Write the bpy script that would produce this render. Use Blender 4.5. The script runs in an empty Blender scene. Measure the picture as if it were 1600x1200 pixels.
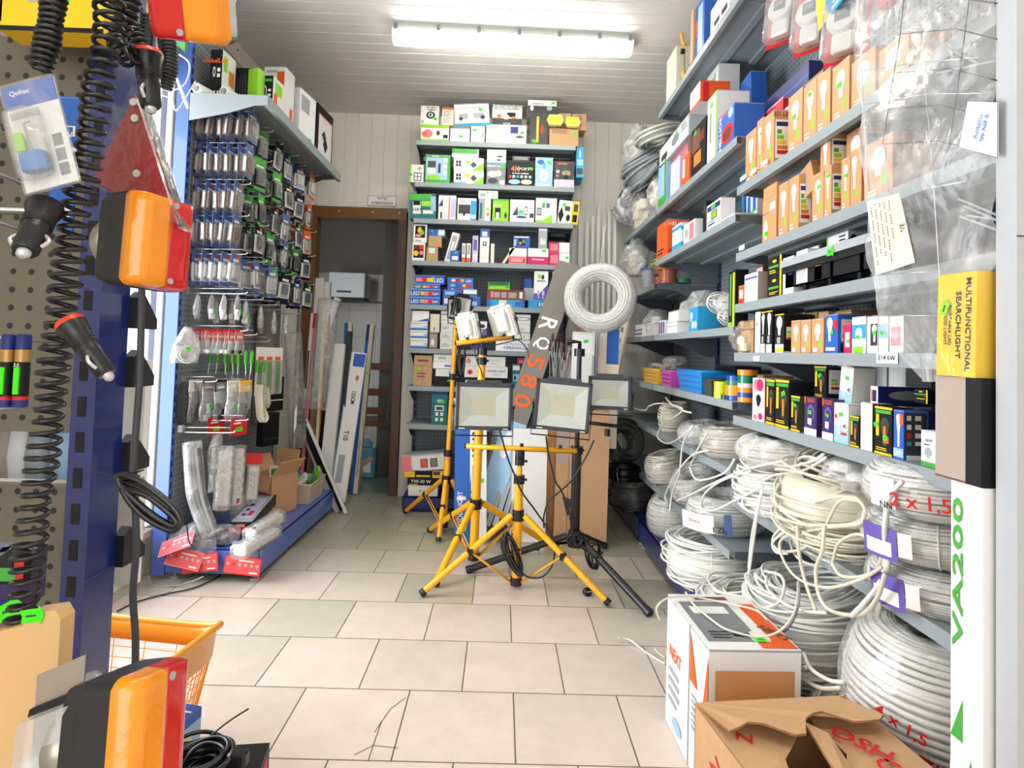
import bpy, math, random
from mathutils import Vector, Matrix
from math import sin, cos, pi, radians as RAD
sc = bpy.context.scene
COL = sc.collection
random.seed(7)
# ------------------------------------------------------------ camera
F_PX, CXP, CYP, EYE = 930.0, 796.0, 514.0, 1.09
YAW, PIT, ROL = .0115, .0388, .032
fw = Vector((sin(YAW)*cos(PIT), cos(YAW)*cos(PIT), sin(PIT)))
rt = Vector((cos(YAW), -sin(YAW), 0)); up = rt.cross(fw)
RV = cos(ROL)*rt + sin(ROL)*up
UV = -sin(ROL)*rt + cos(ROL)*up
cam = bpy.data.cameras.new('camera'); camo = bpy.data.objects.new('camera', cam); COL.objects.link(camo)
m = Matrix((RV, UV, -fw)).transposed().to_4x4(); m.translation = (0, 0, EYE)
camo.matrix_world = m
cam.sensor_width = 36; cam.lens = F_PX/1600*36
cam.shift_x = (800-CXP)/1600; cam.shift_y = (CYP-600)/1600
cam.clip_start = .02
sc.camera = camo
# ------------------------------------------------------------ light
w = bpy.data.worlds.new('sky'); sc.world = w; w.use_nodes = True
w.node_tree.nodes['Background'].inputs[0].default_value = (.86, .93, 1, 1)
w.node_tree.nodes['Background'].inputs[1].default_value = 1.5
sc.view_settings.view_transform = 'Standard'; sc.view_settings.look = 'None'
sc.view_settings.exposure = .60; sc.view_settings.gamma = 1
def area(name, loc, rot, sx, sy, power, col):
    l = bpy.data.lights.new(name, 'AREA'); l.shape = 'RECTANGLE'; l.size = sx; l.size_y = sy
    l.energy = power; l.color = col
    o = bpy.data.objects.new(name, l); o.location = loc; o.rotation_euler = rot; COL.objects.link(o); return o
area('daylight_side_window', (-2.1, 2.05, 1.25), (0, RAD(-90), 0), 2.3, 1.5, 62, (.94, .97, 1))
area('fill_shop_front', (0, -2.9, 1.7), (RAD(90), 0, 0), 3.4, 2.4, 34, (1, .97, .93))  # soft fill added behind the camera, standing in for daylight from the unseen front
sc.cycles.max_bounces = 8; sc.cycles.transparent_max_bounces = 14
sc.cycles.diffuse_bounces = 4; sc.cycles.glossy_bounces = 3; sc.cycles.transmission_bounces = 4
sc.cycles.caustics_reflective = False; sc.cycles.caustics_refractive = False
sc.cycles.use_denoising = True
sc.cycles.sample_clamp_indirect = 6
# ------------------------------------------------------------ measuring: a pixel of the photograph to a point on a plane of the room
def on(px, py, ax, v):
    d = fw + RV*((px-CXP)/F_PX) - UV*((py-CYP)/F_PX)
    o = Vector((0, 0, EYE)); t = (v-o[ax])/d[ax]
    return o + d*t
def onY(px, py, y): return on(px, py, 1, y)
def onX(px, py, x): return on(px, py, 0, x)
def onZ(px, py, z=0.): return on(px, py, 2, z)
def px_of(p):
    d = Vector(p)-Vector((0, 0, EYE)); z = d.dot(fw)
    return CXP+F_PX*d.dot(RV)/z, CYP-F_PX*d.dot(UV)/z
def y_at(px, X, z):       # depth at which (X, ?, z) shows in column px
    y = 2.
    for _ in range(25):
        x, _y = px_of((X, y, z)); dx = px-784; y *= (x-784)/dx if abs(dx) > 1 else 1
    return y
# ------------------------------------------------------------ materials
MATS = {}
def lin(c):
    return tuple((v/12.92 if v <= .04045 else ((v+.055)/1.055)**2.4) for v in c)
def mat(name, rgb, rough=.5, metal=0., var=.06, bump=0., scale=30., spec=.5, coat=0., emit=0.):
    if name in MATS: return MATS[name]
    m = bpy.data.materials.new(name); m.use_nodes = True; nt = m.node_tree; b = nt.nodes['Principled BSDF']
    rgb = lin([v/255 for v in rgb])
    tc = nt.nodes.new('ShaderNodeTexCoord'); nz = nt.nodes.new('ShaderNodeTexNoise')
    nz.inputs['Scale'].default_value = scale; nz.inputs['Detail'].default_value = 3
    nt.links.new(tc.outputs['Object'], nz.inputs['Vector'])
    mx = nt.nodes.new('ShaderNodeMix'); mx.data_type = 'RGBA'
    mx.inputs[6].default_value = (*[v*(1-var) for v in rgb], 1)
    mx.inputs[7].default_value = (*[min(1, v*(1+var)) for v in rgb], 1)
    nt.links.new(nz.outputs['Fac'], mx.inputs[0]); nt.links.new(mx.outputs[2], b.inputs['Base Color'])
    b.inputs['Roughness'].default_value = rough; b.inputs['Metallic'].default_value = metal
    b.inputs['Specular IOR Level'].default_value = spec; b.inputs['Coat Weight'].default_value = coat
    if emit:
        b.inputs['Emission Color'].default_value = (*rgb, 1); b.inputs['Emission Strength'].default_value = emit
    if bump:
        bp = nt.nodes.new('ShaderNodeBump'); bp.inputs['Strength'].default_value = bump; bp.inputs['Distance'].default_value = .003
        nt.links.new(nz.outputs['Fac'], bp.inputs['Height']); nt.links.new(bp.outputs[0], b.inputs['Normal'])
    MATS[name] = m; return m
PAL = dict(w=(238, 238, 236), W=(252, 252, 252), k=(22, 23, 26), g=(70, 168, 62), G=(22, 92, 70), l=(140, 212, 30), b=(38, 98, 190), B=(22, 40, 112),
           c=(40, 160, 214), r=(208, 30, 34), R=(120, 22, 28), o=(238, 96, 24), y=(248, 200, 24), m=(206, 30, 98), p=(104, 84, 176), P=(56, 34, 92),
           t=(202, 152, 98), n=(120, 72, 60), s=(170, 175, 180), a=(128, 132, 136), A=(54, 56, 60), j=(86, 112, 164), i=(236, 226, 200), h=(158, 198, 228), e=(14, 110, 112),
           F=(70, 235, 20), q=(208, 152, 102), v=(206, 198, 232), u=(176, 160, 148), z=(240, 130, 140), x=(70, 76, 40), O=(222, 128, 40))
def P(c):
    return mat('print_'+c, PAL[c], .5, spec=.25 if c == 'k' else .45, var=.05, bump=.04, scale=14)
def film(name, dens=.12, tint=(1, 1, 1), bs=45, bump=.8, fac=.35, rough=.12):
    if name in MATS: return MATS[name]
    m = bpy.data.materials.new(name); m.use_nodes = True; nt = m.node_tree; nt.nodes.clear()
    N = nt.nodes.new; L = nt.links.new
    out = N('ShaderNodeOutputMaterial'); tr = N('ShaderNodeBsdfTransparent'); tr.inputs[0].default_value = (*tint, 1)
    gl = N('ShaderNodeBsdfGlossy'); gl.inputs['Roughness'].default_value = rough
    df = N('ShaderNodeBsdfDiffuse'); df.inputs[0].default_value = (.9, .9, .9, 1)
    tc = N('ShaderNodeTexCoord'); nz = N('ShaderNodeTexNoise'); nz.inputs['Scale'].default_value = bs; nz.inputs['Detail'].default_value = 4
    nz.inputs['Distortion'].default_value = 1.2
    L(tc.outputs['Object'], nz.inputs['Vector'])
    bp = N('ShaderNodeBump'); bp.inputs['Strength'].default_value = bump; bp.inputs['Distance'].default_value = .012
    L(nz.outputs['Fac'], bp.inputs['Height']); L(bp.outputs[0], gl.inputs['Normal'])
    lw = N('ShaderNodeLayerWeight'); lw.inputs['Blend'].default_value = fac; L(bp.outputs[0], lw.inputs['Normal'])
    m1 = N('ShaderNodeMixShader'); L(lw.outputs['Facing'], m1.inputs[0]); L(tr.outputs[0], m1.inputs[1]); L(gl.outputs[0], m1.inputs[2])
    ramp = N('ShaderNodeMapRange'); ramp.inputs[1].default_value = .45; ramp.inputs[2].default_value = .75
    ramp.inputs[3].default_value = dens*.5; ramp.inputs[4].default_value = min(.9, dens*1.8); L(nz.outputs['Fac'], ramp.inputs[0])
    m2 = N('ShaderNodeMixShader'); L(ramp.outputs[0], m2.inputs[0]); L(m1.outputs[0], m2.inputs[1]); L(df.outputs[0], m2.inputs[2])
    L(m2.outputs[0], out.inputs[0]); MATS[name] = m; return m
FILM = film('clear_film', .2, bs=16, fac=.18, bump=.6); FILMH = film('milky_film', .5, bs=14, fac=.22); BLIS = film('blister_plastic', .10, bs=18, bump=.4, fac=.45)
FILMB = film('bag_film', .20, bs=9, bump=.7, fac=.09, rough=.2)
FILMR = film('reflector_film', .01, bs=30, bump=.8, fac=.08, rough=.15)
FILMT = film('thin_clear_film', .07, bs=16, bump=.7, fac=.10, rough=.18)
SHELF = mat('shelf_grey', (150, 160, 164), .42, spec=.5, var=.03); SHELFD = mat('shelf_grey_dark', (96, 104, 112), .45, var=.04)
BLUEM = mat('gondola_blue', (74, 108, 196), .3, coat=.3); NAVYM = mat('gondola_navy', (28, 42, 110), .3, coat=.4)
PEG = mat('pegboard_grey', (132, 140, 146), .45); OLIVE = mat('pegboard_warm_grey', (112, 106, 92), .5)
WHITEP = mat('white_plastic', (236, 236, 232), .35, coat=.1); BLACKP = mat('black_plastic', (22, 23, 26), .35, spec=.5)
RUB = mat('black_rubber', (16, 17, 19), .42); HOOK = mat('chromed_wire', (214, 214, 216), .25, metal=.6)
YEL = mat('yellow_enamel', (250, 176, 8), .32, coat=.4); CARD = mat('corrugated_cardboard', (200, 158, 116), .75, var=.09, bump=.25, scale=55)
CARDD = mat('cardboard_edge', (150, 106, 66), .8, var=.2, scale=120)
CABW = mat('cable_white', (236, 236, 230), .38); CABI = mat('cable_ivory', (222, 216, 198), .4); CABB = mat('cable_black', (24, 25, 28), .3, spec=.6)
CABG = mat('cable_grey', (150, 155, 160), .4); COPPER = mat('cable_copper', (184, 108, 84), .3, metal=.3)
WHITEW = mat('white_panel_wall', (236, 232, 222), .45); CEILM = mat('white_plank_ceiling', (226, 222, 217), .4)
WOODF = mat('brown_door_frame', (122, 84, 48), .4, var=.12, scale=8); WOODB = mat('dark_wood', (110, 62, 34), .45, var=.15, scale=12)
HOLE = mat('punched_hole', (18, 18, 20), .8)
# ------------------------------------------------------------ meshes
class MB:
    def __init__(s): s.v = []; s.f = []; s.m = []; s.mats = []; s.smooth = []
    def mi(s, mt):
        if mt not in s.mats: s.mats.append(mt)
        return s.mats.index(mt)
    def add(s, vs, fs, mt, M=None, sm=False):
        b = len(s.v); k = s.mi(mt)
        s.v += [tuple(M @ Vector(v)) if M else tuple(v) for v in vs]
        for f in fs: s.f.append([b+i for i in f]); s.m.append(k); s.smooth.append(sm)
        return s
    def box(s, a, b, mt, M=None):
        x0, y0, z0 = a; x1, y1, z1 = b
        return s.add([(x0, y0, z0), (x1, y0, z0), (x1, y1, z0), (x0, y1, z0), (x0, y0, z1), (x1, y0, z1), (x1, y1, z1), (x0, y1, z1)],
                     [(0, 3, 2, 1), (4, 5, 6, 7), (0, 1, 5, 4), (1, 2, 6, 5), (2, 3, 7, 6), (3, 0, 4, 7)], mt, M)
    def bbox(s, a, b, r, mt, M=None):      # box with cut edges round its z outline and faces
        x0, y0, z0 = a; x1, y1, z1 = b
        def ring(i, z): return [(x0+i+r, y0+i, z), (x1-i-r, y0+i, z), (x1-i, y0+i+r, z), (x1-i, y1-i-r, z), (x1-i-r, y1-i, z), (x0+i+r, y1-i, z), (x0+i, y1-i-r, z), (x0+i, y0+i+r, z)]
        q = r*.6; V = ring(q, z0)+ring(0, z0+q)+ring(0, z1-q)+ring(q, z1); Fs = [tuple(range(7, -1, -1)), tuple(range(24, 32))]
        for k in range(3):
            for j in range(8): Fs.append((k*8+j, k*8+(j+1) % 8, k*8+8+(j+1) % 8, k*8+8+j))
        return s.add(V, Fs, mt, M)
    def prism(s, pts, z0, z1, mt, M=None, sm=False):   # polygon in xy pulled up z
        n = len(pts); V = [(x, y, z0) for x, y in pts]+[(x, y, z1) for x, y in pts]
        s.add(V, [tuple(range(n-1, -1, -1)), tuple(range(n, 2*n))], mt, M)
        return s.add(V, [(i, (i+1) % n, n+(i+1) % n, n+i) for i in range(n)], mt, M, sm)
    def lathe(s, prof, mt, M=None, n=20, cap=True, sm=True):
        V = []; Fs = []
        for r, z in prof:
            for j in range(n): V.append((r*cos(2*pi*j/n), r*sin(2*pi*j/n), z))
        for i in range(len(prof)-1):
            for j in range(n): Fs.append((i*n+j, i*n+(j+1) % n, (i+1)*n+(j+1) % n, (i+1)*n+j))
        s.add(V, Fs, mt, M, sm)
        if cap:
            s.add([V[j] for j in range(n)], [tuple(range(n-1, -1, -1))], mt, M)
            s.add([V[(len(prof)-1)*n+j] for j in range(n)], [tuple(range(n))], mt, M)
        return s
    def cyl(s, a, b, r, mt, n=12, r2=None, M=None, cap=True):
        a = Vector(a); b = Vector(b); d = b-a; q = d.to_track_quat('Z', 'Y').to_matrix().to_4x4(); q.translation = a
        if M: q = M @ q
        return s.lathe([(r, 0), (r2 if r2 is not None else r, d.length)], mt, q, n, cap)
    def tube(s, pts, r, mt, n=6, closed=False, M=None):
        pts = [Vector(p) for p in pts]; L = len(pts)
        if L < 2: return s
        V = []; Fs = []; ref = None
        for i, p in enumerate(pts):
            if closed: t = pts[(i+1) % L]-pts[i-1]
            else: t = pts[min(i+1, L-1)]-pts[max(i-1, 0)]
            if t.length < 1e-9: t = Vector((0, 0, 1))
            t.normalize()
            if ref is None: ref = Vector((0, 0, 1)) if abs(t.z) < .9 else Vector((1, 0, 0))
            u = ref-t*ref.dot(t)
            if u.length < 1e-5: u = t.orthogonal()
            u.normalize(); v = t.cross(u); ref = u
            for j in range(n):
                c = p+(u*cos(2*pi*j/n)+v*sin(2*pi*j/n))*r; V.append(c)
        for i in range(L if closed else L-1):
            k = (i+1) % L
            for j in range(n): Fs.append((i*n+j, i*n+(j+1) % n, k*n+(j+1) % n, k*n+j))
        if not closed: Fs += [tuple(range(n-1, -1, -1)), tuple((L-1)*n+j for j in range(n))]
        return s.add(V, Fs, mt, M, True)
    def quad(s, a, b, c, d, mt): return s.add([a, b, c, d], [(0, 1, 2, 3)], mt)
    def mesh(s, name):
        me = bpy.data.meshes.new(name); me.from_pydata(s.v, [], s.f)
        for q in s.mats: me.materials.append(q)
        me.polygons.foreach_set('material_index', s.m); me.polygons.foreach_set('use_smooth', s.smooth); me.update(); return me
    def build(s, name, parent=None, world=False):
        if world and parent is not None:
            inv = parent_matrix(parent).inverted(); s.v = [tuple(inv @ Vector(v)) for v in s.v]
        o = bpy.data.objects.new(name, s.mesh(name)); COL.objects.link(o)
        if parent is not None: o.parent = parent
        return o
def parent_matrix(o):
    M = Matrix.LocRotScale(o.location, o.rotation_euler, o.scale)
    return parent_matrix(o.parent) @ M if o.parent else M
def tag(o, label=None, cat=None, group=None, kind=None):
    if label: o['label'] = label
    if cat: o['category'] = cat
    if group: o['group'] = group
    if kind: o['kind'] = kind
    return o
def thing(name, label, cat, loc=(0, 0, 0), rot=(0, 0, 0), group=None):
    o = bpy.data.objects.new(name, None); COL.objects.link(o); o.empty_display_size = .05
    o.location = loc; o.rotation_euler = rot; return tag(o, label, cat, group)
def struct(o): o['kind'] = 'structure'; return o
def dup(o, parent=None):
    c = o.copy(); COL.objects.link(c); c.parent = parent
    for ch in [x for x in KIDS.get(o.name, [])]: dup(ch, c)
    return c
KIDS = {}
def kid(o):
    KIDS.setdefault(o.parent.name, []).append(o); return o
def smooth_path(pts, k=6, closed=False):
    P_ = [Vector(p) for p in pts]; n = len(P_); out = []
    rng = range(n if closed else n-1)
    for i in rng:
        if closed: a, b, c, d = P_[i-1], P_[i], P_[(i+1) % n], P_[(i+2) % n]
        else: a, b, c, d = P_[max(i-1, 0)], P_[i], P_[i+1], P_[min(i+2, n-1)]
        for j in range(k):
            t = j/k; out.append(.5*((2*b)+(c-a)*t+(2*a-5*b+4*c-d)*t*t+(3*b-a-3*c+d)*t**3))
    if not closed: out.append(P_[-1])
    return out
# lettering and stickers
TXT = {}
def text_mesh(t, mt):
    k = (t, mt.name)
    if k in TXT: return TXT[k]
    cu = bpy.data.curves.new('lettering', 'FONT'); cu.body = t; cu.resolution_u = 2; cu.align_x = 'CENTER'; cu.align_y = 'CENTER'
    cu.extrude = .008; cu.offset = .012
    o = bpy.data.objects.new('lettering_source', cu); COL.objects.link(o)
    dg = bpy.context.evaluated_depsgraph_get(); me = bpy.data.meshes.new_from_object(o.evaluated_get(dg))
    bpy.data.objects.remove(o); me.materials.clear(); me.materials.append(mt)
    xs = [v.co.x for v in me.vertices] or [0, 1]; ys = [v.co.y for v in me.vertices] or [0, 1]
    TXT[k] = (me, max(xs)-min(xs), max(ys)-min(ys), (max(xs)+min(xs))/2, (max(ys)+min(ys))/2); return TXT[k]
def lettering(t, mt, M, parent, wd=None, ht=None):
    """M: frame whose x runs along the line, y up the letters, z out of the face"""
    me, tw, th, cx, cy = text_mesh(t, mt)
    sx = (wd/tw) if wd else ht/th; sy = (ht/th) if ht else sx
    o = bpy.data.objects.new('lettering', me); COL.objects.link(o); o.parent = parent
    o.matrix_local = M @ Matrix.Diagonal((sx, sy, min(sx, .05), 1)) @ Matrix.Translation((-cx, -cy, .008)); return o
STICK = {}
def sticker_mesh(col='F'):
    if col in STICK: return STICK[col]
    b = MB(); pts = [(-.5, -.28), (.32, -.3), (.36, -.42), (.55, 0), (.36, .42), (.32, .3), (-.5, .28), (-.42, 0)]
    b.prism(pts, 0, .03, mat('sticker_'+col, PAL[col], .6, var=.03, emit=0))
    b.box((-.25, -.04, .031), (.2, .05, .034), P('G' if col == 'F' else 'k')); STICK[col] = b.mesh('price_sticker'); return STICK[col]
def sticker(M, parent, size=.022, col='F', ang=0.):
    o = bpy.data.objects.new('price_sticker', sticker_mesh(col)); COL.objects.link(o); o.parent = parent
    o.matrix_local = M @ Matrix.Rotation(ang, 4, 'Z') @ Matrix.Diagonal((size, size, size, 1)); o['label'] = 'fluorescent price sticker'; return o
def face_frame(fc, w, d, h):
    """local frame (origin lower-left of the face seen from outside, x right, y up, z out), width, height"""
    if fc == 'f': return Matrix(((1, 0, 0, -w/2), (0, 0, -1, -d/2), (0, 1, 0, 0), (0, 0, 0, 1))), w, h
    if fc == 'r': return Matrix(((0, 0, 1, w/2), (1, 0, 0, -d/2), (0, 1, 0, 0), (0, 0, 0, 1))), d, h
    if fc == 'l': return Matrix(((0, 0, -1, -w/2), (-1, 0, 0, d/2), (0, 1, 0, 0), (0, 0, 0, 1))), d, h
    if fc == 't': return Matrix(((1, 0, 0, -w/2), (0, 1, 0, -d/2), (0, 0, 1, h), (0, 0, 0, 1))), w, d
    if fc == 'u': return Matrix(((1, 0, 0, -w/2), (0, -1, 0, d/2), (0, 0, -1, 0), (0, 0, 0, 1))), w, d
def decos(b, spec, w, d, h, kids):
    for k, tk in enumerate(spec.split()):
        a = tk.split(','); fc = a[0]; M, fw_, fh = face_frame(fc, w, d, h)
        z0 = .0003+.00012*k
        if a[1] == 'S': kids.append(('S', M @ Matrix.Translation((float(a[2])/100*fw_, float(a[3])/100*fh, z0+.0006)), a[4] if len(a) > 4 else 'F')); continue
        if a[1] == 'T': kids.append(('T', M, fw_, fh, a, z0)); continue
        if a[1] == 'L':
            x0, y0, x1, y1 = [float(q)/100 for q in a[2:6]]; n = max(2, int(a[7]) if len(a) > 7 else 4); r_ = random.Random(k+n)
            for i in range(n):
                yy = y0+(y1-y0)*(i+.25)/n; hh = (y1-y0)/n*.45; xe = x0+(x1-x0)*r_.uniform(.6, 1)
                b.add([(x0*fw_, yy*fh, z0), (xe*fw_, yy*fh, z0), (xe*fw_, (yy+hh)*fh, z0), (x0*fw_, (yy+hh)*fh, z0)], [(0, 1, 2, 3)], P(a[6]), M)
            continue
        x0, y0, x1, y1 = [float(q)/100 for q in a[1:5]]; c = P(a[5]); sh = a[6] if len(a) > 6 else 'q'
        x0 *= fw_; x1 *= fw_; y0 *= fh; y1 *= fh
        if sh == 'q': pts = [(x0, y0), (x1, y0), (x1, y1), (x0, y1)]
        elif sh == 't': pts = [(x0, y0), (x1, y0), (x1, y1)]
        elif sh == 'v': pts = [(x0, y0), (x1, y0), (x0, y1)]
        elif sh == 'd': pts = [(x0, (y0+y1)/2), ((x0+x1)/2, y0), (x1, (y0+y1)/2), ((x0+x1)/2, y1)]
        elif sh == 'b':   # bulb outline
            cx_ = (x0+x1)/2; R_ = (x1-x0)/2; yy = y1-R_*(1.1); pts = [(cx_-R_*.38, y0), (cx_+R_*.38, y0), (cx_+R_*.42, y0+(yy-y0)*.45)]
            pts += [(cx_+R_*cos(q), yy+R_*1.1*sin(q)) for q in [RAD(-30+i*24) for i in range(11)]]+[(cx_-R_*.42, y0+(yy-y0)*.45)]
        else:
            pts = [((x0+x1)/2+(x1-x0)/2*cos(2*pi*i/14), (y0+y1)/2+(y1-y0)/2*sin(2*pi*i/14)) for i in range(14)]
        b.add([(x, y, z0) for x, y in pts], [tuple(range(len(pts)))], c, M)
def carton(label, w, d, h, base, spec='', loc=(0, 0, 0), rz=0., tilt=(0, 0), name='carton', cat='box', group=None, seam=True):
    """box with its bottom centre at loc; front looks to -y before rz"""
    b = MB(); bm = CARD if base == 't' else P(base); b.box((-w/2, -d/2, 0), (w/2, d/2, h), bm)
    if seam:
        e = min(w, d, h)*.02+.0004
        b.box((-w/2-.0002, -d/2-.0002, h-.0012-e), (w/2+.0002, d/2+.0002, h-.0012), P('A') if base in 'kBRPA' else P('s') if base != 't' else CARDD)
    kids = []; decos(b, spec, w, d, h, kids)
    o = b.build(name); o.location = loc; o.rotation_euler = (tilt[0], tilt[1], rz); tag(o, label, cat, group)
    for q in kids:
        if q[0] == 'S': sticker(q[1], o, min(.03, max(.014, .27*min(w, h))), q[2], random.uniform(-.5, .6))
        else:
            _, M, fw_, fh, a, z0 = q; x, y, sz = [float(t)/100 for t in a[2:5]]; rot = float(a[7]) if len(a) > 7 else 0
            TM = M @ Matrix.Translation((x*fw_, y*fh, z0)) @ Matrix.Rotation(RAD(rot), 4, 'Z')
            lettering(a[5].replace('_', ' '), P(a[6]), TM, o, ht=sz*fh if not rot else sz*fw_)
    return o
# ============================================================ SETTING
YB = 4.46; XR = 1.36; XL = -1.64; CZ = 2.86; YF = -3.0
def tile_mat(name, c1, c2, grout, ox, oy, s=.33, off=.5, rough=.3):
    m = bpy.data.materials.new(name); m.use_nodes = True; nt = m.node_tree; b = nt.nodes['Principled BSDF']; N = nt.nodes.new; L = nt.links.new
    tc = N('ShaderNodeTexCoord'); mp = N('ShaderNodeMapping'); mp.inputs['Location'].default_value = (ox, oy, 0); L(tc.outputs['Object'], mp.inputs[0])
    br = N('ShaderNodeTexBrick'); br.offset = off; br.squash = 1; L(mp.outputs[0], br.inputs['Vector'])
    for k, v in dict(Scale=1.0, **{'Mortar Size': .0022, 'Mortar Smooth': .1, 'Bias': -.25, 'Brick Width': s, 'Row Height': s}).items(): br.inputs[k].default_value = v
    br.inputs['Color1'].default_value = (*lin([v/255 for v in c1]), 1); br.inputs['Color2'].default_value = (*lin([v/255 for v in c2]), 1)
    br.inputs['Mortar'].default_value = (*lin([v/255 for v in grout]), 1)
    nz = N('ShaderNodeTexNoise'); nz.inputs['Scale'].default_value = 9; nz.inputs['Detail'].default_value = 6; nz.inputs['Roughness'].default_value = .7; L(tc.outputs['Object'], nz.inputs['Vector'])
    mr = N('ShaderNodeMapRange'); mr.inputs[1].default_value = .3; mr.inputs[2].default_value = .75; mr.inputs[3].default_value = .9; mr.inputs[4].default_value = 1.05; L(nz.outputs['Fac'], mr.inputs[0])
    if name == 'floor_tiles':      # the pale pink tiles lie towards the shop, the olive ones towards the back
        sy = N('ShaderNodeSeparateXYZ'); L(tc.outputs['Object'], sy.inputs[0]); my = N('ShaderNodeMapRange'); my.clamp = True
        for k, v in zip((1, 2, 3, 4), (1.7, 4.0, -.75, .75)): my.inputs[k].default_value = v
        L(sy.outputs[1], my.inputs[0]); L(my.outputs[0], br.inputs['Bias'])
    vm = N('ShaderNodeVectorMath'); vm.operation = 'SCALE'; L(br.outputs['Color'], vm.inputs[0]); L(mr.outputs[0], vm.inputs['Scale']); L(vm.outputs[0], b.inputs['Base Color'])
    bp = N('ShaderNodeBump'); bp.inputs['Strength'].default_value = .35; bp.inputs['Distance'].default_value = .002; bp.invert = True; L(br.outputs['Fac'], bp.inputs['Height']); L(bp.outputs[0], b.inputs['Normal'])
    b.inputs['Roughness'].default_value = rough; b.inputs['Specular IOR Level'].default_value = .45; return m
FLOORM = tile_mat('floor_tiles', (222, 206, 194), (176, 174, 152), (96, 92, 88), .588+.165, -1.62+.33*4)
o = struct(MB().box((XL, YF, -.1), (XR, YB+.06, 0), FLOORM).build('floor'))
ck = MB()                                     # cracks in one tile
for a, bq in (((583, 1165), (596, 1128)), ((596, 1128), (610, 1108)), ((610, 1108), (634, 1090)), ((583, 1165), (553, 1180)), ((583, 1165), (575, 1190)), ((583, 1165), (622, 1169)), ((596, 1128), (585, 1145))):
    p, q = onZ(*a), onZ(*bq); t = (q-p).normalized().cross(Vector((0, 0, 1)))*.0011
    ck.add([p-t+Vector((0, 0, .0006)), q-t+Vector((0, 0, .0006)), q+t+Vector((0, 0, .0006)), p+t+Vector((0, 0, .0006))], [(0, 1, 2, 3)], mat('crack_dark', (70, 58, 52), .9))
ck.build('crack', o)
def grooved(name, M, L, Hh, pitch=.1, mt=WHITEW, holes=()):
    """boards with V grooves: board faces at local z=0, running along y, spread over x"""
    b = MB(); n = int(L/pitch)+1
    for i in range(n):
        x0, x1 = i*pitch, min((i+1)*pitch, L)
        if x1-x0 < .01: continue
        segs = [(0, Hh)]
        for (hx0, hx1, hy0, hy1) in holes:
            if x1 > hx0+.01 and x0 < hx1-.01:
                segs = [q for a, c in segs for q in ((a, min(c, hy0)), (max(a, hy1), c)) if q[1]-q[0] > .005]
        for a, c in segs:
            g = .004
            V = [(x0, a, -.006), (x0+g, a, 0), (x1-g, a, 0), (x1, a, -.006), (x0, c, -.006), (x0+g, c, 0), (x1-g, c, 0), (x1, c, -.006), (x0, a, -.05), (x1, a, -.05), (x0, c, -.05), (x1, c, -.05)]
            b.add(V, [(0, 1, 5, 4), (1, 2, 6, 5), (2, 3, 7, 6), (8, 10, 11, 9), (0, 8, 9, 3, 2, 1), (4, 5, 6, 7, 11, 10), (0, 4, 10, 8), (3, 9, 11, 7)], mt, M)
    return struct(b.build(name))
def frame(o, x, y, z): return Matrix(((x[0], y[0], z[0], o[0]), (x[1], y[1], z[1], o[1]), (x[2], y[2], z[2], o[2]), (0, 0, 0, 1)))
# planks of the ceiling run across the room, walls have upright grooves
grooved('ceiling', frame((XL, YB+.05, CZ), (0, -1, 0), (1, 0, 0), (0, 0, -1)), YB-YF+.05, XR-XL, .1, CEILM)
DX0, DX1, DZ = -1.47, -.76, 2.12
grooved('wall_back', frame((XL, YB, 0), (1, 0, 0), (0, 0, 1), (0, -1, 0)), XR-XL, CZ, .1, WHITEW, [(DX0-XL, DX1-XL, 0, DZ)])
WY0, WY1, WZ0, WZ1 = 1.3, 2.81, .22, 2.36
grooved('wall_left', frame((XL, YF, 0), (0, 1, 0), (0, 0, 1), (1, 0, 0)), YB-YF, CZ, .12, WHITEW, [(WY0-YF, WY1-YF, WZ0, WZ1)])
grooved('wall_right', frame((XR, YB, 0), (0, -1, 0), (0, 0, 1), (-1, 0, 0)), YB-YF, CZ, .12, WHITEW)
# front of the shop, behind the camera: low wall, piers and an unseen wide glass front added to let daylight in
b = MB(); b.box((XL, YF-.1, 0), (XR, YF, .5), WHITEW); b.box((XL, YF-.1, 2.5), (XR, YF, CZ), WHITEW); b.box((XL, YF-.1, .5), (XL+.15, YF, 2.5), WHITEW); b.box((XR-.15, YF-.1, .5), (XR, YF, 2.5), WHITEW)
struct(b.build('wall_front'))
GLASS = film('window_glass', .0, bump=0, fac=.12, rough=.03)
wf = MB()
for x in (XL+.15, 0-.02, XR-.19): wf.box((x, YF-.07, .5), (x+.04, YF-.03, 2.5), WHITEP)
wf.box((XL+.15, YF-.07, .5), (XR-.15, YF-.03, .54), WHITEP); wf.box((XL+.15, YF-.07, 2.46), (XR-.15, YF-.03, 2.5), WHITEP)
wn = struct(wf.build('window_2')); MB().box((XL+.15, YF-.052, .54), (XR-.15, YF-.048, 2.46), GLASS).build('pane', wn)
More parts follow.
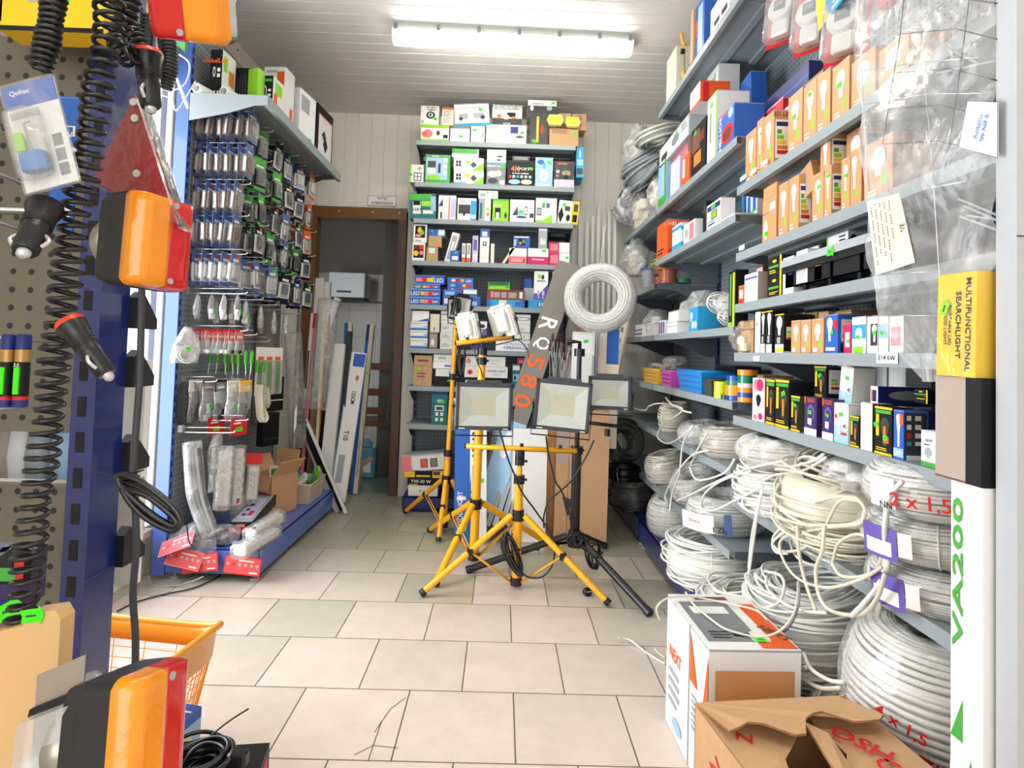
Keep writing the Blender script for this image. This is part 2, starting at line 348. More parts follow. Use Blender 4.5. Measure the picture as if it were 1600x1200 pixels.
# tall glazed side window
b = MB(); t = .05
b.box((XL-.05, WY0, WZ0), (XL+.012, WY0+t, WZ1), WHITEP); b.box((XL-.05, WY1-t, WZ0), (XL+.012, WY1, WZ1), WHITEP)
b.box((XL-.05, WY0, WZ0), (XL+.012, WY1, WZ0+t), WHITEP); b.box((XL-.05, WY0, WZ1-t), (XL+.012, WY1, WZ1), WHITEP); b.box((XL-.03, 2.34, WZ0), (XL+.008, 2.37, WZ1), WHITEP)
wn = struct(b.build('window_1')); MB().box((XL-.022, WY0+t, WZ0+t), (XL-.018, WY1-t, WZ1-t), GLASS).build('pane', wn)
MB().box((XL-.05, WY0-.02, WZ0-.03), (XL+.05, WY1+.01, WZ0), mat('stone_sill', (206, 190, 170), .5)).build('window_sill', wn)
b = MB(); b.box((XL+.001, YF, CZ-.11), (XL+.03, YB-.001, CZ-.002), mat('beige_trim', (206, 198, 184), .5))
for i in range(14): b.cyl((XL+.029, 1.2+i*.25, CZ-.05), (XL+.034, 1.2+i*.25, CZ-.05), .006, P('A'), 8)
struct(b.build('trim_1'))
# right end wall of the shelving: white metal panel beside the goods
b = MB(); b.box((.80, .915, 0), (XR, .955, CZ), mat('white_metal_panel', (184, 187, 192), .35)); b.box((.799, .9135, 1.296), (XR, .915, 1.298), P('A'))
b.cyl((.90, .911, 1.62), (.90, .915, 1.62), .005, P('w'), 8)
struct(b.build('wall_end'))
# door opening with brown frame
b = MB(); J = .05
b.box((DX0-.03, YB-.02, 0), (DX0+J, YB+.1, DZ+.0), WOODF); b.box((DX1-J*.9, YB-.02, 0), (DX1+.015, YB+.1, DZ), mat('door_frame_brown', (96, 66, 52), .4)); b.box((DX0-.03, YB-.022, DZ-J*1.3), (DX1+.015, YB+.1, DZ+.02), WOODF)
for x in (-1.25, -1.0, -.8): b.cyl((x, YB-.026, DZ-.015), (x, YB-.021, DZ-.015), .006, P('w'), 10)
struct(b.build('door_1'))
# the room behind the door
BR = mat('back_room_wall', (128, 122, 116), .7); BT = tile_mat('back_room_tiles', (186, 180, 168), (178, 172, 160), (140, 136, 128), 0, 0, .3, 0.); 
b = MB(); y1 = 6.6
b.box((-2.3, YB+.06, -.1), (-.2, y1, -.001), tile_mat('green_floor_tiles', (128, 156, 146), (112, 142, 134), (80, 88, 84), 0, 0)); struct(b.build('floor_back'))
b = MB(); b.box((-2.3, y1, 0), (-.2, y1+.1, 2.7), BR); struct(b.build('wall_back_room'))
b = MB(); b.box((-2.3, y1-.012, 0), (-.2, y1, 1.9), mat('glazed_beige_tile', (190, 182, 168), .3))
for i in range(8): b.box((-2.3+i*.3, y1-.0135, 0), (-2.296+i*.3, y1-.012, 1.9), P('a'))
for i in range(7): b.box((-2.3, y1-.0135, i*.3), (-.2, y1-.012, i*.3+.004), P('a'))
struct(b.build('trim_3'))
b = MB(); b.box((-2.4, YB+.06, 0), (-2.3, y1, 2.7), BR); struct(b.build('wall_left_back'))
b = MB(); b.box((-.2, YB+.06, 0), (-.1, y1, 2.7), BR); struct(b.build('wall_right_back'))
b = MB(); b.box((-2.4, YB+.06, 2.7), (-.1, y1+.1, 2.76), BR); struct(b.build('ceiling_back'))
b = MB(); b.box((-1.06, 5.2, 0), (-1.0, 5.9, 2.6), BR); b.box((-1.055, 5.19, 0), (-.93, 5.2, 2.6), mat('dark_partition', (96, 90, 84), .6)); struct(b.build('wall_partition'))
# sign over the door
sg = thing('warning_sign', 'small white sign with black capitals in a thin red frame above the doorway', 'sign', tuple(onY(597, 314, YB-.004)))
sw, sh = .215, .077
MB().box((-sw/2, -.002, -sh/2), (sw/2, .002, sh/2), P('W')).build('plate', sg)
b = MB()
for x0, z0, x1, z1 in ((-sw/2, -sh/2, sw/2, -sh/2+.003), (-sw/2, sh/2-.003, sw/2, sh/2), (-sw/2, -sh/2, -sw/2+.003, sh/2), (sw/2-.003, -sh/2, sw/2, sh/2)): b.box((x0, -.0026, z0), (x1, -.002, z1), P('r'))
b.build('border', sg)
FM = frame((0, -.0022, 0), (1, 0, 0), (0, 0, 1), (0, -1, 0))
lettering('WSTĘP', P('k'), FM @ Matrix.Translation((0, .017, 0)), sg, ht=.024); lettering('WZBRONIONY', P('k'), FM @ Matrix.Translation((0, -.018, 0)), sg, wd=.17, ht=.02)
# fluorescent ceiling light
lp = thing('ceiling_light', 'long fluorescent batten light glowing under the white plank ceiling', 'lamp', ((-.62+.655)/2-.01, 3.24, CZ), (0, 0, RAD(1.5)))
W2 = .66; b = MB()
pr = [(-.065, 0), (.065, 0), (.065, -.02), (.055, -.035), (-.055, -.035), (-.065, -.02)]
b.prism([(y, z) for y, z in pr], -W2, W2, mat('lamp_housing_grey', (176, 180, 172), .45), Matrix(((0, 0, 1, 0), (1, 0, 0, 0), (0, 1, 0, 0), (0, 0, 0, 1)))); b.build('housing', lp)
EM = bpy.data.materials.new('lit_tube'); EM.use_nodes = True; e = EM.node_tree.nodes['Principled BSDF']; e.inputs['Emission Color'].default_value = (1, .97, .86, 1); e.inputs['Emission Strength'].default_value = 36; e.inputs['Base Color'].default_value = (1, 1, 1, 1)
b = MB()
for y in (-.027, .027): b.cyl((-W2+.05, y, -.058), (W2-.05, y, -.058), .016, EM, 14)
b.build('fluorescent_tube', lp)
b = MB(); pr = [(-.06, -.034), (-.064, -.05), (-.05, -.082), (-.02, -.093), (.02, -.093), (.05, -.082), (.064, -.05), (.06, -.034)]
Mx = Matrix(((0, 0, 1, 0), (1, 0, 0, 0), (0, 1, 0, 0), (0, 0, 0, 1))); DIF = film('lamp_cover', .35, bump=.0, fac=.1)
b.prism(pr, -W2, W2, DIF, Mx); b.build('lamp_cover', lp)
for x in (-W2+.01, -.42, -.2, .02, .24, .46, W2-.03):
    for y in (-.069, .062): MB().box((x, y, -.045), (x+.02, y+.007, -.01), P('a')).build('clip', lp)
MB().cyl((W2, .02, -.02), (W2+.04, .02, -.02), .008, P('a'), 8).build('cable_gland', lp)
# the same fitting added once more out of view, as fill for flat lighting
fill_light = thing('ceiling_light', 'added out-of-view second long batten light towards the shop front', 'lamp', (.0, .4, CZ)); 
for c in list(COL.objects):
    if c.parent == lp: d = c.copy(); COL.objects.link(d); d.parent = fill_light
# ------------------------------------------------------------ shelving
def peg(name, rgb, pitch=.025, r=.16):
    m = mat(name, rgb, .45); nt = m.node_tree; N = nt.nodes.new; L = nt.links.new; b = nt.nodes['Principled BSDF']
    tc = N('ShaderNodeTexCoord'); sp = N('ShaderNodeSeparateXYZ'); L(tc.outputs['Object'], sp.inputs[0]); qs = []
    for ax in (0, 2):
        a = N('ShaderNodeMath'); a.operation = 'MULTIPLY'; a.inputs[1].default_value = 1/pitch; L(sp.outputs[ax], a.inputs[0])
        f = N('ShaderNodeMath'); f.operation = 'FRACT'; L(a.outputs[0], f.inputs[0]); s = N('ShaderNodeMath'); s.operation = 'SUBTRACT'; s.inputs[1].default_value = .5; L(f.outputs[0], s.inputs[0])
        q = N('ShaderNodeMath'); q.operation = 'MULTIPLY'; L(s.outputs[0], q.inputs[0]); L(s.outputs[0], q.inputs[1]); qs.append(q)
    ad = N('ShaderNodeMath'); ad.operation = 'ADD'; L(qs[0].outputs[0], ad.inputs[0]); L(qs[1].outputs[0], ad.inputs[1])
    lt = N('ShaderNodeMath'); lt.operation = 'LESS_THAN'; lt.inputs[1].default_value = r*r; L(ad.outputs[0], lt.inputs[0])
    mx = N('ShaderNodeMix'); mx.data_type = 'RGBA'; src = b.inputs['Base Color'].links[0].from_socket; L(src, mx.inputs[6]); mx.inputs[7].default_value = (.008, .008, .01, 1); L(lt.outputs[0], mx.inputs[0]); L(mx.outputs[2], b.inputs['Base Color'])
    return m
PEGM = peg('perforated_panel', (136, 144, 150)); PEGD = peg('perforated_panel_dark', (104, 112, 120))
def shelf_part(unit, L, D, z, lip=.032, y0=0., mt=SHELF, brackets=True):
    b = MB(); b.box((.004, y0, z-.003), (L-.004, D, z), mt); b.box((.004, y0-.002, z-lip), (L-.004, y0, z), mt); b.box((.004, y0, z-lip), (L-.004, y0+.018, z-lip+.002), mt)
    b.box((.006, y0+.12, z-.014), (L-.006, y0+.15, z-.003), mt); b.box((.006, y0+.26, z-.014), (L-.006, y0+.29, z-.003), mt)
    s = b.build('shelf', unit)
    if brackets:
        for x in (.002, L-.007):
            b = MB(); pts = [(y0+.02, z-.004), (D, z-.004), (D, z-.12), (D-.06, z-.115), (y0+.12, z-.04), (y0+.02, z-.03)]
            b.prism(pts, 0, .005, SHELFD, frame((x, 0, 0), (0, 1, 0), (0, 0, 1), (1, 0, 0))); b.build('bracket', unit)
def unit(name, label, loc, rz, L, D, H, shelves, base=(.04, .15, 0), post=NAVYM, panel=None, posts=(1, 1)):
    u = thing(name, label, 'shelving', loc, (0, 0, rz))
    for i, x in enumerate((.0, L-.03)):
        if not posts[i]: continue
        b = MB(); b.box((x, D+.005, .02), (x+.03, D+.065, H), post)
        n = int(H/.05)
        for k in range(n): b.box((x+.009, D+.0042, .06+k*.05), (x+.021, D+.0052, .06+k*.05+.028), HOLE)
        b.build('post', u)
    z = base[1]
    while z < H-.02:
        z1 = min(z+.4, H); MB().box((.015, D+.008, z+.002), (L-.015, D+.02, z1-.002), panel or PEGM).build('back_panel', u); z = z1
    if base:
        b = MB(); b.box((0, base[2], base[0]), (L, base[2]+.006, base[1]), post); b.box((0, base[2], base[1]-.004), (L, D+.02, base[1]), post)
        for x in (.0, L-.004): b.box((x, base[2], base[0]), (x+.004, D, base[1]), post)
        b.build('base', u)
        for x in (.03, L-.03):
            for y in (base[2]+.03, D-.03):
                q = MB(); q.cyl((x, y, 0), (x, y, .012), .02, P('s'), 12); q.cyl((x, y, .012), (x, y, base[0]+.02), .006, P('s'), 8); q.build('foot', u)
    for s in shelves: shelf_part(u, L, D, *s)
    return u
XRF = .88
S = dict(S0=2.12, S1=1.745, S2=1.491, S3=1.298, S4=1.115, S5=.88, N6=.576, T1=2.52, U1=1.95, U2=1.648, M4=1.215, M5=.93, M6=.675, M7=.37, T2=2.25, U3=1.52)
unit('shelving_unit', 'grey metal shelves of bulb boxes on the right wall, nearest bay', (XRF, 2.245, 0), -pi/2, 1.245, .37, 2.4, [(S[k],) for k in ('S1', 'S2', 'S3', 'S4', 'S5', 'N6')], (.04, .15, -.06))
unit('shelving_unit', 'grey metal shelves on the right wall, middle bay with the highest shelf', (XRF, 3.45, 0), -pi/2, 1.2, .37, 2.55, [(S[k],) for k in ('T1', 'U1', 'U2', 'M4', 'M5', 'M6', 'M7')], (.04, .15, -.06), posts=(1, 0))
unit('shelving_unit', 'grey metal shelves in the far right corner bay', (XRF, 4.395, 0), -pi/2, .935, .37, 2.45, [(S[k],) for k in ('T2', 'U1', 'U3', 'M4', 'M5', 'M6', 'M7')], (.04, .15, -.06))
BZ = [2.52, 2.23, 1.98, 1.692, 1.392, 1.096, .842, .585]
YBF = 4.03
unit('shelving_unit', 'grey metal shelves full of boxed lamps against the back wall', (-.635, YBF, 0), 0, 1.10, .34, 2.45, [(z,) for z in BZ], (.03, .1, .0), panel=PEGD)
LU = unit('shelving_unit', 'blue gondola with hooks of blister packs along the left wall', (-1.08, 2.78, 0), pi/2, 1.26, .425, 2.62, [], (.035, .145, 0), post=BLUEM)
shelf_part(LU, 1.26, .425, 2.262, .05, y0=.06)
# side cheek of the top shelf at the near end
b = MB(); b.prism([(.06, 2.262), (.425, 2.262), (.425, 2.13), (.25, 2.17), (.12, 2.212), (.06, 2.215)], -.004, .0, SHELF, frame((0, 0, 0), (0, 1, 0), (0, 0, 1), (1, 0, 0))); b.build('bracket', LU)
# small shelf-edge tickets
def ticket(px, py, wd, ht, txt, label):
    p = onX(px, py, XRF-.004); o = MB().box((-wd/2, -.0006, -ht/2), (wd/2, 0, ht/2), P('W')).build('shelf_ticket'); o.location = p; o.rotation_euler = (0, 0, -pi/2); tag(o, label, 'label')
    if txt: lettering(txt, P('k'), frame((0, -.0008, 0), (1, 0, 0), (0, 0, 1), (0, -1, 0)), o, wd=wd*.8, ht=ht*.45)
ticket(1386, 559, .075, .026, 'E14_6W'.replace('_', ' '), 'white shelf ticket reading E14 6W under the bulb boxes')
ticket(1182, 560, .05, .016, None, 'small white ticket on the lip below the black bulb boxes')
ticket(1159, 387, .05, .018, None, 'small white ticket at the left end of the lip above the black bins')
ticket(1161, 278, .055, .016, None, 'small white ticket at the left end of the lip under the tallest brown boxes')
ticket(1177, 268, .05, .016, None, 'second white ticket from the left on the lip under the tallest brown boxes')
ticket(1194, 255, .05, .016, None, 'third white ticket from the left on the lip under the tallest brown boxes')
# ============================================================ BOXES ON THE BACK SHELVES  (x0,top,x1,bottom in the photograph; base colour; print; words; options)
PLACED = []
def back_row(z, where, rows, plane=YBF+.012):
    placed = []
    for r in rows:
        x0, y0, x1, y1, base, spec, desc = r[:7]; op = r[7] if len(r) > 7 else {}
        pl = plane+op.get('in', 0.)
        a = onY(x0, y1, pl); c = onY(x1, y0, pl); wd = c.x-a.x; z0 = a.z
        mid = onY((x0+x1)/2, y1, pl)
        z0 = mid.z; top = onY((x0+x1)/2, y0, pl).z
        cand = [z]+[t for (u0, u1, t) in placed if min(u1, c.x)-max(u0, a.x) > .01]
        best = min(cand, key=lambda t: abs(t-z0))
        if abs(best-z0) < .05: z0 = best+.0008
        h = max(.012, top-z0); D = op.get('d', min(.3, max(.06, wd*.6)))
        wd -= .002
        o = carton(desc+where, wd, D, h, base, spec, (mid.x, pl+D/2, z0), RAD(op.get('rz', 0)), (0, RAD(op.get('ry', 0))), name=op.get('name', 'carton'), cat=op.get('cat', 'box'), group=op.get('g'))
        placed.append((a.x, c.x, z0+h))
K = ' back shelf'
back_row(BZ[0], ' on the top back shelf', [
 (656.6, 195, 701.6, 220, 'w', 'f,0,80,100,100,l f,0,0,100,12,l f,8,18,42,72,z,o f,4,22,22,60,o,o f,55,35,68,65,A,o f,80,20,96,40,k f,90,80,100,100,y', 'white camera box with green bands and red flower picture'),
 (702.5, 200, 734, 221, 'W', 'f,S,55,40 f,0,92,100,100,s', 'plain bright white box second from the left', {'d': .2}),
 (734.8, 197, 757.5, 222, 'W', 'f,L,10,60,50,90,s f,80,35,95,60,s f,S,25,75', 'narrow plain white box'),
 (758.4, 195, 822.5, 223, 'W', 'f,L,8,60,40,90,s f,60,55,80,92,p f,62,58,78,88,B f,70,30,98,45,A,d f,S,90,60', 'wide white box with solar panel picture'),
 (826.5, 178, 855, 223, 'A', 'f,38,8,52,92,y f,62,35,80,65,r,o f,S,25,12', 'tall dark grey box with yellow stripe'),
 (857.5, 201, 904, 224, 't', 'f,L,8,70,85,95,n f,S,88,75', 'long plain brown cardboard carton'),
 (656, 165, 686, 194, 'w', 'f,T,60,90,9,SECURITY,k f,T,60,78,9,CAMERA,k f,30,30,80,70,A,o f,42,40,68,62,W,o f,48,43,60,60,k,o f,S,80,30 f,5,5,18,22,s', 'white box with printed camera eye'),
 (689.5, 168, 709, 194, 'i', 'f,0,88,100,100,o f,L,12,10,80,80,s,6', 'narrow cream box with orange top edge'),
 (710, 162, 766, 198, 'W', 'f,0,0,100,12,c f,12,32,38,56,s f,12,25,24,42,A,o f,55,35,85,58,s f,74,28,88,46,A,o f,T,50,82,8,SOLAR_CAMERA,s f,S,75,72', 'tilted white box with cyan foot and two lamps', {'ry': -4.5}),
 (768, 164, 816, 194, 'w', 'f,0,0,100,32,A,q f,T,50,92,10,SOLAR_LIGHT_WITH_MOTION,k f,T,50,80,10,INDUCTION_EQUIPMENT,k f,50,38,78,62,k f,15,30,32,52,O,o f,36,26,58,50,i,o f,65,30,80,45,O,o f,T,50,6,9,SOLAR,W', 'white box with black base and solar lamp picture'),
 (824, 156.5, 870, 177.5, 'w', 'f,0,0,100,58,A f,8,20,20,60,w,o f,65,25,85,60,s,o f,T,35,70,14,PROJECTOR,k f,S,88,80', 'black and white box lying across the dark grey box', {'d': .2}),
 (871, 177, 892, 201, 't', 'f,10,10,80,40,n', 'brown carton half hidden behind a yellow light module', {'in': .03, 'd': .12}),
 (893, 178, 916, 201, 't', 'f,L,30,60,90,90,n', 'brown carton at the right end, upper layer', {'in': .02, 'd': .14})])
back_row(BZ[1], ' on the second back shelf', [
 (638.5, 257, 662, 289, 'w', 'f,0,0,12,100,l f,30,8,85,55,k f,36,12,55,30,W f,60,12,80,30,W f,36,34,55,50,W f,60,34,80,50,W f,50,65,90,90,s,d f,0,35,18,50,g', 'white box with window grid overhanging the left end', {'d': .24, 'name': 'carton'}),
 (662.6, 242, 703.5, 284, 'g', 'f,4,12,90,90,h f,10,55,42,78,A f,10,32,42,52,i f,52,36,62,70,P f,72,74,90,90,W,o f,72,52,88,68,i,o f,70,30,86,46,i,o f,10,12,60,28,l,o f,T,40,95,6,SOLAR,w', 'tall green and blue box with solar panels', {'d': .1}),
 (708, 266.5, 756, 286.5, 'w', 'f,60,0,100,60,l,t f,8,30,24,75,k f,9,50,23,54,W f,15,30,17,75,W f,38,50,54,78,y,o f,55,20,78,70,A,d f,L,10,82,60,96,s,2 f,0,0,40,10,c', 'lower white and green box with window grid'),
 (708, 246.5, 756, 265.5, 'w', 'f,60,0,100,60,l,t f,8,30,24,75,k f,9,50,23,54,W f,15,30,17,75,W f,42,50,54,78,l,o f,55,20,78,70,A,d f,L,10,82,60,96,s,2', 'upper white and green box with window grid', {'d': .14}),
 (705.5, 232.5, 748, 245.8, 'W', 'f,0,45,95,100,g f,L,50,10,90,40,s,2', 'flat green and white box crowning the camera pile'),
 (758.5, 234, 790.4, 288, 'a', 'f,0,62,100,100,W f,45,78,90,84,A,d f,45,68,80,74,A,d f,0,60,100,64,c f,T,45,54,6,SOLAR_LAMP,W f,5,22,60,40,w,o f,45,25,80,42,i,o f,8,4,60,20,A,o f,70,2,96,14,w f,S,82,55', 'tall box, white above and grey below', {'d': .12}),
 (791.5, 251.5, 834, 285.5, 'k', 'f,T,30,68,22,4K,O f,T,60,68,12,SPORT,i f,T,50,50,6,ACTION_CAMERA,W f,6,32,16,42,r f,20,32,30,42,i f,35,32,45,42,c f,50,32,60,42,w f,66,32,76,42,i f,82,32,92,42,h f,5,6,50,26,h,o f,52,6,95,26,i,o f,S,88,70', 'black action camera box with orange lettering'),
 (800, 244, 828, 250.9, 'A', 'f,10,20,90,80,a', 'thin dark grey box on the action camera box', {'d': .1}),
 (835, 246, 863.8, 289, 'h', 'f,25,18,75,55,w,o f,35,28,65,60,W f,45,60,55,80,c f,8,2,18,10,W f,28,2,38,10,W f,48,2,58,10,W f,70,2,80,10,W f,10,75,50,92,b,o f,S,80,82', 'pale blue box with a lantern picture'),
 (864.7, 252, 897.5, 290.5, 'R', 'f,0,0,100,35,v f,0,30,100,95,A f,45,28,75,50,k,d f,40,48,80,62,z f,50,48,70,68,g,o f,50,65,72,85,A,o f,T,40,90,6,LANTERN,z f,10,55,25,65,W f,10,40,22,48,z', 'dark red box with a hanging lantern picture')])
back_row(BZ[2], ' on the third back shelf', [
 (639, 303, 682, 344, 'e', 'f,0,75,85,100,g f,45,50,85,72,l f,12,20,42,70,w f,14,55,40,72,k f,T,27,38,13,1681,k f,50,20,90,35,i f,80,30,100,90,h', 'tilted teal box numbered 1681', {'d': .1, 'ry': -2}),
 (683.6, 305, 712.5, 340, 'w', 'f,0,55,25,85,B,t f,58,0,66,90,z f,12,4,22,30,A f,70,10,98,85,v', 'white box with pale pink stripe'),
 (713.5, 309.5, 744.5, 340, 'w', 'f,6,30,68,70,A f,6,30,68,34,k f,30,20,42,34,k,o f,70,0,100,88,c f,75,8,96,26,W f,L,10,80,60,92,s,2', 'white box with blue side and lamp picture'),
 (747, 310, 767, 340, 'w', 'f,0,0,50,100,s f,8,10,28,80,e f,52,0,53,100,s f,65,20,88,40,O,o f,65,45,85,60,l f,70,62,84,80,i', 'narrow white and green box below the lying box'),
 (747, 297.5, 778.3, 309.4, 'w', 'f,S,45,75 f,L,70,20,95,80,s,3 f,10,20,35,60,s', 'white box lying across two upright boxes', {'d': .12}),
 (768.5, 311, 795, 341, 'l', 'f,15,15,50,60,k f,22,12,42,40,W f,T,32,72,10,SOLAR,W f,72,10,92,45,A,d f,0,92,100,100,g', 'lime green box with black lamp picture', {'d': .1}),
 (795.8, 312, 835, 341.5, 'w', 'f,10,30,32,72,P,t f,32,24,58,50,h f,60,32,72,70,k f,62,36,70,66,W f,25,18,72,26,k,o f,78,0,80,100,s f,82,20,98,40,A f,82,60,96,64,s f,S,44,48', 'white box with computer screen picture'),
 (836, 309.5, 870, 341.5, 'w', 'f,15,0,80,35,l,t f,5,30,28,60,A f,7,34,26,56,s f,50,60,66,80,p f,30,60,44,80,g f,0,0,80,10,l', 'grey white box with green wedge'),
 (870, 313.5, 903, 342.5, 'w', 'f,0,0,28,70,k,d f,40,10,60,40,k,o f,30,55,56,75,A f,64,0,100,100,y f,72,10,94,42,k f,74,55,94,88,A f,S,25,80', 'tilted white and yellow box at the right end', {'ry': 5, 'd': .1})])
back_row(BZ[3], ' on the fourth back shelf', [
 (643, 378.5, 664, 406, 'W', 'f,10,15,90,85,k f,10,25,50,55,y,o f,55,30,88,55,z,o f,50,60,90,84,r,o f,12,60,45,84,R,o', 'lower white box with coloured bulb pictures'),
 (645, 350.5, 667, 377.8, 'W', 'f,12,25,88,92,k f,30,50,62,85,y,o f,50,40,80,68,l,o f,15,28,60,46,z,o f,15,4,60,12,s', 'upper white box with yellow bulb pictures'),
 (665.5, 385.6, 684, 406, 't', 'f,20,55,75,90,w f,S,50,35', 'lower small brown box with white label'),
 (668.5, 368.5, 690, 385, 't', 'f,S,38,60', 'upper small brown box'),
 (669, 358.5, 695, 367.8, 'h', 'f,0,0,60,100,b f,60,20,98,80,w f,S,20,70', 'thin blue and white box on the small brown boxes', {'d': .1}),
 (693, 362, 707, 406, 'w', 'f,20,8,80,90,s f,35,30,65,70,w', 'leaning white box with rounded top', {'ry': 14, 'd': .1}),
 (702.5, 391.5, 718, 407, 'b', 'f,20,15,85,50,w f,S,60,80', 'small blue cube box', {'d': .07, 'in': -.01}),
 (720.5, 380, 727.6, 407, 'w', 'f,0,0,100,25,o f,20,40,80,90,s', 'thin white box with orange foot, left of its pair', {'d': .1}),
 (728, 380, 735.5, 407, 'w', 'f,0,0,100,22,o f,20,40,80,90,s', 'thin white box with orange foot, right of its pair', {'d': .1}),
 (736.5, 368, 747, 407.5, 'v', 'f,15,10,45,30,W f,60,10,90,30,W f,20,45,80,85,p', 'lilac upright box', {'d': .1}),
 (748, 357.5, 764.6, 408, 'w', 'f,0,75,100,100,b f,20,78,75,92,w f,30,50,70,62,k f,40,53,60,60,W', 'tall white box with blue head', {'d': .12}),
 (765.6, 380.5, 772.5, 409, 'w', 'f,10,10,90,90,i', 'thin plain ivory box', {'d': .1}),
 (783, 373, 788.5, 409.5, 'i', '', 'ivory strip box leaning at a slant', {'ry': 33, 'd': .1}),
 (794.5, 387.5, 823.2, 409, 'w', 'f,0,0,100,48,z f,5,8,90,36,r f,L,10,12,88,34,w,3', 'white box with pink base'),
 (824, 388, 857, 410, 'W', 'f,0,0,100,48,m f,20,28,80,34,W f,S,78,85', 'white box with magenta base'),
 (801.5, 369, 828, 387, 'b', 'f,6,86,94,96,w f,30,20,72,80,k f,34,26,50,50,O f,54,40,70,70,g f,2,10,18,70,h', 'blue box with small coloured picture', {'d': .1}),
 (840.5, 357, 855, 387.5, 's', 'f,0,90,100,100,w f,20,20,80,50,w f,S,60,45', 'grey upright box standing on the magenta box', {'d': .1}),
 (857.8, 394.5, 890, 410.4, 'w', 'f,0,0,48,100,m f,6,15,42,80,z f,48,0,100,15,s f,S,88,60', 'lower white and magenta box at the right end'),
 (857.8, 378.6, 890, 394, 'w', 'f,0,0,48,100,m f,6,15,42,80,z', 'upper white and magenta box at the right end'),
 (858.5, 362, 884, 371, 'k', 'f,4,20,96,70,A,o', 'flat black packet', {'in': .1, 'd': .1})])
LEDB = 'f,0,0,100,100,b f,T,16,45,45,LED,W f,34,25,52,70,y f,46,25,62,70,z f,60,25,78,70,r f,T,84,45,38,Light,W f,0,92,100,100,h'
back_row(BZ[4], ' on the fifth back shelf', [
 (640, 464.5, 688, 474, 'b', LEDB+' f,S,40,50', 'bottom blue LED box of the left pile'), (640.6, 451.7, 688.5, 464, 'b', LEDB+' f,S,30,70', 'second lowest blue LED box of the left pile'),
 (646, 444, 688, 451.4, 'b', LEDB+' f,S,6,50', 'third blue LED box of the left pile'), (647.5, 430, 695, 443.8, 'b', 'f,T,80,45,45,LED,W f,4,25,24,70,z f,24,25,40,70,r f,40,25,62,70,y f,S,62,75', 'topmost blue LED box of the left pile'),
 (691, 463.5, 722, 475.5, 'b', 'f,30,10,60,90,B f,8,20,28,80,w', 'short blue box at the foot of the right blue pile'), (723, 463.5, 751, 475.5, 'b', 'f,20,10,80,50,h', 'blue box right of the foot of the right pile'),
 (692, 453, 722, 463, 'b', 'f,10,25,60,75,h', 'dark blue short box second in the right pile'),
 (698.5, 450, 740, 455.5, 'b', 'f,T,20,50,45,LED,W f,40,20,80,80,r', 'blue LED box third from the top of the right pile', {'in': .03}),
 (699, 442.6, 740, 449.8, 'b', 'f,T,20,50,45,LED,W f,58,20,70,80,y f,70,20,88,80,r', 'blue LED box second from the top of the right pile', {'in': .03}), (698.5, 434, 740, 442, 'b', 'f,16,25,30,75,w f,30,25,50,75,r f,50,25,64,75,y f,T,82,45,45,LED,W', 'topmost blue LED box of the right pile', {'in': .03}),
 (723, 452, 745, 462.8, 'W', 'f,0,0,100,35,b f,0,85,100,100,h', 'white and blue rounded box on the right blue pile'),
 (760, 468.6, 820, 478, 'c', 'f,32,5,52,95,w f,0,0,10,100,b f,75,20,90,80,b f,92,0,100,100,b', 'long flat bright blue box'),
 (760, 452.8, 820, 468, 'n', 'f,10,20,18,80,z f,20,20,34,75,u f,38,20,52,75,u f,57,20,78,75,u f,86,18,95,82,w f,0,90,100,100,R', 'dark red box between green and blue boxes'),
 (762, 439.5, 797, 452, 'g', 'f,0,0,100,20,l f,10,20,80,40,l f,0,92,100,100,k f,5,55,95,88,G', 'open green box on the dark red box', {'d': .12}),
 (825, 468.6, 856, 478.4, 'c', 'f,55,20,95,70,w f,T,72,45,50,LED,b', 'flat cyan LED box at the right'),
 (833, 423.5, 856.5, 467.8, 'W', 'f,0,0,100,55,p,t f,0,0,100,22,p f,24,72,48,90,l,o f,50,70,72,88,A,o f,20,64,80,67,k f,25,15,40,32,v f,58,15,76,32,v f,28,5,40,12,v,o f,60,5,74,12,v,o', 'upright white and purple box standing on the cyan box', {'d': .07}),
 (861.5, 424, 881, 478.4, 'W', 'f,0,0,100,55,p,t f,0,0,100,22,p f,24,72,58,88,A,o f,20,64,80,67,k', 'upright white and purple box behind the leaning carton', {'d': .07}),
 (817, 434, 832, 455, 'B', 'f,10,10,90,90,b', 'dark blue box at the back beside the purple box', {'in': .1, 'd': .1}),
 (818, 450, 838, 467, 's', '', 'grey packet leaning at the back', {'in': .07, 'd': .05})])
WV = 'f,0,0,100,22,b f,0,18,100,55,h,t f,0,70,100,78,s f,15,30,85,42,W,o'
LD = 'f,L,8,20,60,50,s,2 f,T,30,55,28,LED,g f,S,80,50'
